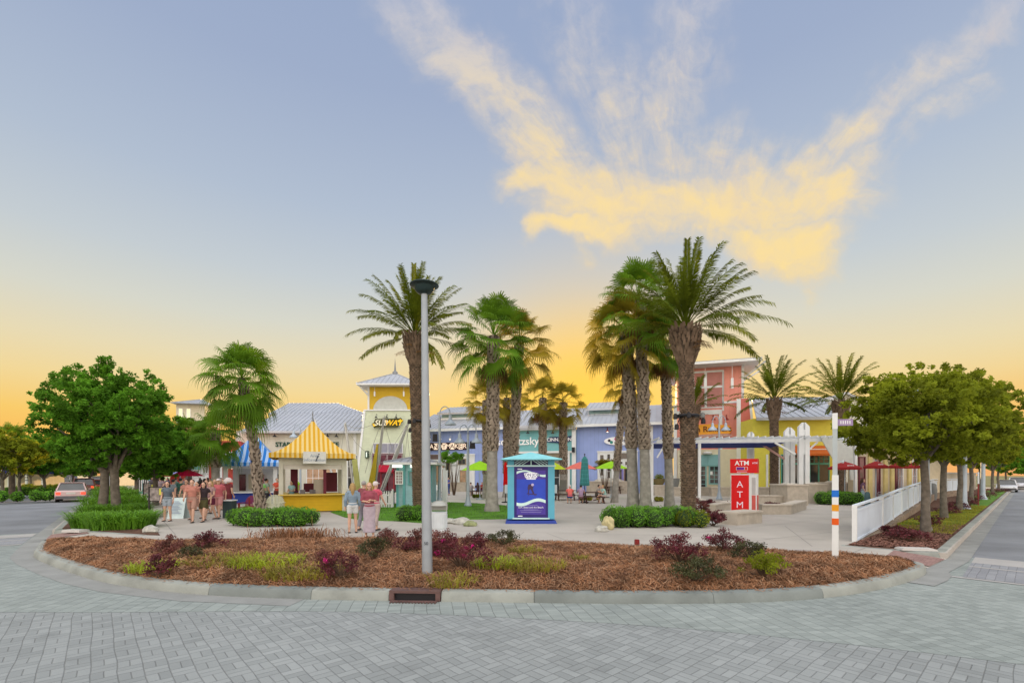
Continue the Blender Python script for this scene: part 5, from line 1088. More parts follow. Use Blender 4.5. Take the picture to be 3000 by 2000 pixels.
# gabled roof behind it
f = Fr(2480, 50, -6); X = f.x
t = f.thing('shop_building', 'pale gabled building behind the yellow shop, grey roof among palm fronds', 'building')
b = MB(); b.slabxz([(X(2425), 0), (X(2560), 0), (X(2560), ZZ(1195, 50)), (X(2475), ZZ(1150, 50)), (X(2425), ZZ(1172, 50))], 0, 8); b.build('wall', cream, t)
b = MB(); b.sheet((X(2415), -.4, ZZ(1178, 50)), (X(2475), -.4, ZZ(1148, 50)), (X(2475), 8, ZZ(1148, 50)), (X(2415), 8, ZZ(1178, 50)), .2); b.sheet((X(2475), -.4, ZZ(1148, 50)), (X(2570), -.4, ZZ(1198, 50)), (X(2570), 8, ZZ(1198, 50)), (X(2475), 8, ZZ(1148, 50)), .2); b.build('roof', metalroof, t)
# shade sail / pale side wall beside it
f = Fr(2470, 32, 0); X = f.x
t = f.thing('shade_screen', 'big pale screen panel with a slanted lower left edge behind the striped post', 'screen')
b = MB(); b.slabxz([(X(2402), ZZ(1277, 32)), (X(2510), ZZ(1272, 32)), (X(2498), ZZ(1300, 32)), (X(2502), ZZ(1405, 32)), (X(2492), ZZ(1405, 32)), (X(2490), ZZ(1375, 32)), (X(2452), ZZ(1362, 32)), (X(2428), ZZ(1322, 32))], 0, .08); b.build('panel', mat('pale_screen', (.52, .55, .52), .7), t)
b = MB(); b.b2(X(2504), X(2510), -.05, .14, .15, ZZ(1272, 32)); b.build('post', white, t)
# restaurant with maroon doors behind the red umbrellas
f = Fr(2600, 37, 18); X = f.x
t = f.thing('shop_building', 'cream restaurant front with maroon doors behind the red umbrellas', 'building')
b = MB(); b.b2(X(2514), X(2760), 0, .8, 0, 4.6); b.build('wall', mat('warm_cream_wall', (.58, .50, .36), .75), t)
b = MB(); b.b2(X(2512), X(2765), -.5, 0, 4.3, 4.9); b.build('cornice', cream2, t)
for px, w in ((2516, 15), (2566, 9), (2622, 8)): window(t, X(px), X(px + w), .3, 3.4, -.02, 1, 2, gm=wineglass, fm=mat('maroon_frame', (.12, .015, .03), .6), name='door')
for px in (2545, 2590, 2610, 2660, 2690): 
    b = MB(); b.b2(X(px) - .12, X(px) + .25, -.12, 0, 0, 4.3); b.build('pilaster', mat('butter', (.60, .50, .22), .7), t)
for px in (2632, 2672, 2700): window(t, X(px), X(px + 10), .8, 3.2, -.02, 1, 2, gm=mat('rosy_glass', (.33, .20, .17), .3), fm=white)
# left coral shop with white pergola porch
f = Fr(630, 45, 22); X = f.x
t = f.thing('shop_building', 'red shop with white framed windows behind the crowd', 'building')
b = MB(); b.b2(X(500), X(705), 0, 8, 0, ZZ(1290, 45)); b.build('wall', redw, t)
b = MB(); b.b2(X(545), X(550), -.1, 0, 0, ZZ(1330, 45)); b.b2(X(555), X(612), -.14, 0, 0, ZZ(1345, 45)); b.b2(X(642), X(652), -.2, 0, 0, ZZ(1345, 45)); b.b2(X(545), X(700), -.9, 0, ZZ(1345, 45), ZZ(1338, 45)); b.build('trim', white, t)
for a_, c_, p0, p1 in ((558, 564, 1362, 1350), (568, 583, 1362, 1350), (568, 583, 1395, 1378), (597, 601, 1385, 1350), (605, 609, 1385, 1350)): window(t, X(a_), X(c_), ZZ(p0, 44), ZZ(p1, 44), -.16, 1, 1, gm=dglass)
b = MB(); b.b2(X(565), X(588), -.3, -.2, ZZ(1374, 44), ZZ(1366, 44)); b.build('sign_board', mat('aqua_sign', (.25, .55, .55), .6), t)
b = MB(); b.add([(X(570), -1.4, ZZ(1330, 43)), (X(720), -1.4, ZZ(1330, 43)), (X(720), 1, ZZ(1310, 43)), (X(595), 1, ZZ(1310, 43))], [(0, 1, 2, 3), (3, 2, 1, 0)]); b.build('porch_roof', white, t)
# cream lookout tower far left
f = Fr(560, 62, 15); X = f.x
t = f.thing('tower_shop', 'cream lookout tower with lit windows over brown brick, behind the left palms', 'building')
b = MB(); b.b2(X(516), X(600), 0, 6, ZZ(1240, 62), ZZ(1180, 62)); b.build('upper_wall', cream2, t); b = MB(); b.b2(X(519), X(600), .2, 6, 0, ZZ(1240, 62)); b.build('brick_wall', brickb, t)
for px in (525, 548): window(t, X(px), X(px + 9), ZZ(1224, 62), ZZ(1198, 62), 0, 2, 2, gm=mat('lit_window', (.8, .75, .4), .5, emit=.8, ecol=(1, .9, .45)))
b = MB(); hip(b, X(508), X(612), -1, 8, ZZ(1184, 62), ZZ(1158, 62), X(560), X(566), 3.5); b.build('roof', metalroof, t)
# shops with yellow and teal fronts receding along the left walk
for i, (pa, pb, Y, m, pt, lb) in enumerate([(395, 440, 48, teal, 1330, 'small teal shop seen between the left tree trunks'), (448, 505, 56, lemon, 1300, 'pale yellow shop with white columns on the left walk')]):
    f = Fr(pa, Y, 20); X = f.x; t = f.thing('shop_building', lb, 'building'); b = MB(); b.b2(0, X(pb), 0, 6, 0, ZZ(pt, Y)); b.build('wall', m, t); b = MB(); b.b2(-.3, X(pb) + .2, -.4, 6.2, ZZ(pt, Y), ZZ(pt, Y) + .3); b.build('cornice', white, t)
    for k in range(2): x_ = X(pb) * (.2 + .4 * k); window(t, x_, x_ + X(pb) * .22, .5, 2.9, -.02, 2, 2); 
# far left houses over the road
for i, (pa, pb, Y, m, pt, rm, lb) in enumerate([(-60, 62, 62, cream2, 1378, navy, 'far pale shop with blue awning at the left edge'), (78, 118, 70, mat('blue_grey_wall', (.22, .26, .36), .7), 1372, metalroof, 'far blue grey house behind the median trees'), (135, 190, 95, cream, 1336, metalroof, 'far pale house with a low grey roof over the trees'), (300, 345, 80, cream2, 1372, metalroof, 'far cream shop at the end of the left street')]):
    f = Fr(pa, Y, 12); X = f.x; w = X(pb); t = f.thing('shop_building', lb, 'building'); b = MB(); b.b2(0, w, 0, 8, 0, ZZ(pt + 8, Y)); b.build('wall', m, t); b = MB(); hip(b, -.5, w + .5, -.8, 8.6, ZZ(pt + 8, Y), ZZ(pt - 6, Y), w * .3, w * .7, 4); b.build('roof', rm, t)
    for k in range(3): x_ = w * (.1 + .3 * k); window(t, x_, x_ + w * .16, .6, 2.6, -.02, 2, 2)
# beige walled terrace beyond the fence on the right
f = Fr(2770, 46, 40); X = f.x
t = f.thing('garden_wall', 'beige block wall with cap stones beyond the white fence', 'wall'); b = MB(); b.b2(X(2722), X(2860), 0, .4, 0, ZZ(1386, 46)); b.b2(X(2722), X(2742), -.15, .55, 0, ZZ(1382, 46)); b.build('wall', stone, t); b = MB(); b.b2(X(2720), X(2861), -.08, .48, ZZ(1386, 46), ZZ(1382.5, 46)); b.b2(X(2720), X(2744), -.2, .6, ZZ(1382, 46) + .003, ZZ(1379, 46)); b.build('coping', concrete, t)
# ================= street furniture and plaza objects
# front lamp pole
x, y = G(1252, 1672, .28)
t = thing('lamp_pole', 'tall pale grey pole numbered 50 with a dark saucer lamp head', 'lamp post', (x, y, .15))
h = ZZ(850, y) - .15; tp = AX(1243, y) - x
b = MB(); b.tube([(0, 0, 0), (tp * .5, 0, h * .5), (tp, 0, h)], [.102, .078, .058], 20); b.build('pole', mat('galv', (.33, .37, .41), .5, .25, .08, 3), t, smooth=True)
b = MB(); r = .27; zc = ZZ(838, y) - .15
b.lathe([(.05, -.16), (.13, -.13), (.17, -.085), (.20, -.02), (.262, 0.0), (.275, .012), (.262, .026), (.22, .045), (.12, .062), (.01, .068)], (tp, 0, zc), 28); b.build('lamp_head', mat('dark_teal_metal', (.035, .06, .06), .4, .4), t, smooth=35)
txt('50', .085, mat('number_black', (.06, .07, .09), .6), t, (AX(1251, y) - x, -.108, ZZ(1589, y) - .15), ext=.002, name='number')
# striped post with street blade
x, y = G(2447, 1652, .18); t = thing('sign_post', 'white square post with blue, amber and orange bands and a street name blade', 'sign post', (x, y, .14), R(-34))
zt_ = ZZ(1210, y) - .14; zm = ZZ(1391, y) - .14
b = MB(); b.box((0, 0, zm / 2), (.118, .118, zm)); pst = b.build('lower_post', white, t)
b = MB(); b.box((-.005, 0, (zm + zt_) / 2), (.088, .088, zt_ - zm)); b.build('upper_post', mat('post_grey', (.42, .48, .50), .5), t)
b = MB(); b.box((-.005, 0, zt_ - .17), (.096, .096, .34)); b.build('cap', white, t)
for p0, p1, m_n, c_ in ((1455, 1435, 'band_blue', (.01, .15, .60)), (1496, 1477, 'band_amber', (.70, .30, .01)), (1536, 1517, 'band_orange', (.72, .10, .005))):
    b = MB(); za, zb_ = ZZ(p0, y) - .14, ZZ(p1, y) - .14; b.box((0, 0, (za + zb_) / 2), (.124, .124, zb_ - za)); b.build('band', mat(m_n, c_, .5), t)
b = MB(); zb_ = ZZ(1237, y) - .14; b.box((.175, .095, zb_), (.30, .03, .14), R(28)); bl_ = b.build('street_blade', mat('blade_mauve', (.30, .22, .38), .5), t)
b = MB()
for i in range(5): b.box((.10 + i * .04, .037 + i * .0213 , zb_), (.02, .004, .07), R(28))
b.build('blade_mark', white, t)
for pz in (1286, 1352): b = MB(); b.box((.09, 0, ZZ(pz, y) - .14), (.10, .04, .03)); b.lathe([(.02, 0), (.028, .03), (.02, .06)], (.13, 0, ZZ(pz, y) - .17), 10); b.build('bracket', MATS['post_grey'], t)
# bell lamps
def bell_lamp(px, py, ptop, arms, label, grp='grey bell lamp posts', speaker=0, armr=.55, Yv=None, sc=1.0):
    c = G(px, py) if Yv is None else (AX(px, Yv), Yv); Y = c[1]; zt_ = ZZ(ptop, Y) - .15; t = thing('bell_lamp_post', label, 'lamp post', (c[0], c[1], .15), 0, grp)
    b = MB(); b.lathe([(.24, 0), (.24, .1), (.2, .14), (.14, .45), (.10, .6), (.095, 1.2), (.07, zt_ - .6)], (0, 0, 0), 14); b.build('pole', lampgrey, t, smooth=40)
    for s in arms:
        b = MB(); pts = [(0, 0, zt_ - .62)] + [(s * armr * (1 - math.cos(a)) , 0, zt_ - .5 + .5 * math.sin(a)) for a in [R(v) for v in (0, 25, 50, 75, 100, 130, 155, 180)]]
        pts[-1] = (s * armr * 2, 0, zt_ - .5); b.tube(pts, .03, 8); ar = b.build('arm', lampgrey, t, smooth=True)
        b = MB(); b.lathe([(.05, .32), (.09, .26), (.11, .02), (.17, -.05), (.34, -.22), (.36, -.30)], (s * armr * 2, 0, zt_ - .85), 18); b.build('lamp_shade', lampgrey, ar, smooth=30)
    if speaker:
        zz_ = speaker - .0; b = MB(); b.box((.0 + .28 * (1 if arms[0] < 0 or len(arms) > 1 else -1), -.05, zz_), (.32, .28, .46), .3, .8); b.build('speaker', black, t)
    return t
bell_lamp(1288, 1482, 1190, [1], 'tall single armed bell lamp beside the front pole, speaker on its left', speaker=ZZ(1285, 30) - .15, armr=.33)
bell_lamp(1371, 1482, 1243, [-1, 1], 'double bell lamp on the lawn left of the stout palm', speaker=ZZ(1308, 31) - .15, armr=.26)
bell_lamp(2107, 1462, 1218, [-1, 1], 'double bell lamp in front of the coral tower', speaker=ZZ(1290, 33) - .15 - .0, armr=.26)
bell_lamp(1850, 1452, 1198, [-1], 'single bell lamp half hidden by the grey palm trunks', armr=.33, Yv=36)
bell_lamp(880, 1448, 1243, [-1, 1], 'double bell lamp behind the yellow kiosk roof', armr=.3, Yv=42)
# right street posts
for i, (px, py, pt, Yv, w, lb) in enumerate([(2716, 1556, 1345, None, .075, 'pale blue grey lamp post base touching the first right street oak'), (2822, 1492, 1362, None, .17, 'pale blue post with flared foot between the second and third right oaks'), (2880, 1463, 1367, None, .14, 'farther pale post with flared foot along the right street row')]):
    c = G(px, py); Y = c[1]; h = ZZ(pt, Y) - .15 + (2.2 if i == 0 else 2.0); t = thing('bell_lamp_post', lb, 'lamp post', (c[0], c[1], .15), 0, 'pale posts of the right street')
    b = MB(); b.lathe([(w * 2.1, 0), (w * 2.0, .04), (w * 1.3, .28), (w, .5), (w * .95, h)], (0, 0, 0), 14); b.build('pole', lampgrey, t, smooth=40)
    if i == 0: b = MB(); b.box((-.09, 0, ZZ(1352, Y) - .15), (.16, .12, .28)); b.build('meter_box', lampgrey, t)
    b = MB(); b.lathe([(.05, .2), (.3, -.1), (.32, -.16)], (-.5, 0, h - .1), 14); b.tube([(0, 0, h - .05), (-.25, 0, h + .2), (-.5, 0, h + .08)], .03, 6); b.build('lamp_shade', lampgrey, t)
c = G(2866, 1480); t = thing('marker_post', 'thin dark post with a pale top in the right street verge', 'post', (c[0], c[1], .15)); b = MB(); b.box((0, 0, .7), (.05, .05, 1.4)); b.build('post', darkred, t); b = MB(); b.box((0, -.005, 1.75), (.06, .06, .75)); b.build('top', white, t)
# white posts on median
for i, (px, py, pt) in enumerate([(48, 1431, 1380), (78, 1437, 1375), (125, 1436, 1372), (130, 1431, 1368)]):
    Y = 2898 / (py - 1390); t = thing('median_post', ['short white post at the far left', 'white post with dark bands on the median', 'white and dark banded post by the median hedge', 'thin white post just behind the banded one'][i], 'post', (AX(px, Y), Y, .13), 0, 'white posts on the left median'); h = ZZ(pt, Y)
    b = MB(); b.box((0, 0, h / 2), (.2, .2, h)); b.build('post', white, t)
    if i in (1, 2):
        for k in range(3): b = MB(); b.box((0, 0, h * (.45 + k * .13)), (.21, .21, .1)); b.build('band', MATS['number_black'], t)
# ---- yellow striped kiosk
def stripe_mat(key, a, c, n, axis='X'):
    m = mat(key, a, .75, var=.03); t = m.node_tree; L = t.links; bs_ = [n_ for n_ in t.nodes if n_.type == 'BSDF_PRINCIPLED'][0]
    co = t.nodes.new('ShaderNodeUVMap'); sx = t.nodes.new('ShaderNodeSeparateXYZ'); L.new(co.outputs[0], sx.inputs[0])
    d = t.nodes.new('ShaderNodeMath'); d.operation = 'MULTIPLY'; L.new(sx.outputs[0], d.inputs[0]); d.inputs[1].default_value = n
    f_ = t.nodes.new('ShaderNodeMath'); f_.operation = 'FRACT'; L.new(d.outputs[0], f_.inputs[0]); g = t.nodes.new('ShaderNodeMath'); g.operation = 'GREATER_THAN'; L.new(f_.outputs[0], g.inputs[0]); g.inputs[1].default_value = .5
    mx = t.nodes.new('ShaderNodeMix'); mx.data_type = 'RGBA'; L.new(g.outputs[0], mx.inputs[0]); mx.inputs[6].default_value = tuple(a) + (1,); mx.inputs[7].default_value = tuple(c) + (1,); L.new(mx.outputs[2], bs_.inputs['Base Color']); return m
def tent_roof(name, parent, w, z0, z1, m, val=.22, oh=0, nseg=10, pw=2.0, d=None):
    """concave pyramid of striped canvas with a straight valance"""
    me = bpy.data.meshes.new(name); vs, fs, uvs = [], [], []; d = w if d is None else d
    prof = [(1.0, -val), (1.0, 0)] + [(1 - (k / nseg), ((k / nseg) ** pw)) for k in range(1, nseg + 1)]
    for side in range(4):
        a = side * math.pi / 2; hx, hy = (w / 2, d / 2) if side % 2 == 0 else (d / 2, w / 2)
        for r_, zz_ in prof:
            r2 = max(r_, .012); zq = z0 + (zz_ if zz_ < 0 else zz_ * (z1 - z0))
            for s in (-1, -.5, 0, .5, 1):
                p = Vector((s * hx * r2, -hy * r2, zq)); p.rotate(Euler((0, 0, a))); vs.append(tuple(p)); uvs.append((s * hx * r2 , zq))
    K = len(prof)
    for side in range(4):
        for k in range(K - 1):
            for j in range(4): o = side * K * 5 + k * 5 + j; fs.append((o, o + 1, o + 6, o + 5))
    me.from_pydata(vs, [], fs); uvl = me.uv_layers.new(name='UVMap')
    for l in me.loops: uvl.data[l.index].uv = uvs[l.vertex_index]
    me.materials.append(m); me.update(); o = bpy.data.objects.new(name, me); C.objects.link(o); o.parent = parent; return o
Y = 24.6; x0 = AX(918, Y); ka = R(24); t = thing('kiosk', 'yellow information kiosk under a yellow and white striped tent roof', 'kiosk', (x0 - 1.6 * math.sin(ka), Y + 1.6 * math.cos(ka), .15), ka)
hw = 1.52; zc = ZZ(1446, Y) - .15; ze_ = ZZ(1332, Y) - .15
b = MB()
for s in (-1, 1):
    for q in (-1, 1): b.b2(s * hw - .1, s * hw + .1, q * 1.6 - .1, q * 1.6 + .1, 0, ze_)
b.b2(-hw, hw, -1.68, -1.52, ze_ - .52, ze_); b.b2(-hw, hw, 1.52, 1.68, ze_ - .52, ze_); b.b2(-hw - .08, -hw + .08, -1.6, 1.6, ze_ - .5, ze_); b.b2(hw - .08, hw + .08, -1.6, 1.6, ze_ - .5, ze_); b.build('frame', mat('kiosk_frame', (.55, .55, .47), .6), t)
ky = mat('kiosk_yellow', (.60, .385, .012), .6, lines=('Z', .17, .2), var=.05)
b = MB(); b.b2(-hw + .1, hw - .1, -1.64, -1.5, .05, zc - .06); b.b2(-hw + .1, hw - .1, 1.5, 1.6, .05, zc - .06); b.b2(-hw - .03, -hw + .07, -1.5, 1.5, .05, zc - .06); b.b2(hw - .07, hw + .03, -1.5, 1.5, .05, zc - .06); b.build('base_panel', ky, t)
b = MB(); b.b2(-hw - .12, hw + .12, -1.95, -1.3, zc - .06, zc); b.b2(-hw - .14, -hw + .3, -1.3, 1.5, zc - .06, zc); b.build('counter', mat('kiosk_counter', (.60, .44, .10), .5), t)
b = MB(); b.b2(-hw + .1, hw - .1, -1.62, -1.5, ze_ - .75, ze_ - .52); b.b2(-hw + .1, hw - .1, -1.66, -1.62, ze_ - .60, ze_ - .56); b.build('shutter_box', mat('shutter', (.62, .60, .55), .5), t)
b = MB(); b.b2(hw * .32, hw * .42, -1.45, -1.4, zc, ze_ - .7); b.build('inner_post', mat('maroon_frame', (.12, .015, .03)), t); b = MB(); b.b2(-hw * .3, hw * .3, 1.4, 1.5, zc, zc + .5); b.build('low_panel', MATS['maroon_frame'], t); b = MB(); b.b2(hw * .5, hw * .9, 1.45, 1.5, zc, ze_ - .9); b.build('side_panel', MATS['maroon_frame'], t); b = MB(); b.b2(-hw * .75, -hw * .5, 1.4, 1.5, zc, ze_ - .6); b.build('side_panel', MATS['maroon_frame'], t)
b = MB(); b.b2(hw * .02, hw * .4, -1.2, -.9, zc - .05, zc + .75); b.build('brochure_rack', mat('rack_wood', (.36, .32, .26), .7), t)
for k, (xx, ww) in enumerate(((-hw * .42, .25), (-hw * .12, .2), (-hw * .02, .14))): b = MB(); b.b2(xx, xx + ww, -1.5, -1.35, zc, zc + .22); b.build('counter_box', mat('box_grey', (.12, .11, .12), .6), t)
zap = ZZ(1232, Y + 1.7) - .15; rw = 4.1
tent_roof('canvas_roof', t, rw, ze_ + .06, zap, stripe_mat('yellow_stripe', (.60, .33, .01), (.70, .55, .22), 4.4), val=.24, pw=1.65, d=4.3)
b = MB(); b.lathe([(.09, 0), (.05, .1), (.02, .3), (.035, .36), (.01, .6)], (0, 0, zap - .06), 8); b.build('finial', mat('zinc', (.22, .24, .26)), t)
b = MB(); sx_ = .05; zs_ = ZZ(1339, Y - 1) - .15; b.b2(sx_ - .54, sx_ + .54, -2.30, -2.24, zs_ - .30, zs_ + .30); b.build('sign_board', mat('info_board', (.62, .64, .62), .5), t)
txt('Area', .22, mat('info_blue', (.25, .32, .42), .6), t, (sx_ + .0, -2.31, zs_ + .09), ext=.003, name='lettering'); txt('Information', .22, MATS['info_blue'], t, (sx_, -2.31, zs_ - .12), ext=.003, name='lettering')
txt('i', .62, MATS['number_black'], t, (sx_ + .05, -2.32, zs_), ext=.003, name='lettering', shear=.4)
# ---- blue striped kiosk behind
Y = 32; x0 = AX(746, Y + 1.5); t = thing('kiosk', 'blue and white striped tent kiosk with warm lights behind the curved palm', 'kiosk', (x0, Y + 1.5, .15), R(20)); hw = 1.5; zc = ZZ(1440, Y) - .15; ze_ = ZZ(1357, Y) - .15
b = MB()
for s in (-1, 1):
    for q in (-1, 1): b.b2(s * hw - .12, s * hw + .12, q * 1.5 - .12, q * 1.5 + .12, 0, ze_)
b.b2(-hw, hw, -1.58, -1.42, ze_ - .35, ze_); b.b2(-hw, hw, 1.4, 1.58, 0, ze_); [b.b2(s * hw - .06, s * hw + .06, -1.45, 1.45, ze_ - .3, ze_ - .01) for s in (-1, 1)]; b.build('frame', white, t)
b = MB(); b.b2(-hw + .12, hw - .12, -1.56, -1.4, 0, zc - .08); b.build('base_panel', mat('kiosk_blue', (.03, .07, .40), .6), t); b = MB(); b.b2(-hw - .1, hw + .1, -1.8, -1.2, zc - .08, zc); b.build('counter', white, t)
tent_roof('canvas_roof', t, hw * 2 + 1.1, ze_ + .06, ZZ(1268, Y + 1.5) - .15, stripe_mat('blue_stripe', (.01, .16, .55), (.35, .50, .75), 2.8), val=.25, pw=1.45)
for px in (-hw * .8, hw * .1): b = MB(); b.ball((px, -1.2, ze_ - .25), .12, 8, 6); b.build('bulb', lampmat, t)
for k in range(5): b = MB(); b.b2(-hw * .8 + k * .6, -hw * .8 + k * .6 + .42, 1.3, 1.39, zc + .1 * k % 3, zc + 1.2); b.build('shelf_goods', [wineglass, cream2, mat('goods_pink', (.5, .15, .2)), white, brownroof][k], t)
# ---- light blue booth
Y = 27.5; x0 = AX(1208, Y); t = thing('ticket_booth', 'light blue octagonal booth with grey metal roof and strip lights behind the date palm', 'booth', (x0, Y + 1.3, .15)); bw = (AX(1250, Y) - AX(1152, Y)) / 2; ze_ = ZZ(1362, Y) - .15
lb_ = mat('booth_blue', (.32, .55, .62), .6, lines=('Z', .2, .15)); b = MB(); ch = .5; pts = [(-bw, -1.3 + ch), (-bw + ch, -1.3), (bw - ch, -1.3), (bw, -1.3 + ch), (bw, 1.3), (-bw, 1.3)]; b.prism(pts, 0, ze_); b.build('wall', lb_, t)
b = MB()
for px, py in pts[:4]: b.box((px, py - .005, ze_ / 2 - .02), (.14, .14, ze_ - .04))
b.build('corner_board', mat('booth_teal', (.12, .38, .40), .6), t)
window(t, AX(1162, Y) - x0, AX(1178, Y) - x0, ZZ(1415, Y) - .15, ZZ(1382, Y) - .15, -1.32, 3, 4, gm=wineglass, fw=.07); window(t, AX(1200, Y) - x0, AX(1216, Y) - x0, ZZ(1416, Y) - .15, ZZ(1382, Y) - .15, -1.32, 1, 1, fm=MATS['booth_teal'], gm=tglass)
b = MB(); hip(b, -bw - .55, bw + .55, -1.85, 1.85, ze_ + .16, ZZ(1337, Y + 1.3) - .15, -.01, .01, 0, pitch=.4); b.build('roof', metalroof, t); b = MB(); b.b2(-bw - .55, bw + .55, -1.9, 1.85, ze_ + .02, ze_ + .158); b.build('eave', white, t)
for a_, c_ in ((1152, 1180), (1204, 1222)): b = MB(); b.b2(AX(a_, Y) - x0, AX(c_, Y) - x0, -1.52, -1.4, ze_ - .14, ze_ + .01); b.build('strip_light', mat('strip_glow', (.9, 1, .85), .5, emit=1.6, ecol=(.9, 1, .85)), t)
# ---- picket fence
t = thing('picket_fence', 'low white picket fence behind the lawn, left of the booth', 'fence', (AX(1020, 28), 28, .15)); b = MB(); w = AX(1150, 28) - AX(1020, 28)
for i in range(int(w / .14) + 1): b.slabxz([(i * .14, 0), (i * .14 + .08, 0), (i * .14 + .08, .92), (i * .14 + .04, 1.0), (i * .14, .92)], -.01, .01)
b.b2(0, w, .011, .04, .2, .28); b.b2(0, w, .011, .04, .7, .78); b.build('pickets', white, t)
for i in range(3): b = MB(); b.box((w * i / 2, .05, .55), (.1, .1, 1.1)); b.build('post', white, t)
t = thing('picket_fence', 'short stretch of white picket fence right of the booth', 'fence', (AX(1240, 30), 30, .15)); b = MB(); w = 1.5
for i in range(9): b.slabxz([(i * .17, 0), (i * .17 + .08, 0), (i * .17 + .08, .92), (i * .17 + .04, 1.0), (i * .17, .92)], -.01, .01)
b.b2(0, w, .011, .04, .2, .28); b.b2(0, w, .011, .04, .7, .78); b.build('pickets', white, t)
for i, (px, Y, hh) in enumerate([(1301, 33, 2.35), (1308, 34, 2.2)]): t = thing('white_post', ['pair of tall white posts by the bell lamp, the nearer', 'pair of tall white posts by the bell lamp, the farther'][i], 'post', (AX(px, Y), Y, .15)); b = MB(); b.box((0, 0, hh / 2), (.16, .16, hh), 0); b.box((0, 0, hh + .04), (.2, .2, .08)); b.build('post', white, t)
# ---- bungee jump frame: four leaning poles with cords and yellow cushion
Y = 30; x0 = AX(1105, Y); t = thing('bungee_trampoline', 'bungee trampoline with leaning silver masts, slack cords and mustard side pads', 'trampoline', (x0, Y, .15))
def pt(px, py, Yq): return (AX(px, Yq) - x0, Yq - Y, ZZ(py, Yq) - .15)
silver = mat('silver_tube', (.55, .56, .55), .4, .5); masts = [((1092, 1425, 30), (1124, 1222, 29)), ((1100, 1420, 31.5), (1192, 1243, 31)), ((1108, 1418, 32.5), (1197, 1240, 32)), ((1042, 1420, 31), (1010, 1240, 31)), ((962, 1335, 32), (922, 1228, 33))]
for a_, c_ in masts[:4]:
    p, q = Vector(pt(*a_)), Vector(pt(*c_)); p.z = max(0, min(p.z, .0)); b = MB(); b.tube([p, p.lerp(q, .55), q], [.085, .07, .05], 8); b.tube([p.lerp(q, .5) + Vector((.1, 0, 0)), q + Vector((.06, 0, .1))], .03, 6); m_ = b.build('mast', silver, t)
p, q = Vector(pt(*masts[4][0])), Vector(pt(*masts[4][1])); b = MB(); p.z = 0; b.tube([p + Vector((1.0, 0, 0)), p.lerp(q, .5) + Vector((.4, 0, 0)), q], [.085, .07, .05], 8); b.build('mast', silver, t)
must = mat('mustard_vinyl', (.42, .33, .02), .5, var=.1); b = MB(); A_, B_2, C_2, D_2 = pt(1065, 1420, 29.5), pt(1092, 1425, 29.5), pt(1108, 1300, 29.3), pt(1103, 1300, 29.3); b.sheet((A_[0], A_[1], 0), (B_2[0], B_2[1], 0), C_2, D_2, .12); b.build('side_pad', must, t)
b = MB(); A_, B_2, C_2, D_2 = pt(1045, 1420, 30.5), pt(1062, 1420, 30.5), pt(1045, 1345, 30.3), pt(1030, 1338, 30.3); b.sheet((A_[0], A_[1], 0), (B_2[0], B_2[1], 0), C_2, D_2, .08); b.build('side_pad', mat('lime_vinyl', (.50, .52, .18), .6), t)
cord = mat('cord', (.30, .30, .27), .8)
cords = [((1124, 1222, 29), (1090, 1300, 29.5), (1070, 1385, 30)), ((1124, 1224, 29), (1135, 1280, 30), (1160, 1345, 30)), ((1192, 1243, 31), (1150, 1310, 30.5), (1108, 1380, 30)), ((1195, 1241, 31), (1193, 1290, 31), (1182, 1360, 31)), ((1124, 1222, 29), (1060, 1275, 30), (1012, 1242, 31)), ((1010, 1240, 31), (1040, 1310, 30), (1085, 1330, 30)), ((1192, 1243, 31), (1195, 1300, 31), (1200, 1335, 31)), ((1010, 1242, 31), (1003, 1300, 31), (990, 1385, 30)), ((1124, 1224, 29), (1112, 1300, 29), (1100, 1380, 29.5))]
for a_, m2, c_ in cords:
    a_, m2, c_ = Vector(pt(*a_)), Vector(pt(*m2)), Vector(pt(*c_)); b = MB(); b.tube([a_.lerp(m2, k / 4).lerp(m2.lerp(c_, k / 4), k / 4) for k in range(5)], .013, 4); b.build('cord', cord, t)
b = MB(); b.lathe([(1.5, .75), (1.6, .8), (1.6, .86), (.1, .86)], (pt(1085, 1420, 31)[0], 1.2, 0), 20)
for k in range(6): a = k * 1.047; b.tube([(pt(1085, 1420, 31)[0] + 1.5 * math.cos(a), 1.2 + 1.5 * math.sin(a), 0), (pt(1085, 1420, 31)[0] + 1.5 * math.cos(a), 1.2 + 1.5 * math.sin(a), .8)], .04, 6)
b.build('trampoline_bed', black, t)
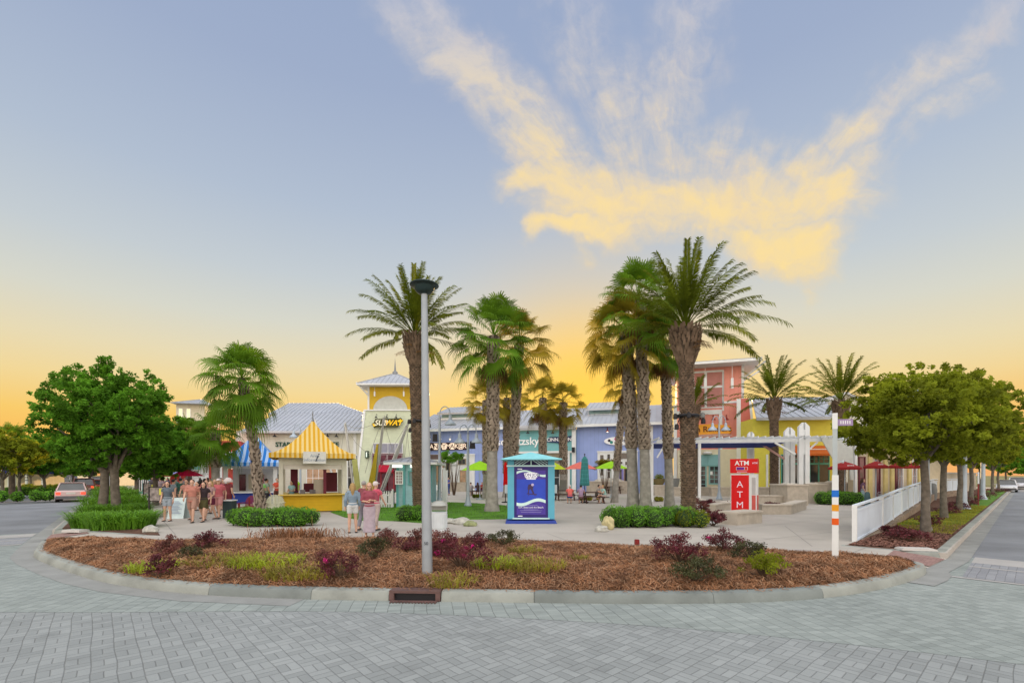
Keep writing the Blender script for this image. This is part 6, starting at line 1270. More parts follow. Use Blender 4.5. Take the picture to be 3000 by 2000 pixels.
# ---- umbrellas
def umbrella(px, Y, ptop, pedge, wpx, m, label, grp=None, name='patio_umbrella', ribs=8, val=0, pole=None, poles=1):
    x_ = AX(px, Y); zt_ = ZZ(ptop, Y) - .15; ze_ = ZZ(pedge, Y) - .15; r = wpx / 2 / F * Y; t = thing(name, label, 'umbrella', (x_, Y, .15), 0, grp)
    b = MB(); vs = [(0, 0, zt_)]
    for k in range(ribs): a = 2 * math.pi * (k + .5) / ribs; vs.append((math.cos(a) * r * .5, math.sin(a) * r * .5, zt_ - (zt_ - ze_) * .42))
    for k in range(ribs): a = 2 * math.pi * (k + .5) / ribs; vs.append((math.cos(a) * r, math.sin(a) * r, ze_))
    fs = [(0, 1 + k, 1 + (k + 1) % ribs) for k in range(ribs)] + [(1 + k, 1 + ribs + k, 1 + ribs + (k + 1) % ribs, 1 + (k + 1) % ribs) for k in range(ribs)]
    b.add(vs, fs)
    if val:
        vs = []; 
        for k in range(ribs):
            a = 2 * math.pi * (k + .5) / ribs; vs += [(math.cos(a) * r, math.sin(a) * r, ze_), (math.cos(a) * r * 1.01, math.sin(a) * r * 1.01, ze_ - val)]
        b.add(vs, [(2 * k, 2 * k + 1, 2 * ((k + 1) % ribs) + 1, 2 * ((k + 1) % ribs)) for k in range(ribs)])
    b.build('canopy', m, t); b = MB(); b.tube([(0, 0, 0), (0, 0, zt_ + .08)], .03, 8); b.lathe([(.3, 0), (.3, .06), (.06, .1), (.05, .2)], (0, 0, 0), 12); b.build('pole', pole or lampgrey, t)
    b = MB(); 
    for k in range(ribs): a = 2 * math.pi * (k + .5) / ribs; b.tube([(0, 0, zt_ - .04), (math.cos(a) * r * .98, math.sin(a) * r * .98, ze_ - .02)], .01, 4)
    b.build('ribs', pole or lampgrey, t); return t
lime = mat('lime_canvas', (.30, .62, .02), .8, trans=.25); lime2 = mat('lime_canvas_yellow', (.48, .62, .03), .8, trans=.25)
ug = 'open lime umbrellas in front of the shops'
umbrella(1406, 37, 1349, 1377, 112, lime, 'lime green umbrella left of the stout palm trunk', ug)
umbrella(1615, 36, 1350, 1374, 90, lime2, 'lime green umbrella just right of the poster kiosk', ug)
umbrella(1790, 40, 1350, 1372, 100, lime, 'lime green umbrella in front of the ice cream shop', ug)
umbrella(1700, 37, 1352, 1373, 98, mat('coral_canvas', (.75, .20, .16), .8, trans=.25), 'coral pink open umbrella behind the folded plaid one')
umbrella(508, 44, 1370, 1393, 60, mat('yellow_canvas', (.75, .60, .06), .8, trans=.25), 'yellow umbrella at the left end of the crowd')
umbrella(548, 31, 1374, 1394, 90, mat('red_canvas', (.62, .01, .05), .8, trans=.25), 'bright red umbrella behind the crowd')
umbrella(528, 38, 1373, 1393, 62, mat('violet_canvas', (.30, .30, .62), .8, trans=.25), 'violet blue umbrella between the yellow and red ones')
umbrella(478, 52, 1384, 1396, 40, darkred, 'small dark red umbrella far behind on the left')
mar = mat('maroon_canvas', (.26, .015, .015), .8, trans=.15); mg = 'maroon restaurant umbrellas with white lettering'
for i, (px, Y, a_, e_, w_, lb) in enumerate([(2475, 31, 1351, 1369, 84, 'maroon umbrella behind the striped post'), (2566, 29, 1350, 1365, 62, 'maroon umbrella above the menu board'), (2640, 31, 1349, 1365, 62, 'maroon umbrella right of the menu board'), (2680, 34, 1352, 1366, 50, 'maroon umbrella by the first oak trunk')]):
    t = umbrella(px, Y, a_, e_, w_, mar, lb, mg, val=.14)
    b = MB(); r = w_ / 2 / F * Y; zt_, ze_ = ZZ(a_, Y) - .15, ZZ(e_, Y) - .15
    for k in range(4): b.box((-r * .28 + k * r * .12, -r * .72, ze_ + (zt_ - ze_) * .26), (r * .09, .01, .09))
    b.build('marking', white, t)
def folded(px, Y, ptop, pbot, wpx, m, label):
    x_ = AX(px, Y); zt_, zb_ = ZZ(ptop, Y) - .15, ZZ(pbot, Y) - .15; r = wpx / 2 / F * Y; t = thing('folded_umbrella', label, 'umbrella', (x_, Y, .15)); b = MB(); n = 32; prof = [(.02, 1.0), (.35, .97), (.42, .93), (.62, .9), (.7, .75), (.78, .5), (.85, .3), (.95, .12), (1.0, .02), (.9, 0)]; vs = []
    for rr, zz_ in prof:
        for j in range(n): a = 2 * math.pi * j / n; q = rr * r * (1 + .16 * math.cos(8 * a)); vs.append((q * math.cos(a), q * math.sin(a), zb_ + (zt_ - zb_) * zz_))
    b.add(vs, [(i * n + j, i * n + (j + 1) % n, (i + 1) * n + (j + 1) % n, (i + 1) * n + j) for i in range(len(prof) - 1) for j in range(n)]); b.build('canopy', m, t, smooth=True); b = MB(); b.tube([(0, 0, 0), (0, 0, zt_ + .15)], .03, 8); b.ball((0, 0, zt_ + .15), .05, 6, 4); b.lathe([(.28, 0), (.28, .06), (.05, .1)], (0, 0, 0), 12); b.build('pole', black, t)
plaid = mat('plaid_canvas', (.05, .24, .25), .8, lines=('Z', .28, -.9), var=.1)
folded(1713, 33, 1336, 1422, 25, plaid, 'folded green and white plaid umbrella in front of the lavender shop'); folded(1481, 33, 1352, 1421, 12, mat('pure_red_canvas', (.55, .0, .0), .8), 'folded red umbrella peeping out left of the poster kiosk')
# ---- poster kiosk
c = G(1556, 1533); Y = c[1]; x0 = c[0]; t = thing('poster_kiosk', 'turquoise poster kiosk with hipped roof, chevron louvres and lit blue poster', 'kiosk', (x0, Y + .45, .15))
sc_ = Y / F; zz = lambda py: ZZ(py, Y) - .15; hw = 69 * sc_; tq = mat('turquoise', (.10, .38, .52), .5, var=.05); navyp = mat('kiosk_navy', (.02, .05, .30), .5, var=.08)
b = MB(); b.box((0, 0, zz(1524) / 2), (hw * 2 + .18, 1.05, zz(1524)), 0, .95); b.build('plinth', navyp, t)
b = MB(); 
for s in (-1, 1): b.b2(s * hw - s * .26, s * hw, -.42, .42, zz(1520), zz(1346))
b.b2(-hw + .26, hw - .26, -.3, .36, zz(1520), zz(1352)); b.build('body', tq, t)
b = MB(); b.b2(-hw + .255, hw - .255, -.41, -.305, zz(1516), zz(1362)); b.build('display_case', mat('case_navy', (.03, .02, .16), .35), t)
b = MB(); b.b2(-hw + .2, hw - .2, -.46, -.40, zz(1520), zz(1516)); b.b2(-hw - .04, hw + .04, -.46, .46, zz(1366), zz(1362)); b.build('trim', mat('pale_aqua_trim', (.50, .72, .74), .5), t)
b = MB(); b.b2(-hw + .26, hw - .26, -.40, -.34, zz(1361), zz(1346)); b.build('louvre_back', mat('louvre_dark', (.02, .015, .07), .6), t)
b = MB(); z0_, z1_ = zz(1361.5), zz(1346.5)
for s in (-1, 1):
    for k in range(6):
        xa_ = .06 + k * .145; xb2 = xa_ + .30; xe = hw - .28
        za = z0_; 
        p0 = Vector((s * xa_, -.42, z1_ if False else z0_ + 0)); 
        b.beam((s * min(xe, xa_ + .20), -.42, z0_ + .01) if False else (s * xa_, -.42, z1_ - .01), (s * min(xb2, xe), -.42, z1_ - .01 - (min(xb2, xe) - xa_) * (z1_ - z0_ - .02) / .30), .025, .02, (0, 1, 0))
b.b2(-.02, .02, -.44, -.40, z0_, z1_); b.b2(-hw + .26, hw - .26, -.44, -.40, z1_ - .012, z1_ + .02); b.build('louvre', MATS['pale_aqua_trim'], t)
b = MB(); rw = 88 * sc_; b.add([(-rw, -.85, zz(1344)), (rw, -.85, zz(1344)), (rw, .85, zz(1344)), (-rw, .85, zz(1344)), (0, 0, ZZ(1328, Y + .45) - .15 + .06), (-rw, -.85, zz(1346.5)), (rw, -.85, zz(1346.5)), (rw, .85, zz(1346.5)), (-rw, .85, zz(1346.5))], [(0, 1, 4), (1, 2, 4), (2, 3, 4), (3, 0, 4), (5, 6, 1, 0), (6, 7, 2, 1), (7, 8, 3, 2), (8, 5, 0, 3), (8, 7, 6, 5)]); b.build('roof', mat('aqua_roof', (.22, .58, .66), .5), t)
b = MB()
for s in (-1, 1): b.box((s * (hw + .05), -.2, zz(1432)), (.12, .2, .34)); 
b.build('service_box', mat('box_pale', (.45, .50, .52), .5), t); b = MB(); b.box((hw + .05, -.2, zz(1446)), (.11, .18, .16)); b.build('service_box', black, t)
# poster
pw, p1, p0 = 42.5 * sc_, zz(1377), zz(1507); ph = p1 - p0; py_ = -.418
def pb(name, poly, m, lay):
    b = MB(); b.slabxz([(u_ * pw, p0 + v_2 * ph) for u_, v_2 in poly], py_ - .004 * lay, py_ - .004 * lay + .003); return b.build(name, m, t)
pv = mat('poster_violet', (.05, .03, .22), .4, var=.15, emit=.12, ecol=(.12, .08, .62)); pbm = mat('poster_blue', (.02, .05, .36), .4, var=.12, emit=.14, ecol=(.05, .12, .85)); pwm = mat('poster_wave', (.50, .68, .66), .4, emit=.15)
pb('poster', [(-1, 0), (1, 0), (1, 1), (-1, 1)], pv, 1)
wv = lambda u_: .30 + .055 * math.sin((u_ + .1) * 2.6) - .02
us = [-1 + 2 * i / 20 for i in range(21)]
pb('poster_sea', [(u_, wv(u_)) for u_ in us] + [(1, .80), (-1, .80)], pbm, 2)
pb('poster_wave', [(u_, wv(u_) - .035) for u_ in us] + [(u_, wv(u_) + .035) for u_ in reversed(us)], pwm, 3)
wt = lambda u_: .93 - .055 * math.sin((u_ - .2) * 2.4)
pb('poster_wave', [(u_, wt(u_) - .012 - .015 * abs(u_)) for u_ in us] + [(u_, wt(u_) + .015 + .012 * abs(u_)) for u_ in reversed(us)], pwm, 3)
wm = mat('poster_white', (.72, .75, .80), .4, emit=.2)
pb('poster_badge', [(-.5, .93), (-.2, .955), (.2, .955), (.5, .93), (.42, .85), (.3, .795), (-.3, .795), (-.42, .85)], wm, 4)
txt('RON JON', .165, mat('poster_ink', (.06, .05, .25), .5), t, (0, py_ - .018, p0 + .895 * ph), ext=.001, name='lettering', bold=.006); txt('SURF SHOP', .09, MATS['poster_ink'], t, (0, py_ - .018, p0 + .83 * ph), ext=.001, name='lettering')
txt('Surf, Skate and the Beach.', .098, wm, t, (0, py_ - .012, p0 + .165 * ph), ext=.001, name='lettering')
for k, (wd, vv) in enumerate([(.45, .21), (.5, .115), (.75, .095), (.7, .055)]): b = MB(); b.b2(-wd * pw, wd * pw, py_ - .011, py_ - .009, p0 + vv * ph - .008, p0 + vv * ph + .004); b.build('small_print', mat('print_lilac', (.35, .33, .62), .5), t)
fig = mat('poster_figure', (.05, .03, .09), .5)
pb('poster_figure', [(-.24, .62), (-.18, .68), (.0, .69), (.1, .67), (.16, .64), (.12, .57), (.2, .50), (.22, .46), (.12, .46), (.05, .52), (-.04, .58), (-.12, .56), (-.16, .48), (-.24, .47), (-.2, .55), (-.24, .58)], fig, 4); pb('poster_board', [(-.28, .465), (.38, .445), (.42, .455), (.38, .465), (-.26, .485), (-.3, .48)], fig, 5)
b = MB(); b.slabxz([(.1 * pw + .055 * math.cos(a), p0 + .675 * ph + .055 * math.sin(a)) for a in [i * .524 for i in range(12)]], py_ - .024, py_ - .021); b.build('poster_head', mat('poster_helmet', (.45, .40, .62), .5), t)
for s in (-1, 1): b = MB(); b.slabxz([((.05 + s * .22) * pw + .02 * math.cos(a), p0 + .435 * ph + .02 * math.sin(a)) for a in [i * .785 for i in range(8)]], py_ - .02, py_ - .017); b.build('poster_wheel', fig, t)
for px, pz in ((-.78, 1.03), (-.75, -.03)): b = MB(); b.b2(px * pw - .09, px * pw + .09, py_ + .001, py_ + .003, p0 + pz * ph - .015, p0 + pz * ph + .015); b.build('case_label', wm, t)
# ---- ATM kiosk
c = G(2197, 1513); Y = c[1]; rz = R(-36); t = thing('cash_machine', 'tall red cash machine cabinet lettered ATM down its side', 'cash machine', (AX(2193, Y + .45), Y + .45, .15), rz)
red = mat('atm_red', (.68, .005, .008), .45, var=.03); w = 1.15; hh = ZZ(1343, Y) - .15; d_ = .8
zz = lambda py: ZZ(py, Y) - .15
xl_ = -w + .42; b = MB(); b.b2(xl_, .42, -.4, .15, zz(1385), hh); b.build('header', red, t)
b = MB(); b.b2(xl_ + .02, .40, -.38, .13, 0, zz(1387.5)); b.build('cabinet', white, t)
b = MB(); b.b2(xl_ + .05, .08, -.395, -.382, .12, zz(1391)); b.build('red_panel', red, t)
b = MB(); b.b2(.20, .36, -.395, -.382, .1, zz(1450)); b.build('red_panel', mat('atm_pale_red', (.55, .10, .09), .5), t); b = MB(); b.b2(.20, .36, -.39, -.381, zz(1448), zz(1398)); b.build('machine_slot', mat('atm_grey', (.45, .44, .45), .5), t)
b = MB(); b.b2(.401, .415, -.3, .08, .1, zz(1450)); b.build('red_panel', MATS['atm_pale_red'], t)
cxp = (xl_ + .42) / 2 - .06
txt('ATM', .30, MATS['sign_pure_white'], t, (cxp, -.402, zz(1356)), ext=.004, bold=.014, name='lettering')
pm_ = (xl_ + .08) / 2 + .02
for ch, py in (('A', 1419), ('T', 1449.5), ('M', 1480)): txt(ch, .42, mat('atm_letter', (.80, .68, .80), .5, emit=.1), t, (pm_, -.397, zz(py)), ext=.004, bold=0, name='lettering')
b = MB(); b.b2(cxp - .25, cxp + .25, -.404, -.401, zz(1376), zz(1367)); b.build('logo_frame', white, t); b = MB(); b.b2(cxp - .23, cxp + .10, -.408, -.405, zz(1375.3), zz(1367.8)); b.build('logo_panel', mat('logo_violet', (.16, .01, .30), .5), t); b = MB(); b.b2(cxp + .12, cxp + .23, -.408, -.405, zz(1375.3), zz(1367.8)); b.build('logo_panel', red, t)
b = MB(); b.b2(cxp - .22, cxp + .22, -.404, -.401, zz(1382), zz(1380.6)); b.build('small_print', MATS['atm_letter'], t)
txt('ATM', .11, MATS['atm_letter'], t, (.33, -.402, zz(1356)), ext=.004, name='lettering', bold=.008)
# ---- stone walls, planters, benches
def wallrun(name, label, cat, pts, h, w, m=stone, cap=True, z=.15, closed=False, coff=.04):
    x0, y0 = pts[0]; t = thing(name, label, cat, (x0, y0, z)); b = MB(); cb_ = MB(); P_ = [Vector((p[0] - x0, p[1] - y0)) for p in pts]; l = offset(P_, w / 2); r = offset(P_, -w / 2)
    def strip(bb, l, r, z0, z1):
        n = len(l); vs = [(*p, z0) for p in l] + [(*p, z0) for p in r] + [(*p, z1) for p in l] + [(*p, z1) for p in r]; fs = []
        for i in range(n - 1): fs += [(2 * n + i, 2 * n + i + 1, 3 * n + i + 1, 3 * n + i), (i, i + 1, 2 * n + i + 1, 2 * n + i)[::-1], (n + i, n + i + 1, 3 * n + i + 1, 3 * n + i)]
        fs += [(0, n, 3 * n, 2 * n), (n - 1, 2 * n - 1, 4 * n - 1, 3 * n - 1)[::-1]]; bb.add(vs, fs)
    strip(b, l, r, 0, h - .07); b.build('wall', m, t)
    strip(cb_, offset(P_, w / 2 + coff), offset(P_, -w / 2 - coff), h - .068, h); cb_.build('cap', mat('cap_stone', (.52, .47, .40), .8, bump=.25, bs=25, var=.1, vs=3, grime=.2), t); return t
wallrun('stone_bench', 'short cast stone bench in front of the red cash machine', 'bench', [G(2133, 1536), G(2206, 1528)], .5, .75)
wallrun('seat_wall', 'low cast stone seat wall bending right of the red cash machine', 'seat wall', [G(2225, 1505), G(2302, 1505), G(2348, 1490)], .5, .5)
wallrun('seat_wall', 'long low seat wall behind the bent one', 'seat wall', [G(2210, 1478), G(2300, 1478), G(2320, 1472)], .62, .5)
wallrun('seat_wall', 'curved low seat wall among the purple bushes by the thick trunk', 'seat wall', spline([G(2030, 1468), G(2070, 1478), G(2110, 1482), G(2150, 1478)], 3), .3, .45)
wallrun('seat_wall', 'low stone ledge joining the red cash machine on its left', 'seat wall', [G(2085, 1500), G(2110, 1494), G(2150, 1490)], .42, .4)
c = G(2368, 1482)
def planter(px0, px1, pyb, hpy, dep, label, rz=0, m=stone, fill=True, name='stone_planter', cat='planter'):
    Y = (H - .15) * F / (pyb - HOR); x0_, x1_ = AX(px0, Y), AX(px1, Y); h = ZZ(hpy, Y) - .15; t = thing(name, label, cat, ((x0_ + x1_) / 2, Y + dep / 2, .15), rz); w = x1_ - x0_; b = MB(); b.b2(-w / 2, w / 2, -dep / 2, dep / 2, 0, h - .1); b.build('wall', m, t); b = MB(); b.b2(-w / 2 - .05, w / 2 + .05, -dep / 2 - .05, dep / 2 + .05, h - .099, h); b.build('cap', MATS['cap_stone'], t)
    if fill: b = MB(); b.ball((0, 0, h - .02), w * .36, 12, 6, (1, dep / w, .22)); b.build('rock_fill', mat('pale_rock', (.42, .40, .35), .9, var=.35, vs=5, bump=.6, bs=12), t)
    return t, h
planter(2307, 2368, 1480, 1418, 2.0, 'large square cast stone planter below the pointed pergola posts'); planter(2369, 2424, 1474, 1416, 1.6, 'smaller stone planter joined to the large one on its right')
planter(2426, 2498, 1463, 1412, 1.5, 'wide stone planter behind the striped post'); planter(2499, 2530, 1457, 1420, 1.0, 'cream plaster block right of the wide stone planter', m=cream2, fill=False)
planter(2210, 2300, 1459, 1426, .6, 'pale low wall before the yellow shop', fill=False)
planter(2085, 2158, 1453, 1426, .6, 'pale low wall left of the yellow shop', fill=False); planter(1725, 1852, 1445, 1409, 1.6, 'grey stone raised bed before the ice cream shop'); planter(1918, 1968, 1452, 1420, 1.4, 'stone raised bed between the palm trunks', fill=False)
planter(1969, 2040, 1453, 1426, 1.0, 'stone ledge left of the coral tower entrance', fill=False)
def bowl(px, Y, pyb, r, h, label, m, plant=None):
    z0 = ZZ(pyb, Y); t = thing('planter_pot', label, 'pot', (AX(px, Y), Y, z0)); b = MB(); b.lathe([(r * .6, 0), (r * .85, h * .4), (r, h * .9), (r * 1.05, h), (r * .9, h - .02), (.05, h - .08)], (0, 0, 0), 20); b.build('pot', m, t, smooth=35)
    if plant: fastmesh('foliage', leaf_cloud([(0, 0, h + .1)], [r * .8], 500, .06, np.random.default_rng(3), .8), 4, plant, t)
gp = mat('grey_pot', (.18, .19, .19), .7)
bowl(2507, 37.5, 1414, .42, .6, 'grey bowl planter on the stone wall right of the striped post', gp, leafm2); bowl(1931, 44.1, 1420, .55, .6, 'olive brown round pot between the palm trunks', mat('olive_pot', (.17, .14, .06), .6), leafm2); bowl(1978, 43.2, 1426, .4, .8, 'dark grey urn left of the thick trunk', gp)
for i, (px, Y, h) in enumerate([(2541, 27.5, .95), (2638, 27.5, .95), (2715, 31, 1.0), (2733, 36, 1.3)]):
    t = thing('barrel_bollard', ['dark teal barrel left of the menu board', 'brown wooden barrel right of the menu board', 'grey barrel behind the first oak trunk', 'tall dark cover past the first oak trunk'][i], 'barrel', (AX(px, Y), Y, .15), 0); b = MB(); r = .14 + .03 * i; b.lathe([(r * .9, 0), (r * 1.1, h * .3), (r * 1.12, h * .6), (r * .9, h * .92), (r * .5, h)], (0, 0, 0), 16); b.build('barrel', [mat('dark_teal', (.05, .10, .11), .6), mat('barrel_brown', (.13, .10, .06), .8), gp, gp][i], t, smooth=35)
# menu board and A frames
def aframe(px, pyb, ptop, w, label, m, Y=None, lines_=True, name='sandwich_board', rz=0):
    Y = (H - .15) * F / (pyb - HOR) if Y is None else Y; h = ZZ(ptop, Y) - .15; t = thing(name, label, 'sign', (AX(px, Y), Y, .15), rz)
    for s in (-1, 1): b = MB(); b.sheet((-w / 2, s * .22, .0), (w / 2, s * .22, .0), (w / 2, s * .03, h), (-w / 2, s * .03, h), .025 * (-s)); b.build('panel', m, t)
    if lines_:
        b = MB()
        for k in range(9): u_ = .25 + k * .07; b.b2(-w * .36, w * (.36 - .12 * (k % 3)), -.22 + .19 * u_ - .045, -.22 + .19 * u_ - .035, h * u_, h * u_ + .018)
        b.build('writing', mat('menu_ink', (.22, .28, .45), .6), t)
    return t
aframe(2566, 1434, 1396, .72, 'white menu board standing in front of the maroon umbrellas', mat('menu_white', (.68, .70, .78), .5)); aframe(523, 1517, 1457, .72, 'pale aqua and white sandwich board in front of the crowd', mat('menu_aqua', (.55, .68, .70), .5))
b = aframe(1272, 1462, 1420, .5, 'white folding board leaning right of the front lamp pole', white, lines_=False, rz=R(25))
# black poster frames by the left walk
def pframe(px, pyb, ptop, wpx, label):
    Y = (H - .15) * F / (pyb - HOR); h = ZZ(ptop, Y) - .15; w = wpx / F * Y; t = thing('poster_stand', label, 'sign stand', (AX(px, Y), Y, .15), R(10)); b = MB()
    for s in (-1, 1): b.b2(s * w / 2 - .025, s * w / 2 + .025, -.025, .025, 0, h)
    b.b2(-w / 2, w / 2, -.022, .022, h - .05, h); b.b2(-w / 2, w / 2, -.022, .022, h * .42, h * .42 + .05); b.b2(-w / 2, w / 2, -.022, .022, h * .50, h * .50 + .04); b.b2(-w / 2, w / 2, -.022, .022, 0, .04); b.build('frame', mat('frame_dark', (.035, .03, .03), .5), t)
    b = MB(); b.b2(-w / 2 + .04, w / 2 - .04, -.012, .012, h * .54, h - .07); b.build('picture', mat('poster_photo', (.24, .21, .20), .4, var=.9, vs=4), t); b = MB(); b.b2(w * .2, w * .4, -.016, -.0125, h * .72, h - .1); b.build('picture_flash', mat('flash_lime', (.6, .6, .08), .5), t)
pframe(458, 1514, 1424, 38, 'black framed poster stand, the nearer of two by the oak bed'); pframe(437, 1480, 1414, 30, 'black framed poster stand, the farther of two by the oak bed')
# bin, benches
c = G(1283, 1556); t = thing('litter_bin', 'round white slatted litter bin with hood right of the front lamp pole', 'bin', (c[0], c[1] + .25, .15)); Y = c[1]; h = ZZ(1500, Y) - .15; r = 24 / F * Y
b = MB(); b.lathe([(r * .93, 0), (r * .93, .06), (r, .1), (r, h - .06), (r * 1.04, h), (r * .8, h)], (0, 0, 0), 28)
for k in range(28): a = k * 2 * math.pi / 28; b.box((r * 1.01 * math.cos(a), r * 1.01 * math.sin(a), h / 2 + .02), (.05, .012, h - .2), a + math.pi / 2)
b.build('body', mat('bin_white', (.58, .63, .66), .5), t)
b = MB(); zt_ = ZZ(1468, Y) - .15; 
for s in (-1, 1): b.box((s * r * .93, 0, (h + zt_) / 2 - .03), (.03, .05, zt_ - h - .02))
pts = [(r * math.cos(a), zt_ - .12 + .13 * math.sin(a)) for a in [math.pi * i / 14 for i in range(15)]]; b.slabxz(pts + [(-r, zt_ - .3), (-r * .8, zt_ - .33), (r * .8, zt_ - .33), (r, zt_ - .3)], -.02 + r * .35, .02 + r * .35); b.lathe([(r * .98, -.0), (r * .8, .08), (r * .3, .14), (.01, .15)], (0, 0, zt_ - .16), 20); b.build('hood', mat('hood_grey', (.36, .38, .36), .45), t, smooth=35)
c = G(673, 1516); t = thing('litter_bin', 'dark square bin with a pale lid by the hedge', 'bin', (c[0], c[1], .15)); Y = c[1]; w = 26 / F * Y; h = ZZ(1466, Y) - .15; b = MB(); b.box((0, 0, h / 2), (w, w, h)); b.build('body', mat('bin_dark', (.03, .055, .06), .5), t); b = MB(); b.box((0, 0, h + .02), (w + .05, w + .05, .05)); b.build('lid', white, t)
def round_bench(px, pyb, ptop, wpx, m, label, legs=True):
    Y = (H - .15) * F / (pyb - HOR); h = ZZ(ptop, Y) - .15; w = wpx / F * Y; r = w / 2; t = thing('garden_bench', label, 'bench', (AX(px, Y), Y, .15)); b = MB(); n = 9; zc = h - r
    for k in range(n):
        z0 = .42 + (h - .44) * k / n; z1 = z0 + (h - .44) / n * .72; zm_ = (z0 + z1) / 2; q = math.sqrt(max(.01, r * r - max(0, zm_ - zc) ** 2)); b.b2(-q, q, .26, .30, z0, z1)
    b.build('backrest', m, t); b = MB(); 
    for s in (-.6, 0, .6): b.b2(s * r - .03, s * r + .03, .301, .34, .1, zc + math.sqrt(max(0, r * r - (s * r) ** 2)) - .02)
    b.build('back_post', m, t)
    b = MB(); [b.b2(-r * 1.1, r * 1.1, -.28 + k * .11, -.28 + k * .11 + .09, .40, .43) for k in range(5)]; b.build('seat', m, t)
    for s in (-1, 1):
        for q in (-.25, .22): b = MB(); b.box((s * r, q, .3 if q < 0 else .2), (.07, .07, .6 if q < 0 else .40)); b.build('leg', m, t)
        b = MB(); b.b2(s * r - .06, s * r + .06, -.3, .26, .6, .63); b.build('armrest', m, t)
round_bench(735, 1510, 1450, 52, mat('bench_maroon', (.22, .02, .03), .5), 'maroon slatted bench with a round back behind the curved palm'); round_bench(798, 1510, 1448, 54, mat('bench_cream', (.52, .54, .40), .6), 'cream slatted bench with a round back left of the yellow kiosk')
# picnic tables
pwood = mat('picnic_brown', (.065, .03, .025), .7, var=.25)
def picnic(px, pyb, label, rz, z0=.15, sc=1):
    Y = (H - .15) * F / (pyb - HOR); t = thing('picnic_table', label, 'table', (AX(px, Y), Y + .7, .15), rz, 'dark brown picnic tables'); b = MB(); [b.b2(-.9, .9, -.38 + k * .155, -.38 + k * .155 + .14, .72, .76) for k in range(5)]; b.build('tabletop', pwood, t)
    for s in (-1, 1):
        b = MB(); b.b2(-.9, .9, s * .75 - .14, s * .75 + .14, .42, .46); b.build('bench_seat', pwood, t)
        for q in (-.6, .6): b = MB(); b.beam((q, s * .62 + s * .1, 0), (q, s * .2, .72), .09, .05); b.build('leg', pwood, t)
    b = MB(); [b.b2(q - .03, q + .03, -.8, .8, .36, .41) for q in (-.6, .6)]; b.build('cross_beam', pwood, t); return t, Y
picnic(1742, 1474, 'dark picnic table where the four people sit, right of the poster kiosk', R(5)); picnic(1658, 1466, 'dark picnic table touching the poster kiosk, behind', R(5)); picnic(1400, 1452, 'table with people under the lime umbrella by the stout palm', R(8)); picnic(1800, 1446, 'far picnic table behind the seated women', R(2))
t = thing('cooler_screen', 'grey screen board standing on the far picnic table right of the poster kiosk', 'board', (AX(1650, 37), 37, .95)); b = MB(); b.box((0, 0, .3), (.5, .04, .9)); b.build('board', gp, t)
# cafe chairs and tables of the restaurant terrace
steel = mat('steel', (.42, .43, .45), .35, .7)
def cafe_chair(px, Y, rz, label):
    t = thing('cafe_chair', label, 'chair', (AX(px, Y), Y, .15), rz, 'metal cafe chairs on the right terrace'); b = MB(); b.box((0, 0, .45), (.42, .42, .03)); b.build('seat', steel, t)
    for s in (-1, 1):
        for q in (-1, 1): b = MB(); b.tube([(s * .22, q * .22, 0), (s * .18, q * .18, .45)], .014, 5); b.build('leg', steel, t)
    b = MB(); b.tube([(-.2, .2, .45), (-.2, .24, .8), (-.1, .25, .88), (.1, .25, .88), (.2, .24, .8), (.2, .2, .45)], .014, 6); [b.box((0, .235, .56 + k * .1), (.38, .012, .04)) for k in range(3)]; b.build('backrest', steel, t); return t
ch0 = cafe_chair(2590, 29, .4, 'metal cafe chair just right of the menu board')
for px, Y, rz, lb in [(2606, 30, 2.2, 'metal cafe chair, second from the menu board'), (2622, 27.5, -.6, 'metal cafe chair before the brown barrel'), (2655, 28.5, .9, 'metal cafe chair right of the brown barrel'), (2672, 30, 2.6, 'metal cafe chair under the fourth maroon umbrella'), (2690, 28, 1.2, 'metal cafe chair against the first oak trunk')]: dup(ch0, (AX(px, Y), Y, .15), rz, lb)
def cafe_table(px, Y, label):
    t = thing('cafe_table', label, 'table', (AX(px, Y), Y, .15), 0, 'round cafe tables on the right terrace'); b = MB(); b.lathe([(.38, .70), (.4, .72), (.38, .74), (.01, .74)], (0, 0, 0), 18); b.build('tabletop', steel, t); b = MB(); b.lathe([(.24, 0), (.22, .03), (.03, .06), (.03, .7)], (0, 0, 0), 12); b.build('pedestal', steel, t); return t
ct = cafe_table(2600, 28.5, 'round cafe table nearest the menu board'); dup(ct, (AX(2662, 31), 31, .15), 0, 'round cafe table behind the brown barrel'); dup(ct, (AX(2684, 29), 29, .15), 0, 'round cafe table by the first oak trunk')
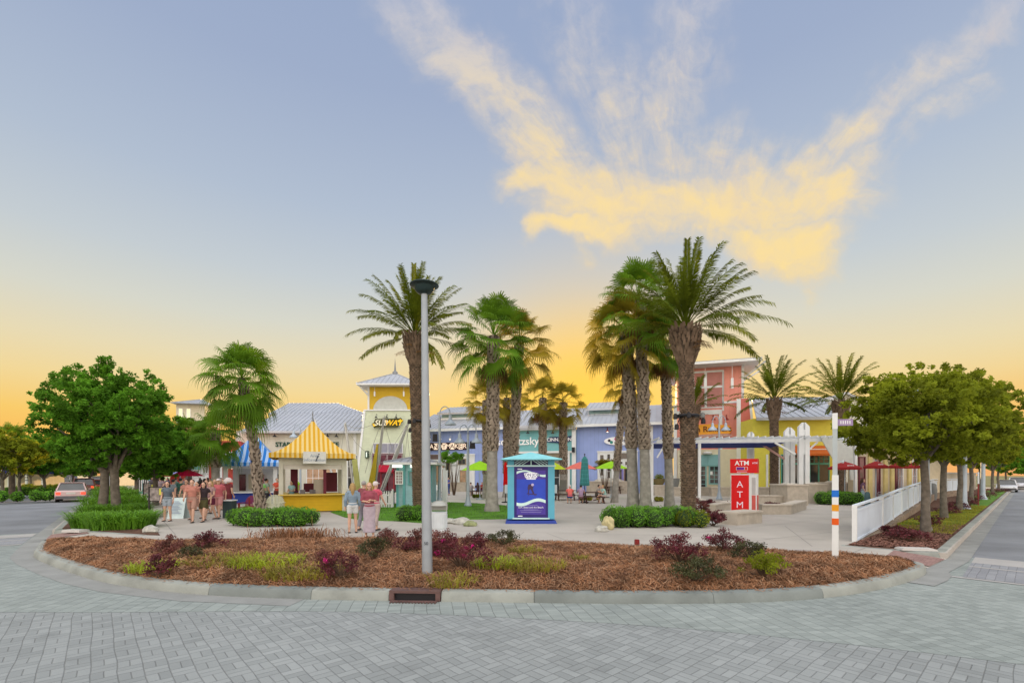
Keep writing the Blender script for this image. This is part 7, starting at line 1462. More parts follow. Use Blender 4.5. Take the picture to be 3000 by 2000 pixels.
# ---- white panel fence along the right
FP = [(2497, 1607, 1493), (2583, 1551, 1457), (2685, 1513, 1430), (2770, 1464, 1410), (2826, 1440, 1397)]
pts = []
for px, pb_, pt_ in FP: Y = 1380 * 1.13 / (pb_ - pt_); pts.append((AX(px, Y), Y, ZZ(pb_, Y)))
pts = [(10.0, 13.75, .10), (13.1, 16.7, .22), (17.0, 20.6, .38), (24.5, 28.2, .55), (34, 38, .62), (44, 46, .62)]
x0, y0 = pts[0][:2]; t = thing('panel_fence', 'long white vertical board fence with capped rail along the right street', 'fence', (x0, y0, 0)); wb, rb_, ps = MB(), MB(), []
for a, c_ in zip(pts, pts[1:]):
    a, c_ = Vector(a), Vector(c_); L_ = (c_ - a).length; n = int(L_ / .115); o = Vector((x0, y0, 0)); dxy = (c_ - a).normalized(); az = math.atan2(dxy.y, dxy.x)
    for i in range(n): p = a.lerp(c_, (i + .5) / n) - o; wb.box((p.x, p.y, p.z + .48), (.098, .03, .86), az)
    rb_.beam(a - o + Vector((0, 0, 1.10)), c_ - o + Vector((0, 0, 1.10)), .11, .05); rb_.beam(a - o + Vector((0, 0, .95)), c_ - o + Vector((0, 0, .95)), .07, .07); rb_.beam(a - o + Vector((0, 0, .08)), c_ - o + Vector((0, 0, .08)), .07, .06)
    k = max(1, int(L_ / 2.2))
    for i in range(k): ps.append(a.lerp(c_, i / k) - o)
fw_ = mat('fence_white', (.62, .71, .82), .45, var=.04, vs=2, grime=.06); wb.build('boards', fw_, t); rb_.build('rail', fw_, t)
for p in ps: b = MB(); b.box((p.x, p.y, p.z + .56), (.12, .12, 1.12), R(49)); b.build('post', white, t)
t = thing('retaining_wall', 'low rough stone wall under the white board fence', 'wall', (x0, y0, 0)); b = MB()
for a, c_ in zip(pts, pts[1:]):
    a, c_ = Vector(a), Vector(c_); o = Vector((x0, y0, 0)); d = (c_ - a).normalized(); n = Vector((-d.y, d.x, 0)) * .17; p, q = a - o, c_ - o; b.add([(p.x + n.x, p.y + n.y, 0), (q.x + n.x, q.y + n.y, 0), (q.x - n.x, q.y - n.y, 0), (p.x - n.x, p.y - n.y, 0), (p.x + n.x, p.y + n.y, a.z + .02), (q.x + n.x, q.y + n.y, c_.z + .02), (q.x - n.x, q.y - n.y, c_.z + .02), (p.x - n.x, p.y - n.y, a.z + .02)], [(0, 1, 5, 4), (1, 2, 6, 5), (2, 3, 7, 6), (3, 0, 4, 7), (4, 5, 6, 7)])
b.build('wall', mat('rough_stone', (.26, .20, .15), .9, var=.4, vs=5, bump=.6, bs=10), t)
# ---- rocks, covers, small things
rockm = mat('white_rock', (.42, .42, .38), .9, var=.3, vs=6, bump=.8, bs=9)
def rock(px, py, w, h, d_, label, seed, m=None):
    c = G(px, py); rg = random.Random(seed); bm_ = MB(); n, m_2 = 14, 9; vs = []
    for i in range(m_2 + 1):
        th_ = math.pi * i / m_2
        for j in range(n): ph_ = 2 * math.pi * j / n; v = Vector((math.sin(th_) * math.cos(ph_), math.sin(th_) * math.sin(ph_), math.cos(th_))); k = 1 + .35 * mno.noise(v * 1.7 + Vector((seed, 0, 0))) + .15 * mno.noise(v * 4 + Vector((0, seed, 0))); vs.append((v.x * w / 2 * k, v.y * d_ / 2 * k, h * .35 + v.z * h * .6 * k))
    bm_.add(vs, [(i * n + j, (i + 1) * n + j, (i + 1) * n + (j + 1) % n, i * n + (j + 1) % n) for i in range(m_2) for j in range(n)]); o = bm_.build('rock', m or rockm, smooth=35); o.location = (c[0], c[1], .15); tag(o, label, 'rock', 'pale boulders at planting corners')
rock(440, 1560, .5, .26, .4, 'pale boulder at the right corner of the oak bed', 1); rock(1322, 1532, .5, .22, .4, 'left piece of the pale boulder row right of the bin', 2); rock(1350, 1535, .75, .28, .5, 'middle piece of the pale boulder row right of the bin', 3); rock(1378, 1540, .5, .2, .4, 'right piece of the pale boulder row right of the bin', 4, mat('mossy_rock', (.25, .28, .14), .9, var=.4, vs=6, bump=.8, bs=9)); rock(1782, 1550, .42, .5, .4, 'yellowish upright boulder left of the palm hedge', 5, mat('ochre_rock', (.45, .40, .22), .9, var=.35, vs=6, bump=.8, bs=9)); rock(1762, 1556, .5, .22, .4, 'small flat boulder left of the palm hedge', 6)
def small(name, label, cat, c, dims, m, z=.15, rz=0):
    t = thing(name, label, cat, (c[0], c[1], z), rz); b = MB(); b.box((0, 0, dims[2] / 2), dims, 0, .94); b.build('body', m, t); b = MB(); b.box((0, 0, dims[2] + .006), (dims[0] * .86, dims[1] * .86, .012)); b.build('cover', m, t)
c = G(274, 1600); small('utility_box', 'small grey utility box at the back edge of the straw bed, left', 'utility box', c, (.42, .3, .1), gp); c = G(1863, 1602); small('path_light', 'small dark box light at the back edge of the straw bed', 'light', (c[0], c[1] - .1), (.12, .1, .12), darkred, z=.24)
c = G(222, 1557); small('stone_slab', 'pale slab at the front left of the oak bed', 'slab', c, (.75, .35, .07), concrete, rz=R(-10)); c = G(2080, 1532); small('stone_slab', 'thin pale slab in the mulch by the thick palm', 'slab', c, (.4, .25, .05), white); c = G(2683, 1612); small('drain_cover', 'round edged pale cover in the bark at the right strip corner', 'cover', c, (.8, .35, .04), concrete, z=.17, rz=R(-12))
c = G(2365, 1617); t = thing('manhole', 'round iron manhole cover in the paving left of the striped post', 'manhole', (c[0], c[1], .151)); b = MB(); b.lathe([(.46, 0), (.46, .006), (.40, .0065), (.01, .0065)], (0, 0, 0), 28); b.build('rim', concrete, t); b = MB(); b.lathe([(.40, .007), (.40, .010), (.01, .010)], (0, 0, 0), 28); b.build('cover', mat('iron_cover', (.30, .26, .24), .7), t)
c = G(2049, 1500); t = thing('path_light', 'little white spotlight on a stake by the thick palm', 'light', (c[0], c[1] - .2, .15)); b = MB(); b.tube([(0, 0, 0), (0, 0, .22)], .02, 6); b.build('stake', black, t); b = MB(); b.lathe([(.05, 0), (.07, .05), (.07, .16), (.04, .19)], (0, 0, .2), 12); b.build('lamp_head', white, t)
# floodlights strapped on palms
def floods(px, py, Y, w, label, seed):
    t = thing('floodlight_cluster', label, 'floodlights', (AX(px, Y), Y, ZZ(py, Y))); b = MB(); b.lathe([(w + .05, -.05), (w + .07, 0), (w + .05, .05)], (0, 0, .12), 20); b.build('strap', black, t)
    for k, (dx_, dz_) in enumerate(((-1, .1), (-.9, -.35), (1.0, .15), (1.05, -.1), (-.3, .1))):
        b = MB(); x_ = dx_ * (w + .16); yy = -.1 if abs(dx_) > .5 else -w - .12; b.tube([(x_ * .6, yy, .12), (x_, yy - .05, dz_ + .02)], .02, 5); b.lathe([(.05, .1), (.09, .04), (.10, -.12), (.07, -.14)], (x_, yy - .08, dz_), 10); b.build('floodlight', black if k != 2 else gp, t)
floods(2014, 1226, 20.5, .43, 'black floodlights strapped round the thickest palm trunk', 1); floods(1229, 1240, 25.4, .36, 'black floodlights strapped round the palm behind the front pole', 2)
# ================= people
def remeshed(b, vox, smooth_it=2):
    me = bpy.data.meshes.new('m'); me.from_pydata(b.v, [], b.f); o = bpy.data.objects.new('m', me); C.objects.link(o)
    m = o.modifiers.new('r', 'REMESH'); m.mode = 'VOXEL'; m.voxel_size = vox; s = o.modifiers.new('s', 'SMOOTH'); s.factor = .5; s.iterations = smooth_it
    dg = bpy.context.evaluated_depsgraph_get(); me2 = bpy.data.meshes.new_from_object(o.evaluated_get(dg)); bpy.data.objects.remove(o); me2.polygons.foreach_set('use_smooth', [True] * len(me2.polygons)); return me2
def ell(b, c, rx, ry, rz_, n=14, m=10): b.lathe([(max(1e-3, math.sin(math.pi * i / m)), -math.cos(math.pi * i / m) * rz_) for i in range(m + 1)], c, n, rx, ry)
V3 = Vector
def pose(kind):
    J = dict(pel=V3((0, 0, .93)), wst=V3((0, 0, 1.08)), chs=V3((0, .0, 1.27)), nk=V3((0, .0, 1.45)), hd=V3((0, -.015, 1.585)))
    J['hipL'], J['hipR'] = V3((.09, 0, .90)), V3((-.09, 0, .90)); J['shL'], J['shR'] = V3((.175, 0, 1.385)), V3((-.175, 0, 1.385))
    def legs(kl, al, kr, ar): J['knL'], J['anL'], J['knR'], J['anR'] = V3(kl), V3(al), V3(kr), V3(ar)
    def arms(el, wl, er, wr): J['elL'], J['wrL'], J['elR'], J['wrR'] = V3(el), V3(wl), V3(er), V3(wr)
    if kind == 'stand': legs((.10, -.01, .49), (.11, .02, .08), (-.10, -.02, .49), (-.12, .0, .08)); arms((.23, .03, 1.11), (.24, -.05, .87), (-.23, .02, 1.11), (-.22, -.10, .88))
    elif kind == 'walk': legs((.09, -.16, .52), (.09, -.20, .10), (-.09, .06, .49), (-.09, .28, .13)); arms((.23, .13, 1.13), (.22, .12, .88), (-.23, -.08, 1.12), (-.20, -.26, .95))
    elif kind == 'walk2': legs((.09, .05, .49), (.09, .22, .11), (-.09, -.12, .51), (-.10, -.20, .08)); arms((.22, -.08, 1.13), (.19, -.27, 1.0), (-.23, .12, 1.13), (-.23, .10, .88))
    elif kind == 'hold': legs((.10, -.02, .49), (.12, .02, .08), (-.10, .02, .49), (-.10, .03, .08)); arms((.22, -.02, 1.13), (.08, -.24, 1.16), (-.22, -.02, 1.13), (-.05, -.25, 1.12))
    elif kind == 'hip': legs((.12, -.03, .49), (.15, .0, .08), (-.08, .02, .49), (-.08, .03, .08)); arms((.34, .06, 1.16), (.17, -.05, 1.0), (-.23, .02, 1.11), (-.24, -.05, .87))
    elif kind in ('sit', 'sitx'):
        dz = V3((0, 0, .49 - .93))
        for k in list(J): J[k] = J[k] + dz
        ln = V3((0, -.08, 0)); J['chs'] += ln; J['nk'] += ln * 1.7; J['hd'] += ln * 2.0; J['shL'] += ln * 1.5; J['shR'] += ln * 1.5
        if kind == 'sit': legs((.11, -.43, .50), (.11, -.38, .08), (-.11, -.42, .50), (-.12, -.45, .08))
        else: legs((.02, -.42, .60), (-.12, -.62, .30), (-.10, -.42, .50), (-.10, -.36, .08))
        arms((.25, -.24, .73), (.12, -.42, .80), (-.25, -.22, .72), (-.08, -.42, .80))
    return J
def limb(b, pts, rad, n=10): b.tube(pts, rad, n)
def body_mesh(J, female):
    b = MB(); k = .92 if female else 1.0
    for s in 'LR':
        h, kn, an = J['hip' + s], J['kn' + s], J['an' + s]; sx = 1 if s == 'L' else -1
        limb(b, [h + V3((0, 0, .03)), h.lerp(kn, .35), kn, kn.lerp(an, .3), kn.lerp(an, .7), an], [.088, .080, .052, .056, .042, .034])
        f_ = V3((0, -1, 0)); ell(b, an + f_ * .07 + V3((0, 0, -.045)), .042, .125, .035); ell(b, an + V3((0, .015, -.03)), .036, .05, .045)
        sh, el, wr = J['sh' + s], J['el' + s], J['wr' + s]; limb(b, [sh, sh.lerp(el, .3), el, el.lerp(wr, .3), wr], [.054 * k, .048 * k, .038 * k, .037 * k, .025 * k])
        d = (wr - el).normalized(); pc = wr + d * .045; side = V3((0, 1, 0)) if abs(d.y) < .8 else V3((sx, 0, 0)); side = (side - d * side.dot(d)).normalized(); nrm = d.cross(side)
        limb(b, [wr - d * .01, wr + d * .03, wr + d * .085], [.026, .034, .030], 8)
        for i, (o, l) in enumerate(((-.030, .068), (-.010, .080), (.010, .074), (.030, .058))):
            r_ = wr + d * .08 + side * o; limb(b, [r_, r_ + d * l * .5 - nrm * .008 * sx, r_ + d * l * .93 - nrm * .022 * sx], [.0115, .0105, .0085], 6)
        r_ = wr + d * .03 - side * .028; limb(b, [r_, r_ - side * .025 + d * .03, r_ - side * .03 + d * .062], [.013, .0115, .009], 6)
    p, w, c, nk, hd = J['pel'], J['wst'], J['chs'], J['nk'], J['hd']
    ell(b, p, .165 if female else .158, .115, .12); ell(b, p.lerp(w, .5), .145 * k, .105, .12); ell(b, w, .13 * k, .098, .12); ell(b, w.lerp(c, .5), .148 * k, .105, .13); ell(b, c, .165 * k, .115, .15); ell(b, c.lerp(nk, .5) + V3((0, 0, .01)), .15 * k, .085, .075)
    limb(b, [J['shL'], nk + V3((0, 0, -.05)), J['shR']], [.056 * k, .07, .056 * k]); limb(b, [nk - V3((0, 0, .06)), nk + V3((0, 0, .03)), hd - V3((0, -.01, .05))], [.062, .052 * k, .054])
    ell(b, hd + V3((0, .01, .03)), .077, .095, .095); ell(b, hd + V3((0, -.02, -.045)), .058, .072, .07); ell(b, hd + V3((0, -.098, -.012)), .014, .02, .026); ell(b, hd + V3((0, -.085, -.058)), .025, .014, .009); ell(b, hd + V3((0, -.075, -.095)), .024, .022, .018)
    for s in (-1, 1): ell(b, hd + V3((s * .079, .01, -.01)), .012, .02, .032); ell(b, hd + V3((s * .03, -.082, .028)), .024, .014, .008)
    return remeshed(b, .0115, 1)
def top_mesh(J, female, sleeve=.45, loose=.014, length=0.0):
    b = MB(); k = (.92 if female else 1.0); g = loose; p, w, c, nk = J['pel'], J['wst'], J['chs'], J['nk']
    ell(b, p.lerp(w, .25) - V3((0, 0, length)), .165 * k + g, .115 + g, .10); ell(b, w, .142 * k + g, .106 + g, .13); ell(b, w.lerp(c, .5), .152 * k + g, .11 + g, .13); ell(b, c, .168 * k + g, .118 + g, .15); ell(b, c.lerp(nk, .5) + V3((0, 0, .005)), .155 * k + g, .09 + g, .07)
    limb(b, [J['shL'], nk + V3((0, 0, -.055)), J['shR']], [.060 * k + g, .072 + g * .5, .060 * k + g])
    for s in 'LR':
        sh, el, wr = J['sh' + s], J['el' + s], J['wr' + s]; t = min(1, sleeve * 2); q = sh.lerp(el, t); pts, rr = [sh, sh.lerp(el, t * .5), q], [.058 * k + g, .054 * k + g, .052 * k + g]
        if sleeve > .5: q2 = el.lerp(wr, (sleeve - .5) * 2); pts.append(q2); rr.append(.035 * k + g)
        limb(b, pts, rr)
    return remeshed(b, .014, 2)
def bottom_mesh(J, female, cover=.45, kind='trousers', loose=.012):
    b = MB(); g = loose; p, w = J['pel'], J['wst']; ell(b, p, .168 + g, .118 + g, .115); ell(b, p.lerp(w, .55), .142 + g, .105 + g, .09)
    if kind == 'skirt':
        hm = (J['knL'] + J['knR']) / 2; an = (J['anL'] + J['anR']) / 2; lo = hm.lerp(an, max(0, cover - .5) * 2) if cover > .5 else p.lerp(hm, cover * 2)
        b.lathe([(.155, 0), (.17, -.1), (.175, -(p.z - lo.z) * .5), (.19, -(p.z - lo.z))], (p.x, p.y, p.z), 18, 1.0, .8 + .0)
        for s in 'LR': limb(b, [J['hip' + s], p.lerp(J['kn' + s], .8) if cover <= .5 else J['kn' + s]], [.1, .085])
        return remeshed(b, .014, 2)
    for s in 'LR':
        h, kn, an = J['hip' + s], J['kn' + s], J['an' + s]
        if cover <= .5: q = h.lerp(kn, cover * 2); limb(b, [h + V3((0, 0, .03)), h.lerp(q, .5), q], [.095 + g, .088 + g, .076 + g])
        else: q = kn.lerp(an, (cover - .5) * 2); limb(b, [h + V3((0, 0, .03)), h.lerp(kn, .4), kn, kn.lerp(q, .5), q], [.094 + g, .084 + g, .060 + g, .056 + g, .045 + g])
    return remeshed(b, .014, 2)
def hair_mesh(J, kind):
    b = MB(); hd, nk = J['hd'], J['nk']; ell(b, hd + V3((0, .028, .048)), .084, .092, .088)
    if kind == 'long': limb(b, [hd + V3((0, .06, .05)), hd + V3((0, .085, -.06)), nk + V3((0, .09, -.02)), nk + V3((0, .10, -.16))], [.075, .075, .065, .03]); [limb(b, [hd + V3((s * .07, .02, .03)), hd + V3((s * .082, .02, -.08)), nk + V3((s * .085, .0, -.06))], [.03, .03, .015]) for s in (-1, 1)]
    if kind == 'bun': ell(b, hd + V3((0, .10, .08)), .04, .04, .04)
    if kind == 'cap': b.lathe([(.10, 0), (.098, .03), (.07, .075), (.01, .09)], tuple(hd + V3((0, .01, .055))), 14, .9, 1.05); b.box(tuple(hd + V3((0, -.13, .065))), (.13, .09, .014))
    if kind == 'hat': b.lathe([(.20, -.09), (.19, .0), (.14, .08), (.07, .13), (.01, .14)], tuple(hd + V3((0, .01, .03))), 18)
    return remeshed(b, .011, 1)
skins = [mat('skin_light', (.55, .34, .25), .6, var=.05), mat('skin_mid', (.40, .23, .15), .6, var=.05), mat('skin_dark', (.16, .085, .055), .6, var=.05)]
hairc = {'b': mat('hair_brown', (.06, .03, .018), .7), 'k': mat('hair_black', (.012, .01, .01), .6), 'y': mat('hair_blond', (.36, .24, .10), .7), 'w': mat('cap_white', (.62, .56, .56), .7), 'g': mat('hair_grey', (.3, .29, .28), .7)}
CACHE = {}
def cached(key, fn):
    if key not in CACHE: CACHE[key] = fn()
    return CACHE[key]
def cloth(n, c): return mat('cloth_' + n, c, .85, var=.12, vs=9)
shoe_m = mat('shoe_dark', (.05, .045, .045), .6); eye_m = mat('eye_dark', (.02, .015, .012), .3)
def person(x, y, rz, pz, female, top, bottom, hair, hk, label, sleeve=.22, cover=.35, bk='trousers', skin=0, h=1.72, group=None, z=.15, tl=0.0, bag=None, shoes=shoe_m):
    sc_ = h / 1.72; J = pose(pz); t = thing('person', label, 'person', (x, y, z), rz, group); t.scale = (sc_,) * 3
    def put(name, me, m):
        me = me.copy(); me.materials.clear(); me.materials.append(m); o = bpy.data.objects.new(name, me); C.objects.link(o); o.parent = t; return o
    bo = put('body', cached(('b', pz, female), lambda: body_mesh(J, female)), skins[skin])
    put('top', cached(('t', pz, female, sleeve, tl), lambda: top_mesh(J, female, sleeve, length=tl)), top); put('bottom', cached(('o', pz, female, cover, bk), lambda: bottom_mesh(J, female, cover, bk)), bottom); put('hair', cached(('h', pz, hk), lambda: hair_mesh(J, hk)), hair)
    for s in 'LR': b = MB(); an = J['an' + s]; ell(b, an + V3((0, -.06, -.05)), .048, .14, .036, 10, 6); b.box(tuple(an + V3((0, -.05, -.074))), (.085, .27, .012)); b.build('shoe', shoes, t, smooth=50)
    for s in (-1, 1): b = MB(); ell(b, J['hd'] + V3((s * .03, -.083, .008)), .011, .008, .008, 8, 5); b.build('eye', eye_m, t)
    return t
cg = 'people strolling on the left walk'
def PP(px, py): return G(px, py)
P_ = lambda px, py, *a, **k: person(*PP(px, py), *a, **k)
P_(491, 1526, R(10), 'stand', True, cloth('slate', (.10, .13, .16)), cloth('denim_pale', (.30, .36, .42)), hairc['k'], 'long', 'woman in slate top and pale denim shorts beside the poster stand', group=cg, h=1.68, cover=.3)
P_(530, 1500, R(165), 'walk', False, cloth('dark_green', (.02, .09, .07)), cloth('khaki', (.30, .26, .18)), hairc['k'], 'short', 'man in dark green shirt walking away behind the sandwich board', group=cg, h=1.78, cover=.45)
P_(563, 1530, R(15), 'walk', False, cloth('terracotta', (.42, .18, .14)), cloth('clay', (.33, .19, .15)), hairc['b'], 'short', 'large man in long terracotta shirt at the front of the crowd', group=cg, h=1.76, tl=.1, cover=.45, sleeve=.3)
P_(578, 1520, R(-10), 'walk2', True, cloth('salmon', (.55, .28, .22)), cloth('clay', (.33, .19, .15)), hairc['k'], 'bun', 'woman in salmon top half behind the man in terracotta', group=cg, h=1.66, cover=.4)
P_(597, 1528, R(5), 'walk', True, cloth('black_top', (.03, .02, .025)), cloth('dark_olive', (.06, .055, .02)), hairc['k'], 'long', 'woman in black with dark olive skirt in the middle of the crowd', group=cg, h=1.66, cover=.42, bk='skirt')
P_(617, 1522, R(-5), 'walk2', True, cloth('grey_pink', (.32, .20, .20)), cloth('plum', (.12, .02, .045)), hairc['y'], 'long', 'blonde woman in grey pink top and plum shorts', group=cg, h=1.68, cover=.28)
P_(641, 1518, R(8), 'walk', False, cloth('rose', (.48, .12, .14)), cloth('pink_shorts', (.50, .24, .24)), hairc['w'], 'cap', 'person in rose shirt, pink shorts and pale cap', group=cg, h=1.78, cover=.42, sleeve=.3)
P_(668, 1505, R(170), 'stand', False, cloth('wine', (.16, .03, .04)), cloth('wine2', (.13, .02, .03)), hairc['w'], 'hat', 'person in wine red clothes under a broad pale hat by the dark bin', group=cg, h=1.78, cover=.9)
for i, (px, Y, rz, tc_, bc_, hk, lb) in enumerate([(470, 36, .3, (.25, .2, .22), (.2, .15, .16), 'short', 'far walker under the yellow umbrella, left'), (490, 40, -.4, (.12, .12, .2), (.1, .1, .12), 'long', 'far walker in dark blue under the yellow umbrella'), (600, 29, 2.8, (.06, .05, .06), (.1, .05, .05), 'long', 'dark haired walker right of the low palm trunk'), (616, 31, .1, (.35, .28, .3), (.2, .12, .12), 'short', 'pale shirted walker behind the blonde woman'), (655, 32, .2, (.45, .16, .18), (.2, .1, .1), 'long', 'walker in pink near the blue kiosk'), (515, 34, 3.0, (.1, .18, .16), (.12, .1, .1), 'short', 'walker in green grey behind the sandwich board, farther')]):
    person(AX(px, Y), Y, rz, 'walk' if i % 2 else 'walk2', i % 2 == 0, cloth('far%d' % i, tc_), cloth('farb%d' % i, bc_), hairc['b' if i % 2 else 'k'], hk, lb, group=cg, cover=.45)
for i, (px, Y, rz, c_, b_, hk, lb) in enumerate([(546, 23.5, .2, (.5, .24, .2), (.3, .2, .18), 'short', 'stroller in faded salmon just left of the man in terracotta'), (588, 25.5, 2.9, (.4, .12, .12), (.12, .05, .06), 'long', 'stroller in brick rose behind the salmon woman, back turned'), (606, 23, -.2, (.3, .14, .14), (.16, .08, .08), 'short', 'stroller in dull mauve squeezed beside the blonde woman'),
        (629, 24, .3, (.5, .2, .22), (.35, .16, .16), 'long', 'stroller in warm pink between the blonde woman and the capped person'), (655, 26, -.3, (.35, .1, .14), (.2, .08, .1), 'short', 'stroller in berry red before the blue kiosk'), (508, 24.5, 3.0, (.2, .24, .28), (.2, .18, .18), 'short', 'stroller in blue grey right behind the woman in slate')]):
    person(AX(px, Y), Y, rz, ('walk', 'walk2')[i % 2], i % 2 == 1, cloth('mid%d' % i, c_), cloth('midb%d' % i, b_), hairc['bkby'[i % 4]], hk, lb, group=cg, cover=.45)
for i in range(12):
    px = [432, 444, 455, 465, 478, 500, 542, 560, 586, 607, 630, 648][i]; Y = [50, 44, 56, 47, 42, 46, 38, 42, 36, 39, 35, 37][i]
    person(AX(px, Y), Y, i * 1.3, ('walk', 'walk2', 'stand')[i % 3], i % 2 == 1, cloth('crowd%d' % (i % 5), [(.3, .1, .1), (.2, .2, .25), (.4, .3, .28), (.1, .12, .15), (.35, .15, .2)][i % 5]), cloth('crowdb%d' % (i % 3), [(.1, .1, .12), (.25, .18, .15), (.08, .05, .05)][i % 3]), hairc['bkyb'[i % 4]], ('short', 'long')[i % 2], 'distant walker on the far left walk, ' + ['leftmost', 'second from the left', 'third, before the pale yellow shop', 'fourth, under the small dark red umbrella', 'below the yellow umbrella, nearer', 'below the yellow umbrella, farther', 'under the red umbrella, left', 'under the red umbrella, right', 'behind the woman in black', 'behind the blonde woman, farthest', 'behind the person in rose', 'by the white porch post'][i], group=cg, cover=(.45, .95)[i % 2])
kg = 'customers at the yellow kiosk'
person(AX(765, 24.5), 24.5, R(200), 'hold', True, cloth('leaf_green', (.18, .48, .12)), cloth('navy', (.02, .03, .08)), hairc['b'], 'bun', 'woman in leaf green top between the curved palm and the kiosk', cover=.95, group=kg, h=1.72)
person(AX(780, 25.5), 25.5, R(150), 'stand', False, cloth('sage', (.25, .32, .26)), cloth('charcoal', (.04, .04, .05)), hairc['k'], 'short', 'man in sage shirt next to the woman in leaf green', cover=.95, group=kg, h=1.76)
person(AX(812, 29), 29.0, R(30), 'hold', True, cloth('coral_red', (.60, .10, .06)), cloth('brown_sk', (.12, .05, .04)), hairc['b'], 'short', 'woman in coral red seen through the left side of the kiosk', group=kg, h=1.75)
person(AX(868, 28.8), 28.8, R(-20), 'stand', False, cloth('neon', (.40, .80, .05)), cloth('charcoal', (.04, .04, .05)), hairc['b'], 'short', 'man in neon yellow green shirt behind the kiosk', group=kg, h=1.8)
person(AX(852, 25.8), 25.9, R(-15), 'hold', True, cloth('mint_blue', (.28, .48, .50)), cloth('charcoal', (.04, .04, .05)), hairc['k'], 'short', 'clerk in mint blue inside the yellow kiosk', group=kg, h=1.62)
mg_ = 'passers-by behind the straw bed'
P_(1033, 1560, R(-160), 'stand', True, cloth('denim', (.20, .28, .36)), cloth('white_shorts', (.55, .58, .58)), hairc['y'], 'long', 'woman in pale denim jacket and white shorts right of the yellow kiosk', group=mg_, h=1.68, cover=.28, sleeve=.9)
P_(1082, 1572, R(12), 'hold', True, cloth('rosewood', (.28, .07, .10)), cloth('plaid_lilac', (.42, .36, .42)), hairc['y'], 'long', 'woman in rosewood top and long pale plaid skirt facing the camera', group=mg_, h=1.72, cover=.92, bk='skirt', sleeve=.5)
P_(1100, 1556, R(160), 'walk', True, cloth('magenta_red', (.48, .08, .13)), cloth('beige_skirt', (.42, .34, .32)), hairc['w'], 'cap', 'woman in magenta red top just behind the plaid skirt woman', group=mg_, h=1.72, cover=.9)
P_(1066, 1552, R(175), 'walk2', False, cloth('maroon_shirt', (.20, .06, .07)), cloth('grey_trs', (.22, .22, .26)), hairc['g'], 'short', 'man in maroon shirt left behind the plaid skirt woman', group=mg_, h=1.74, cover=.95)
person(AX(1315, 45.5), 45.5, R(-70), 'hold', False, cloth('royal', (.05, .08, .35)), cloth('jeans', (.03, .06, .20)), hairc['b'], 'short', 'lone man in royal blue standing before the candy shop', cover=.95)
# seated at tables
def seat(px, Y, rz, female, tc_, bc_, hair, hk, lb, kind='sit', z=.15 - .02, **k): return person(AX(px, Y), Y, rz, kind, female, tc_, bc_, hair, hk, lb, z=z, group='people seated at the picnic tables', **k)
Yt = (H - .15) * F / (1474 - HOR) + .7
seat(1670, Yt - .75, R(180), False, cloth('hot_coral', (.75, .16, .14)), cloth('jeans', (.03, .06, .20)), hairc['w'], 'cap', 'seated person in hot coral shirt, left on the near bench', cover=.45)
seat(1702, Yt - .78, R(172), True, cloth('lavender', (.36, .26, .40)), cloth('dusty', (.22, .13, .15)), hairc['k'], 'bun', 'seated woman in lavender top, middle of the near bench', cover=.8)
seat(1748, Yt + .3, R(75), False, cloth('grey_t', (.30, .28, .27)), cloth('charcoal', (.04, .04, .05)), hairc['k'], 'short', 'seated man in grey at the right end of the picnic table', z=.13)
seat(1772, Yt - .55, R(-75), True, cloth('pale_mint', (.36, .60, .56)), cloth('beige_skirt', (.42, .34, .32)), hairc['y'], 'short', 'seated woman in pale mint with crossed legs, right end', kind='sitx', cover=.3)
Yt = (H - .15) * F / (1452 - HOR) + .7
seat(1378, Yt - .75, R(170), False, cloth('ash', (.30, .29, .30)), cloth('ash2', (.22, .22, .23)), hairc['b'], 'short', 'seated man in ash grey under the lime umbrella, left', cover=.45)
seat(1400, Yt - .7, R(190), True, cloth('off_black', (.05, .03, .035)), cloth('charcoal', (.04, .04, .05)), hairc['b'], 'long', 'seated long haired woman in black under the lime umbrella')
seat(1412, Yt + .78, R(5), False, cloth('brick_red', (.40, .05, .05)), cloth('jeans', (.03, .06, .20)), hairc['b'], 'short', 'seated man in brick red at the far side under the lime umbrella')
person(AX(2528, 30), 30, R(60), 'stand', True, cloth('dusk_purple', (.14, .08, .14)), cloth('pale_jeans', (.30, .40, .48)), hairc['b'], 'long', 'woman in dark purple top and pale jeans by the maroon doors', cover=.95)
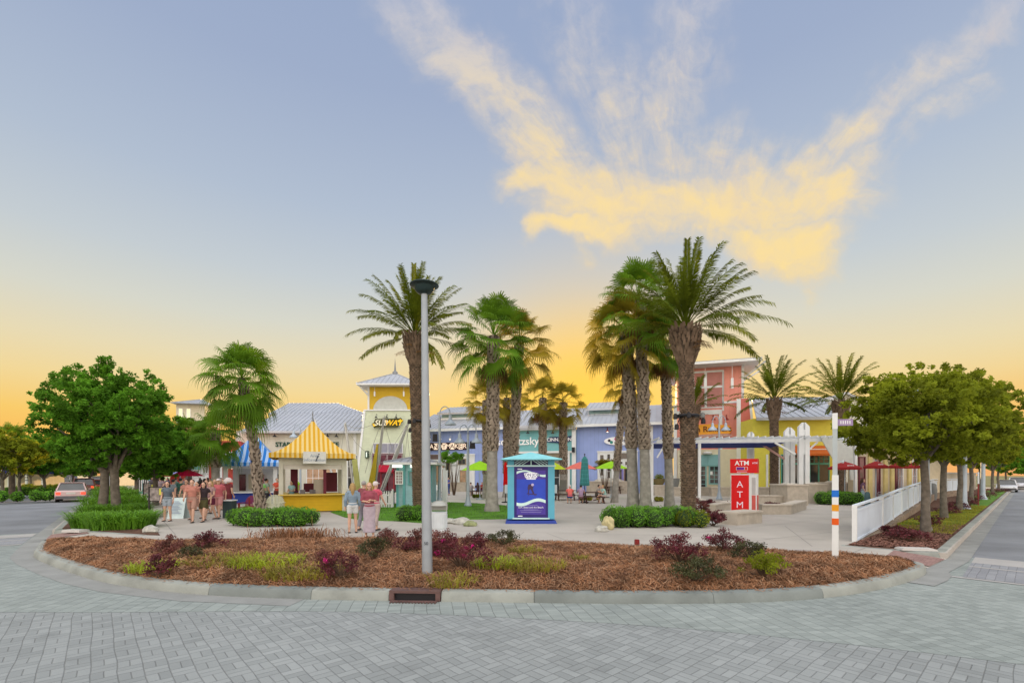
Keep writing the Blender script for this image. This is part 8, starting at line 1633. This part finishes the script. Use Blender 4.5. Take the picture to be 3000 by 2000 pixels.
# ================= cars
carglass = glassmat('car_glass', (.04, .045, .05), .05); tyre = mat('tyre', (.015, .015, .016), .8); rim = mat('rim', (.45, .46, .48), .35, .8)
tailm = mat('tail_lamp', (.6, .02, .02), .3, emit=1.6, ecol=(1, .08, .04)); headm = mat('head_lamp', (.9, .85, .7), .2, emit=5, ecol=(1, .78, .45)); dimtail = mat('tail_off', (.35, .02, .02), .3)
plate = mat('plate', (.6, .6, .55), .5)
def car(loc, rz, paint, label, suv=True, lights='tail', grp='cars on the left street', scale=1.0):
    """local -y is the rear of the car, +y its nose"""
    t = thing('parked_car' if 'white cars' in grp else 'car', label, 'car', loc, rz, grp); L_, Wd, Ht = (4.6, 1.86, 1.68) if suv else (4.6, 1.8, 1.45); hb = .98 if suv else .88
    side = [(-2.3, .38), (-2.28, hb - .08), (-2.15, hb + .02), (1.15, hb), (2.05, hb - .16), (2.28, hb - .35), (2.3, .38), (2.0, .24), (-2.1, .24)]
    b = MB(); secs = []; 
    for s, wf, sh in ((-1, .93, .0), (-.93, 1, 0), (.93, 1, 0), (1, .93, 0)): pass
    n = len(side); vs = []
    for xx, ins in ((-Wd / 2 + .0, .10), (-Wd / 2 + .12, 0), (Wd / 2 - .12, 0), (Wd / 2, .10)):
        for (y_, z_) in side:
            k = ins; zz_ = z_ if z_ < .5 else z_ - k * .45; yy = y_ * (1 - k * .35); vs.append((xx, yy, zz_ + (k * .3 if z_ < .3 else 0)))
    fs = [(i * n + j, (i + 1) * n + j, (i + 1) * n + (j + 1) % n, i * n + (j + 1) % n) for i in range(3) for j in range(n)] + [tuple(range(n)), tuple(3 * n + j for j in range(n - 1, -1, -1))]
    b.add(vs, fs); body = b.build('body', paint, t, smooth=30)
    g = [(-2.12, hb), (-1.85, Ht - .08), (-1.55, Ht), (.15, Ht), (.45, Ht - .05), (1.25, hb - .02)] if suv else [(-1.75, hb), (-1.15, Ht - .05), (-.8, Ht), (.1, Ht), (.4, Ht - .05), (1.25, hb - .02)]
    b = MB(); n = len(g); vs = []
    for xx, tp_ in ((-1, 1), (1, 1)):
        for y_, z_ in g: q = (z_ - hb) / (Ht - hb); vs.append((xx * (Wd / 2 - .07 - .17 * q), y_, z_))
    b.add(vs, [(j, n + j, n + j + 1, j + 1) for j in range(n - 1)] + [tuple(range(n - 1, -1, -1)), tuple(n + j for j in range(n))]); b.build('windows', carglass, t)
    b = MB(); rp = [q_ for q_ in g if q_[1] > Ht - .2]; w_ = Wd / 2 - .07 - .17; 
    b.sheet((-w_, rp[0][0], Ht + .0), (w_, rp[0][0], Ht + .0), (w_, rp[-1][0], Ht + .0), (-w_, rp[-1][0], Ht + .0), -.04)
    for s in (-1, 1):
        for a_, c_ in ((g[0], g[1]), (g[-2], g[-1])): b.beam((s * (Wd / 2 - .07), a_[0] if a_[1] < c_[1] else c_[0], hb), (s * (w_ + .01), (c_ if a_[1] < c_[1] else a_)[0], Ht - .02), .07, .07)
        b.beam((s * (Wd / 2 - .08), -.45, hb), (s * (w_ + .01), -.45, Ht - .02), .06, .03)
    b.build('roof', paint, t)
    for s in (-1, 1):
        for y_ in (-1.42, 1.42):
            b = MB(); b.tube([(s * (Wd / 2 - .21), y_, .33), (s * (Wd / 2 + .005), y_, .33)], .33, 20); w = b.build('wheel', tyre, t, smooth=40); b = MB(); b.tube([(s * (Wd / 2 - .01), y_, .33), (s * (Wd / 2 + .012), y_, .33)], .2, 14); b.build('rim', rim, w)
        b = MB(); b.box((s * (Wd / 2 - .2), -2.285, hb - .2), (.26, .06, .2)); b.build('taillight', tailm if lights == 'tail' else dimtail, t)
        b = MB(); b.ball((s * (Wd / 2 - .28), 2.2, hb - .36), .12, 10, 6, (1.2, .5, .7)); b.build('headlight', headm if lights == 'head' else carglass, t)
        b = MB(); b.box((s * (Wd / 2 + .06), .75, hb + .06), (.18, .1, .12)); b.build('mirror', paint, t)
    for y0_, y1_ in ((-2.36, -2.22), (2.2, 2.36)): b = MB(); b.b2(-Wd / 2 + .06, Wd / 2 - .06, y0_, y1_, .29, .48); b.build('bumper', mat('bumper_grey', (.12, .12, .13), .6), t)
    b = MB(); b.b2(-.26, .26, -2.31, -2.285, hb - .26, hb - .13); b.build('number_plate', plate, t); return t
dirL = math.atan2(Ld.y, Ld.x) - math.pi / 2; dirR = math.atan2(Rd.y, Rd.x) - math.pi / 2
pp = lambda n, c: mat('paint_' + n, c, .28, .15, .03, spec=.6)
for px, py, rz, c_, n, suv, lt, lb in [(214, 1467, dirL, (.52, .38, .38), 'rosy', False, 'tail', 'rosy silver estate with lit tail lamps, nearest on the left street'), (248, 1446, dirL, (.20, .06, .06), 'garnet', True, 'tail', 'dark garnet car ahead of the rosy silver one'), (276, 1440, dirL, (.36, .05, .05), 'redcar', False, 'tail', 'red saloon by the oak bed with bright red tail lamp'),
                                 (284, 1420, dirL, (.14, .12, .14), 'darkcar', True, 'tail', 'dark car farthest up the left street'), (186, 1430, dirL + math.pi, (.55, .55, .58), 'silver', True, 'head', 'silver car coming with lit headlamps on the left street'), (160, 1426, dirL + math.pi, (.62, .62, .64), 'pearl', True, 'off', 'pearl white car behind the silver one on the left street'), (250, 1422, dirL + math.pi, (.5, .4, .35), 'champagne', False, 'head', 'champagne car with glowing headlamps deep in the left street')]:
    Yc = H * F / (py - HOR); car((AX(px, Yc), Yc, .006), rz, pp(n, c_), lb, suv, lt)
for px, Yc, c_, n, suv, lb in [(2950, 58, (.70, .71, .74), 'white1', False, 'white saloon, nearest of the cars parked on the right'), (2980, 68, (.55, .56, .60), 'white2', True, 'pale grey car behind the white saloon on the right')]: car((AX(px, Yc), Yc, .006), dirR + math.pi, pp(n, c_), lb, suv, 'off', 'white cars parked on the right street')
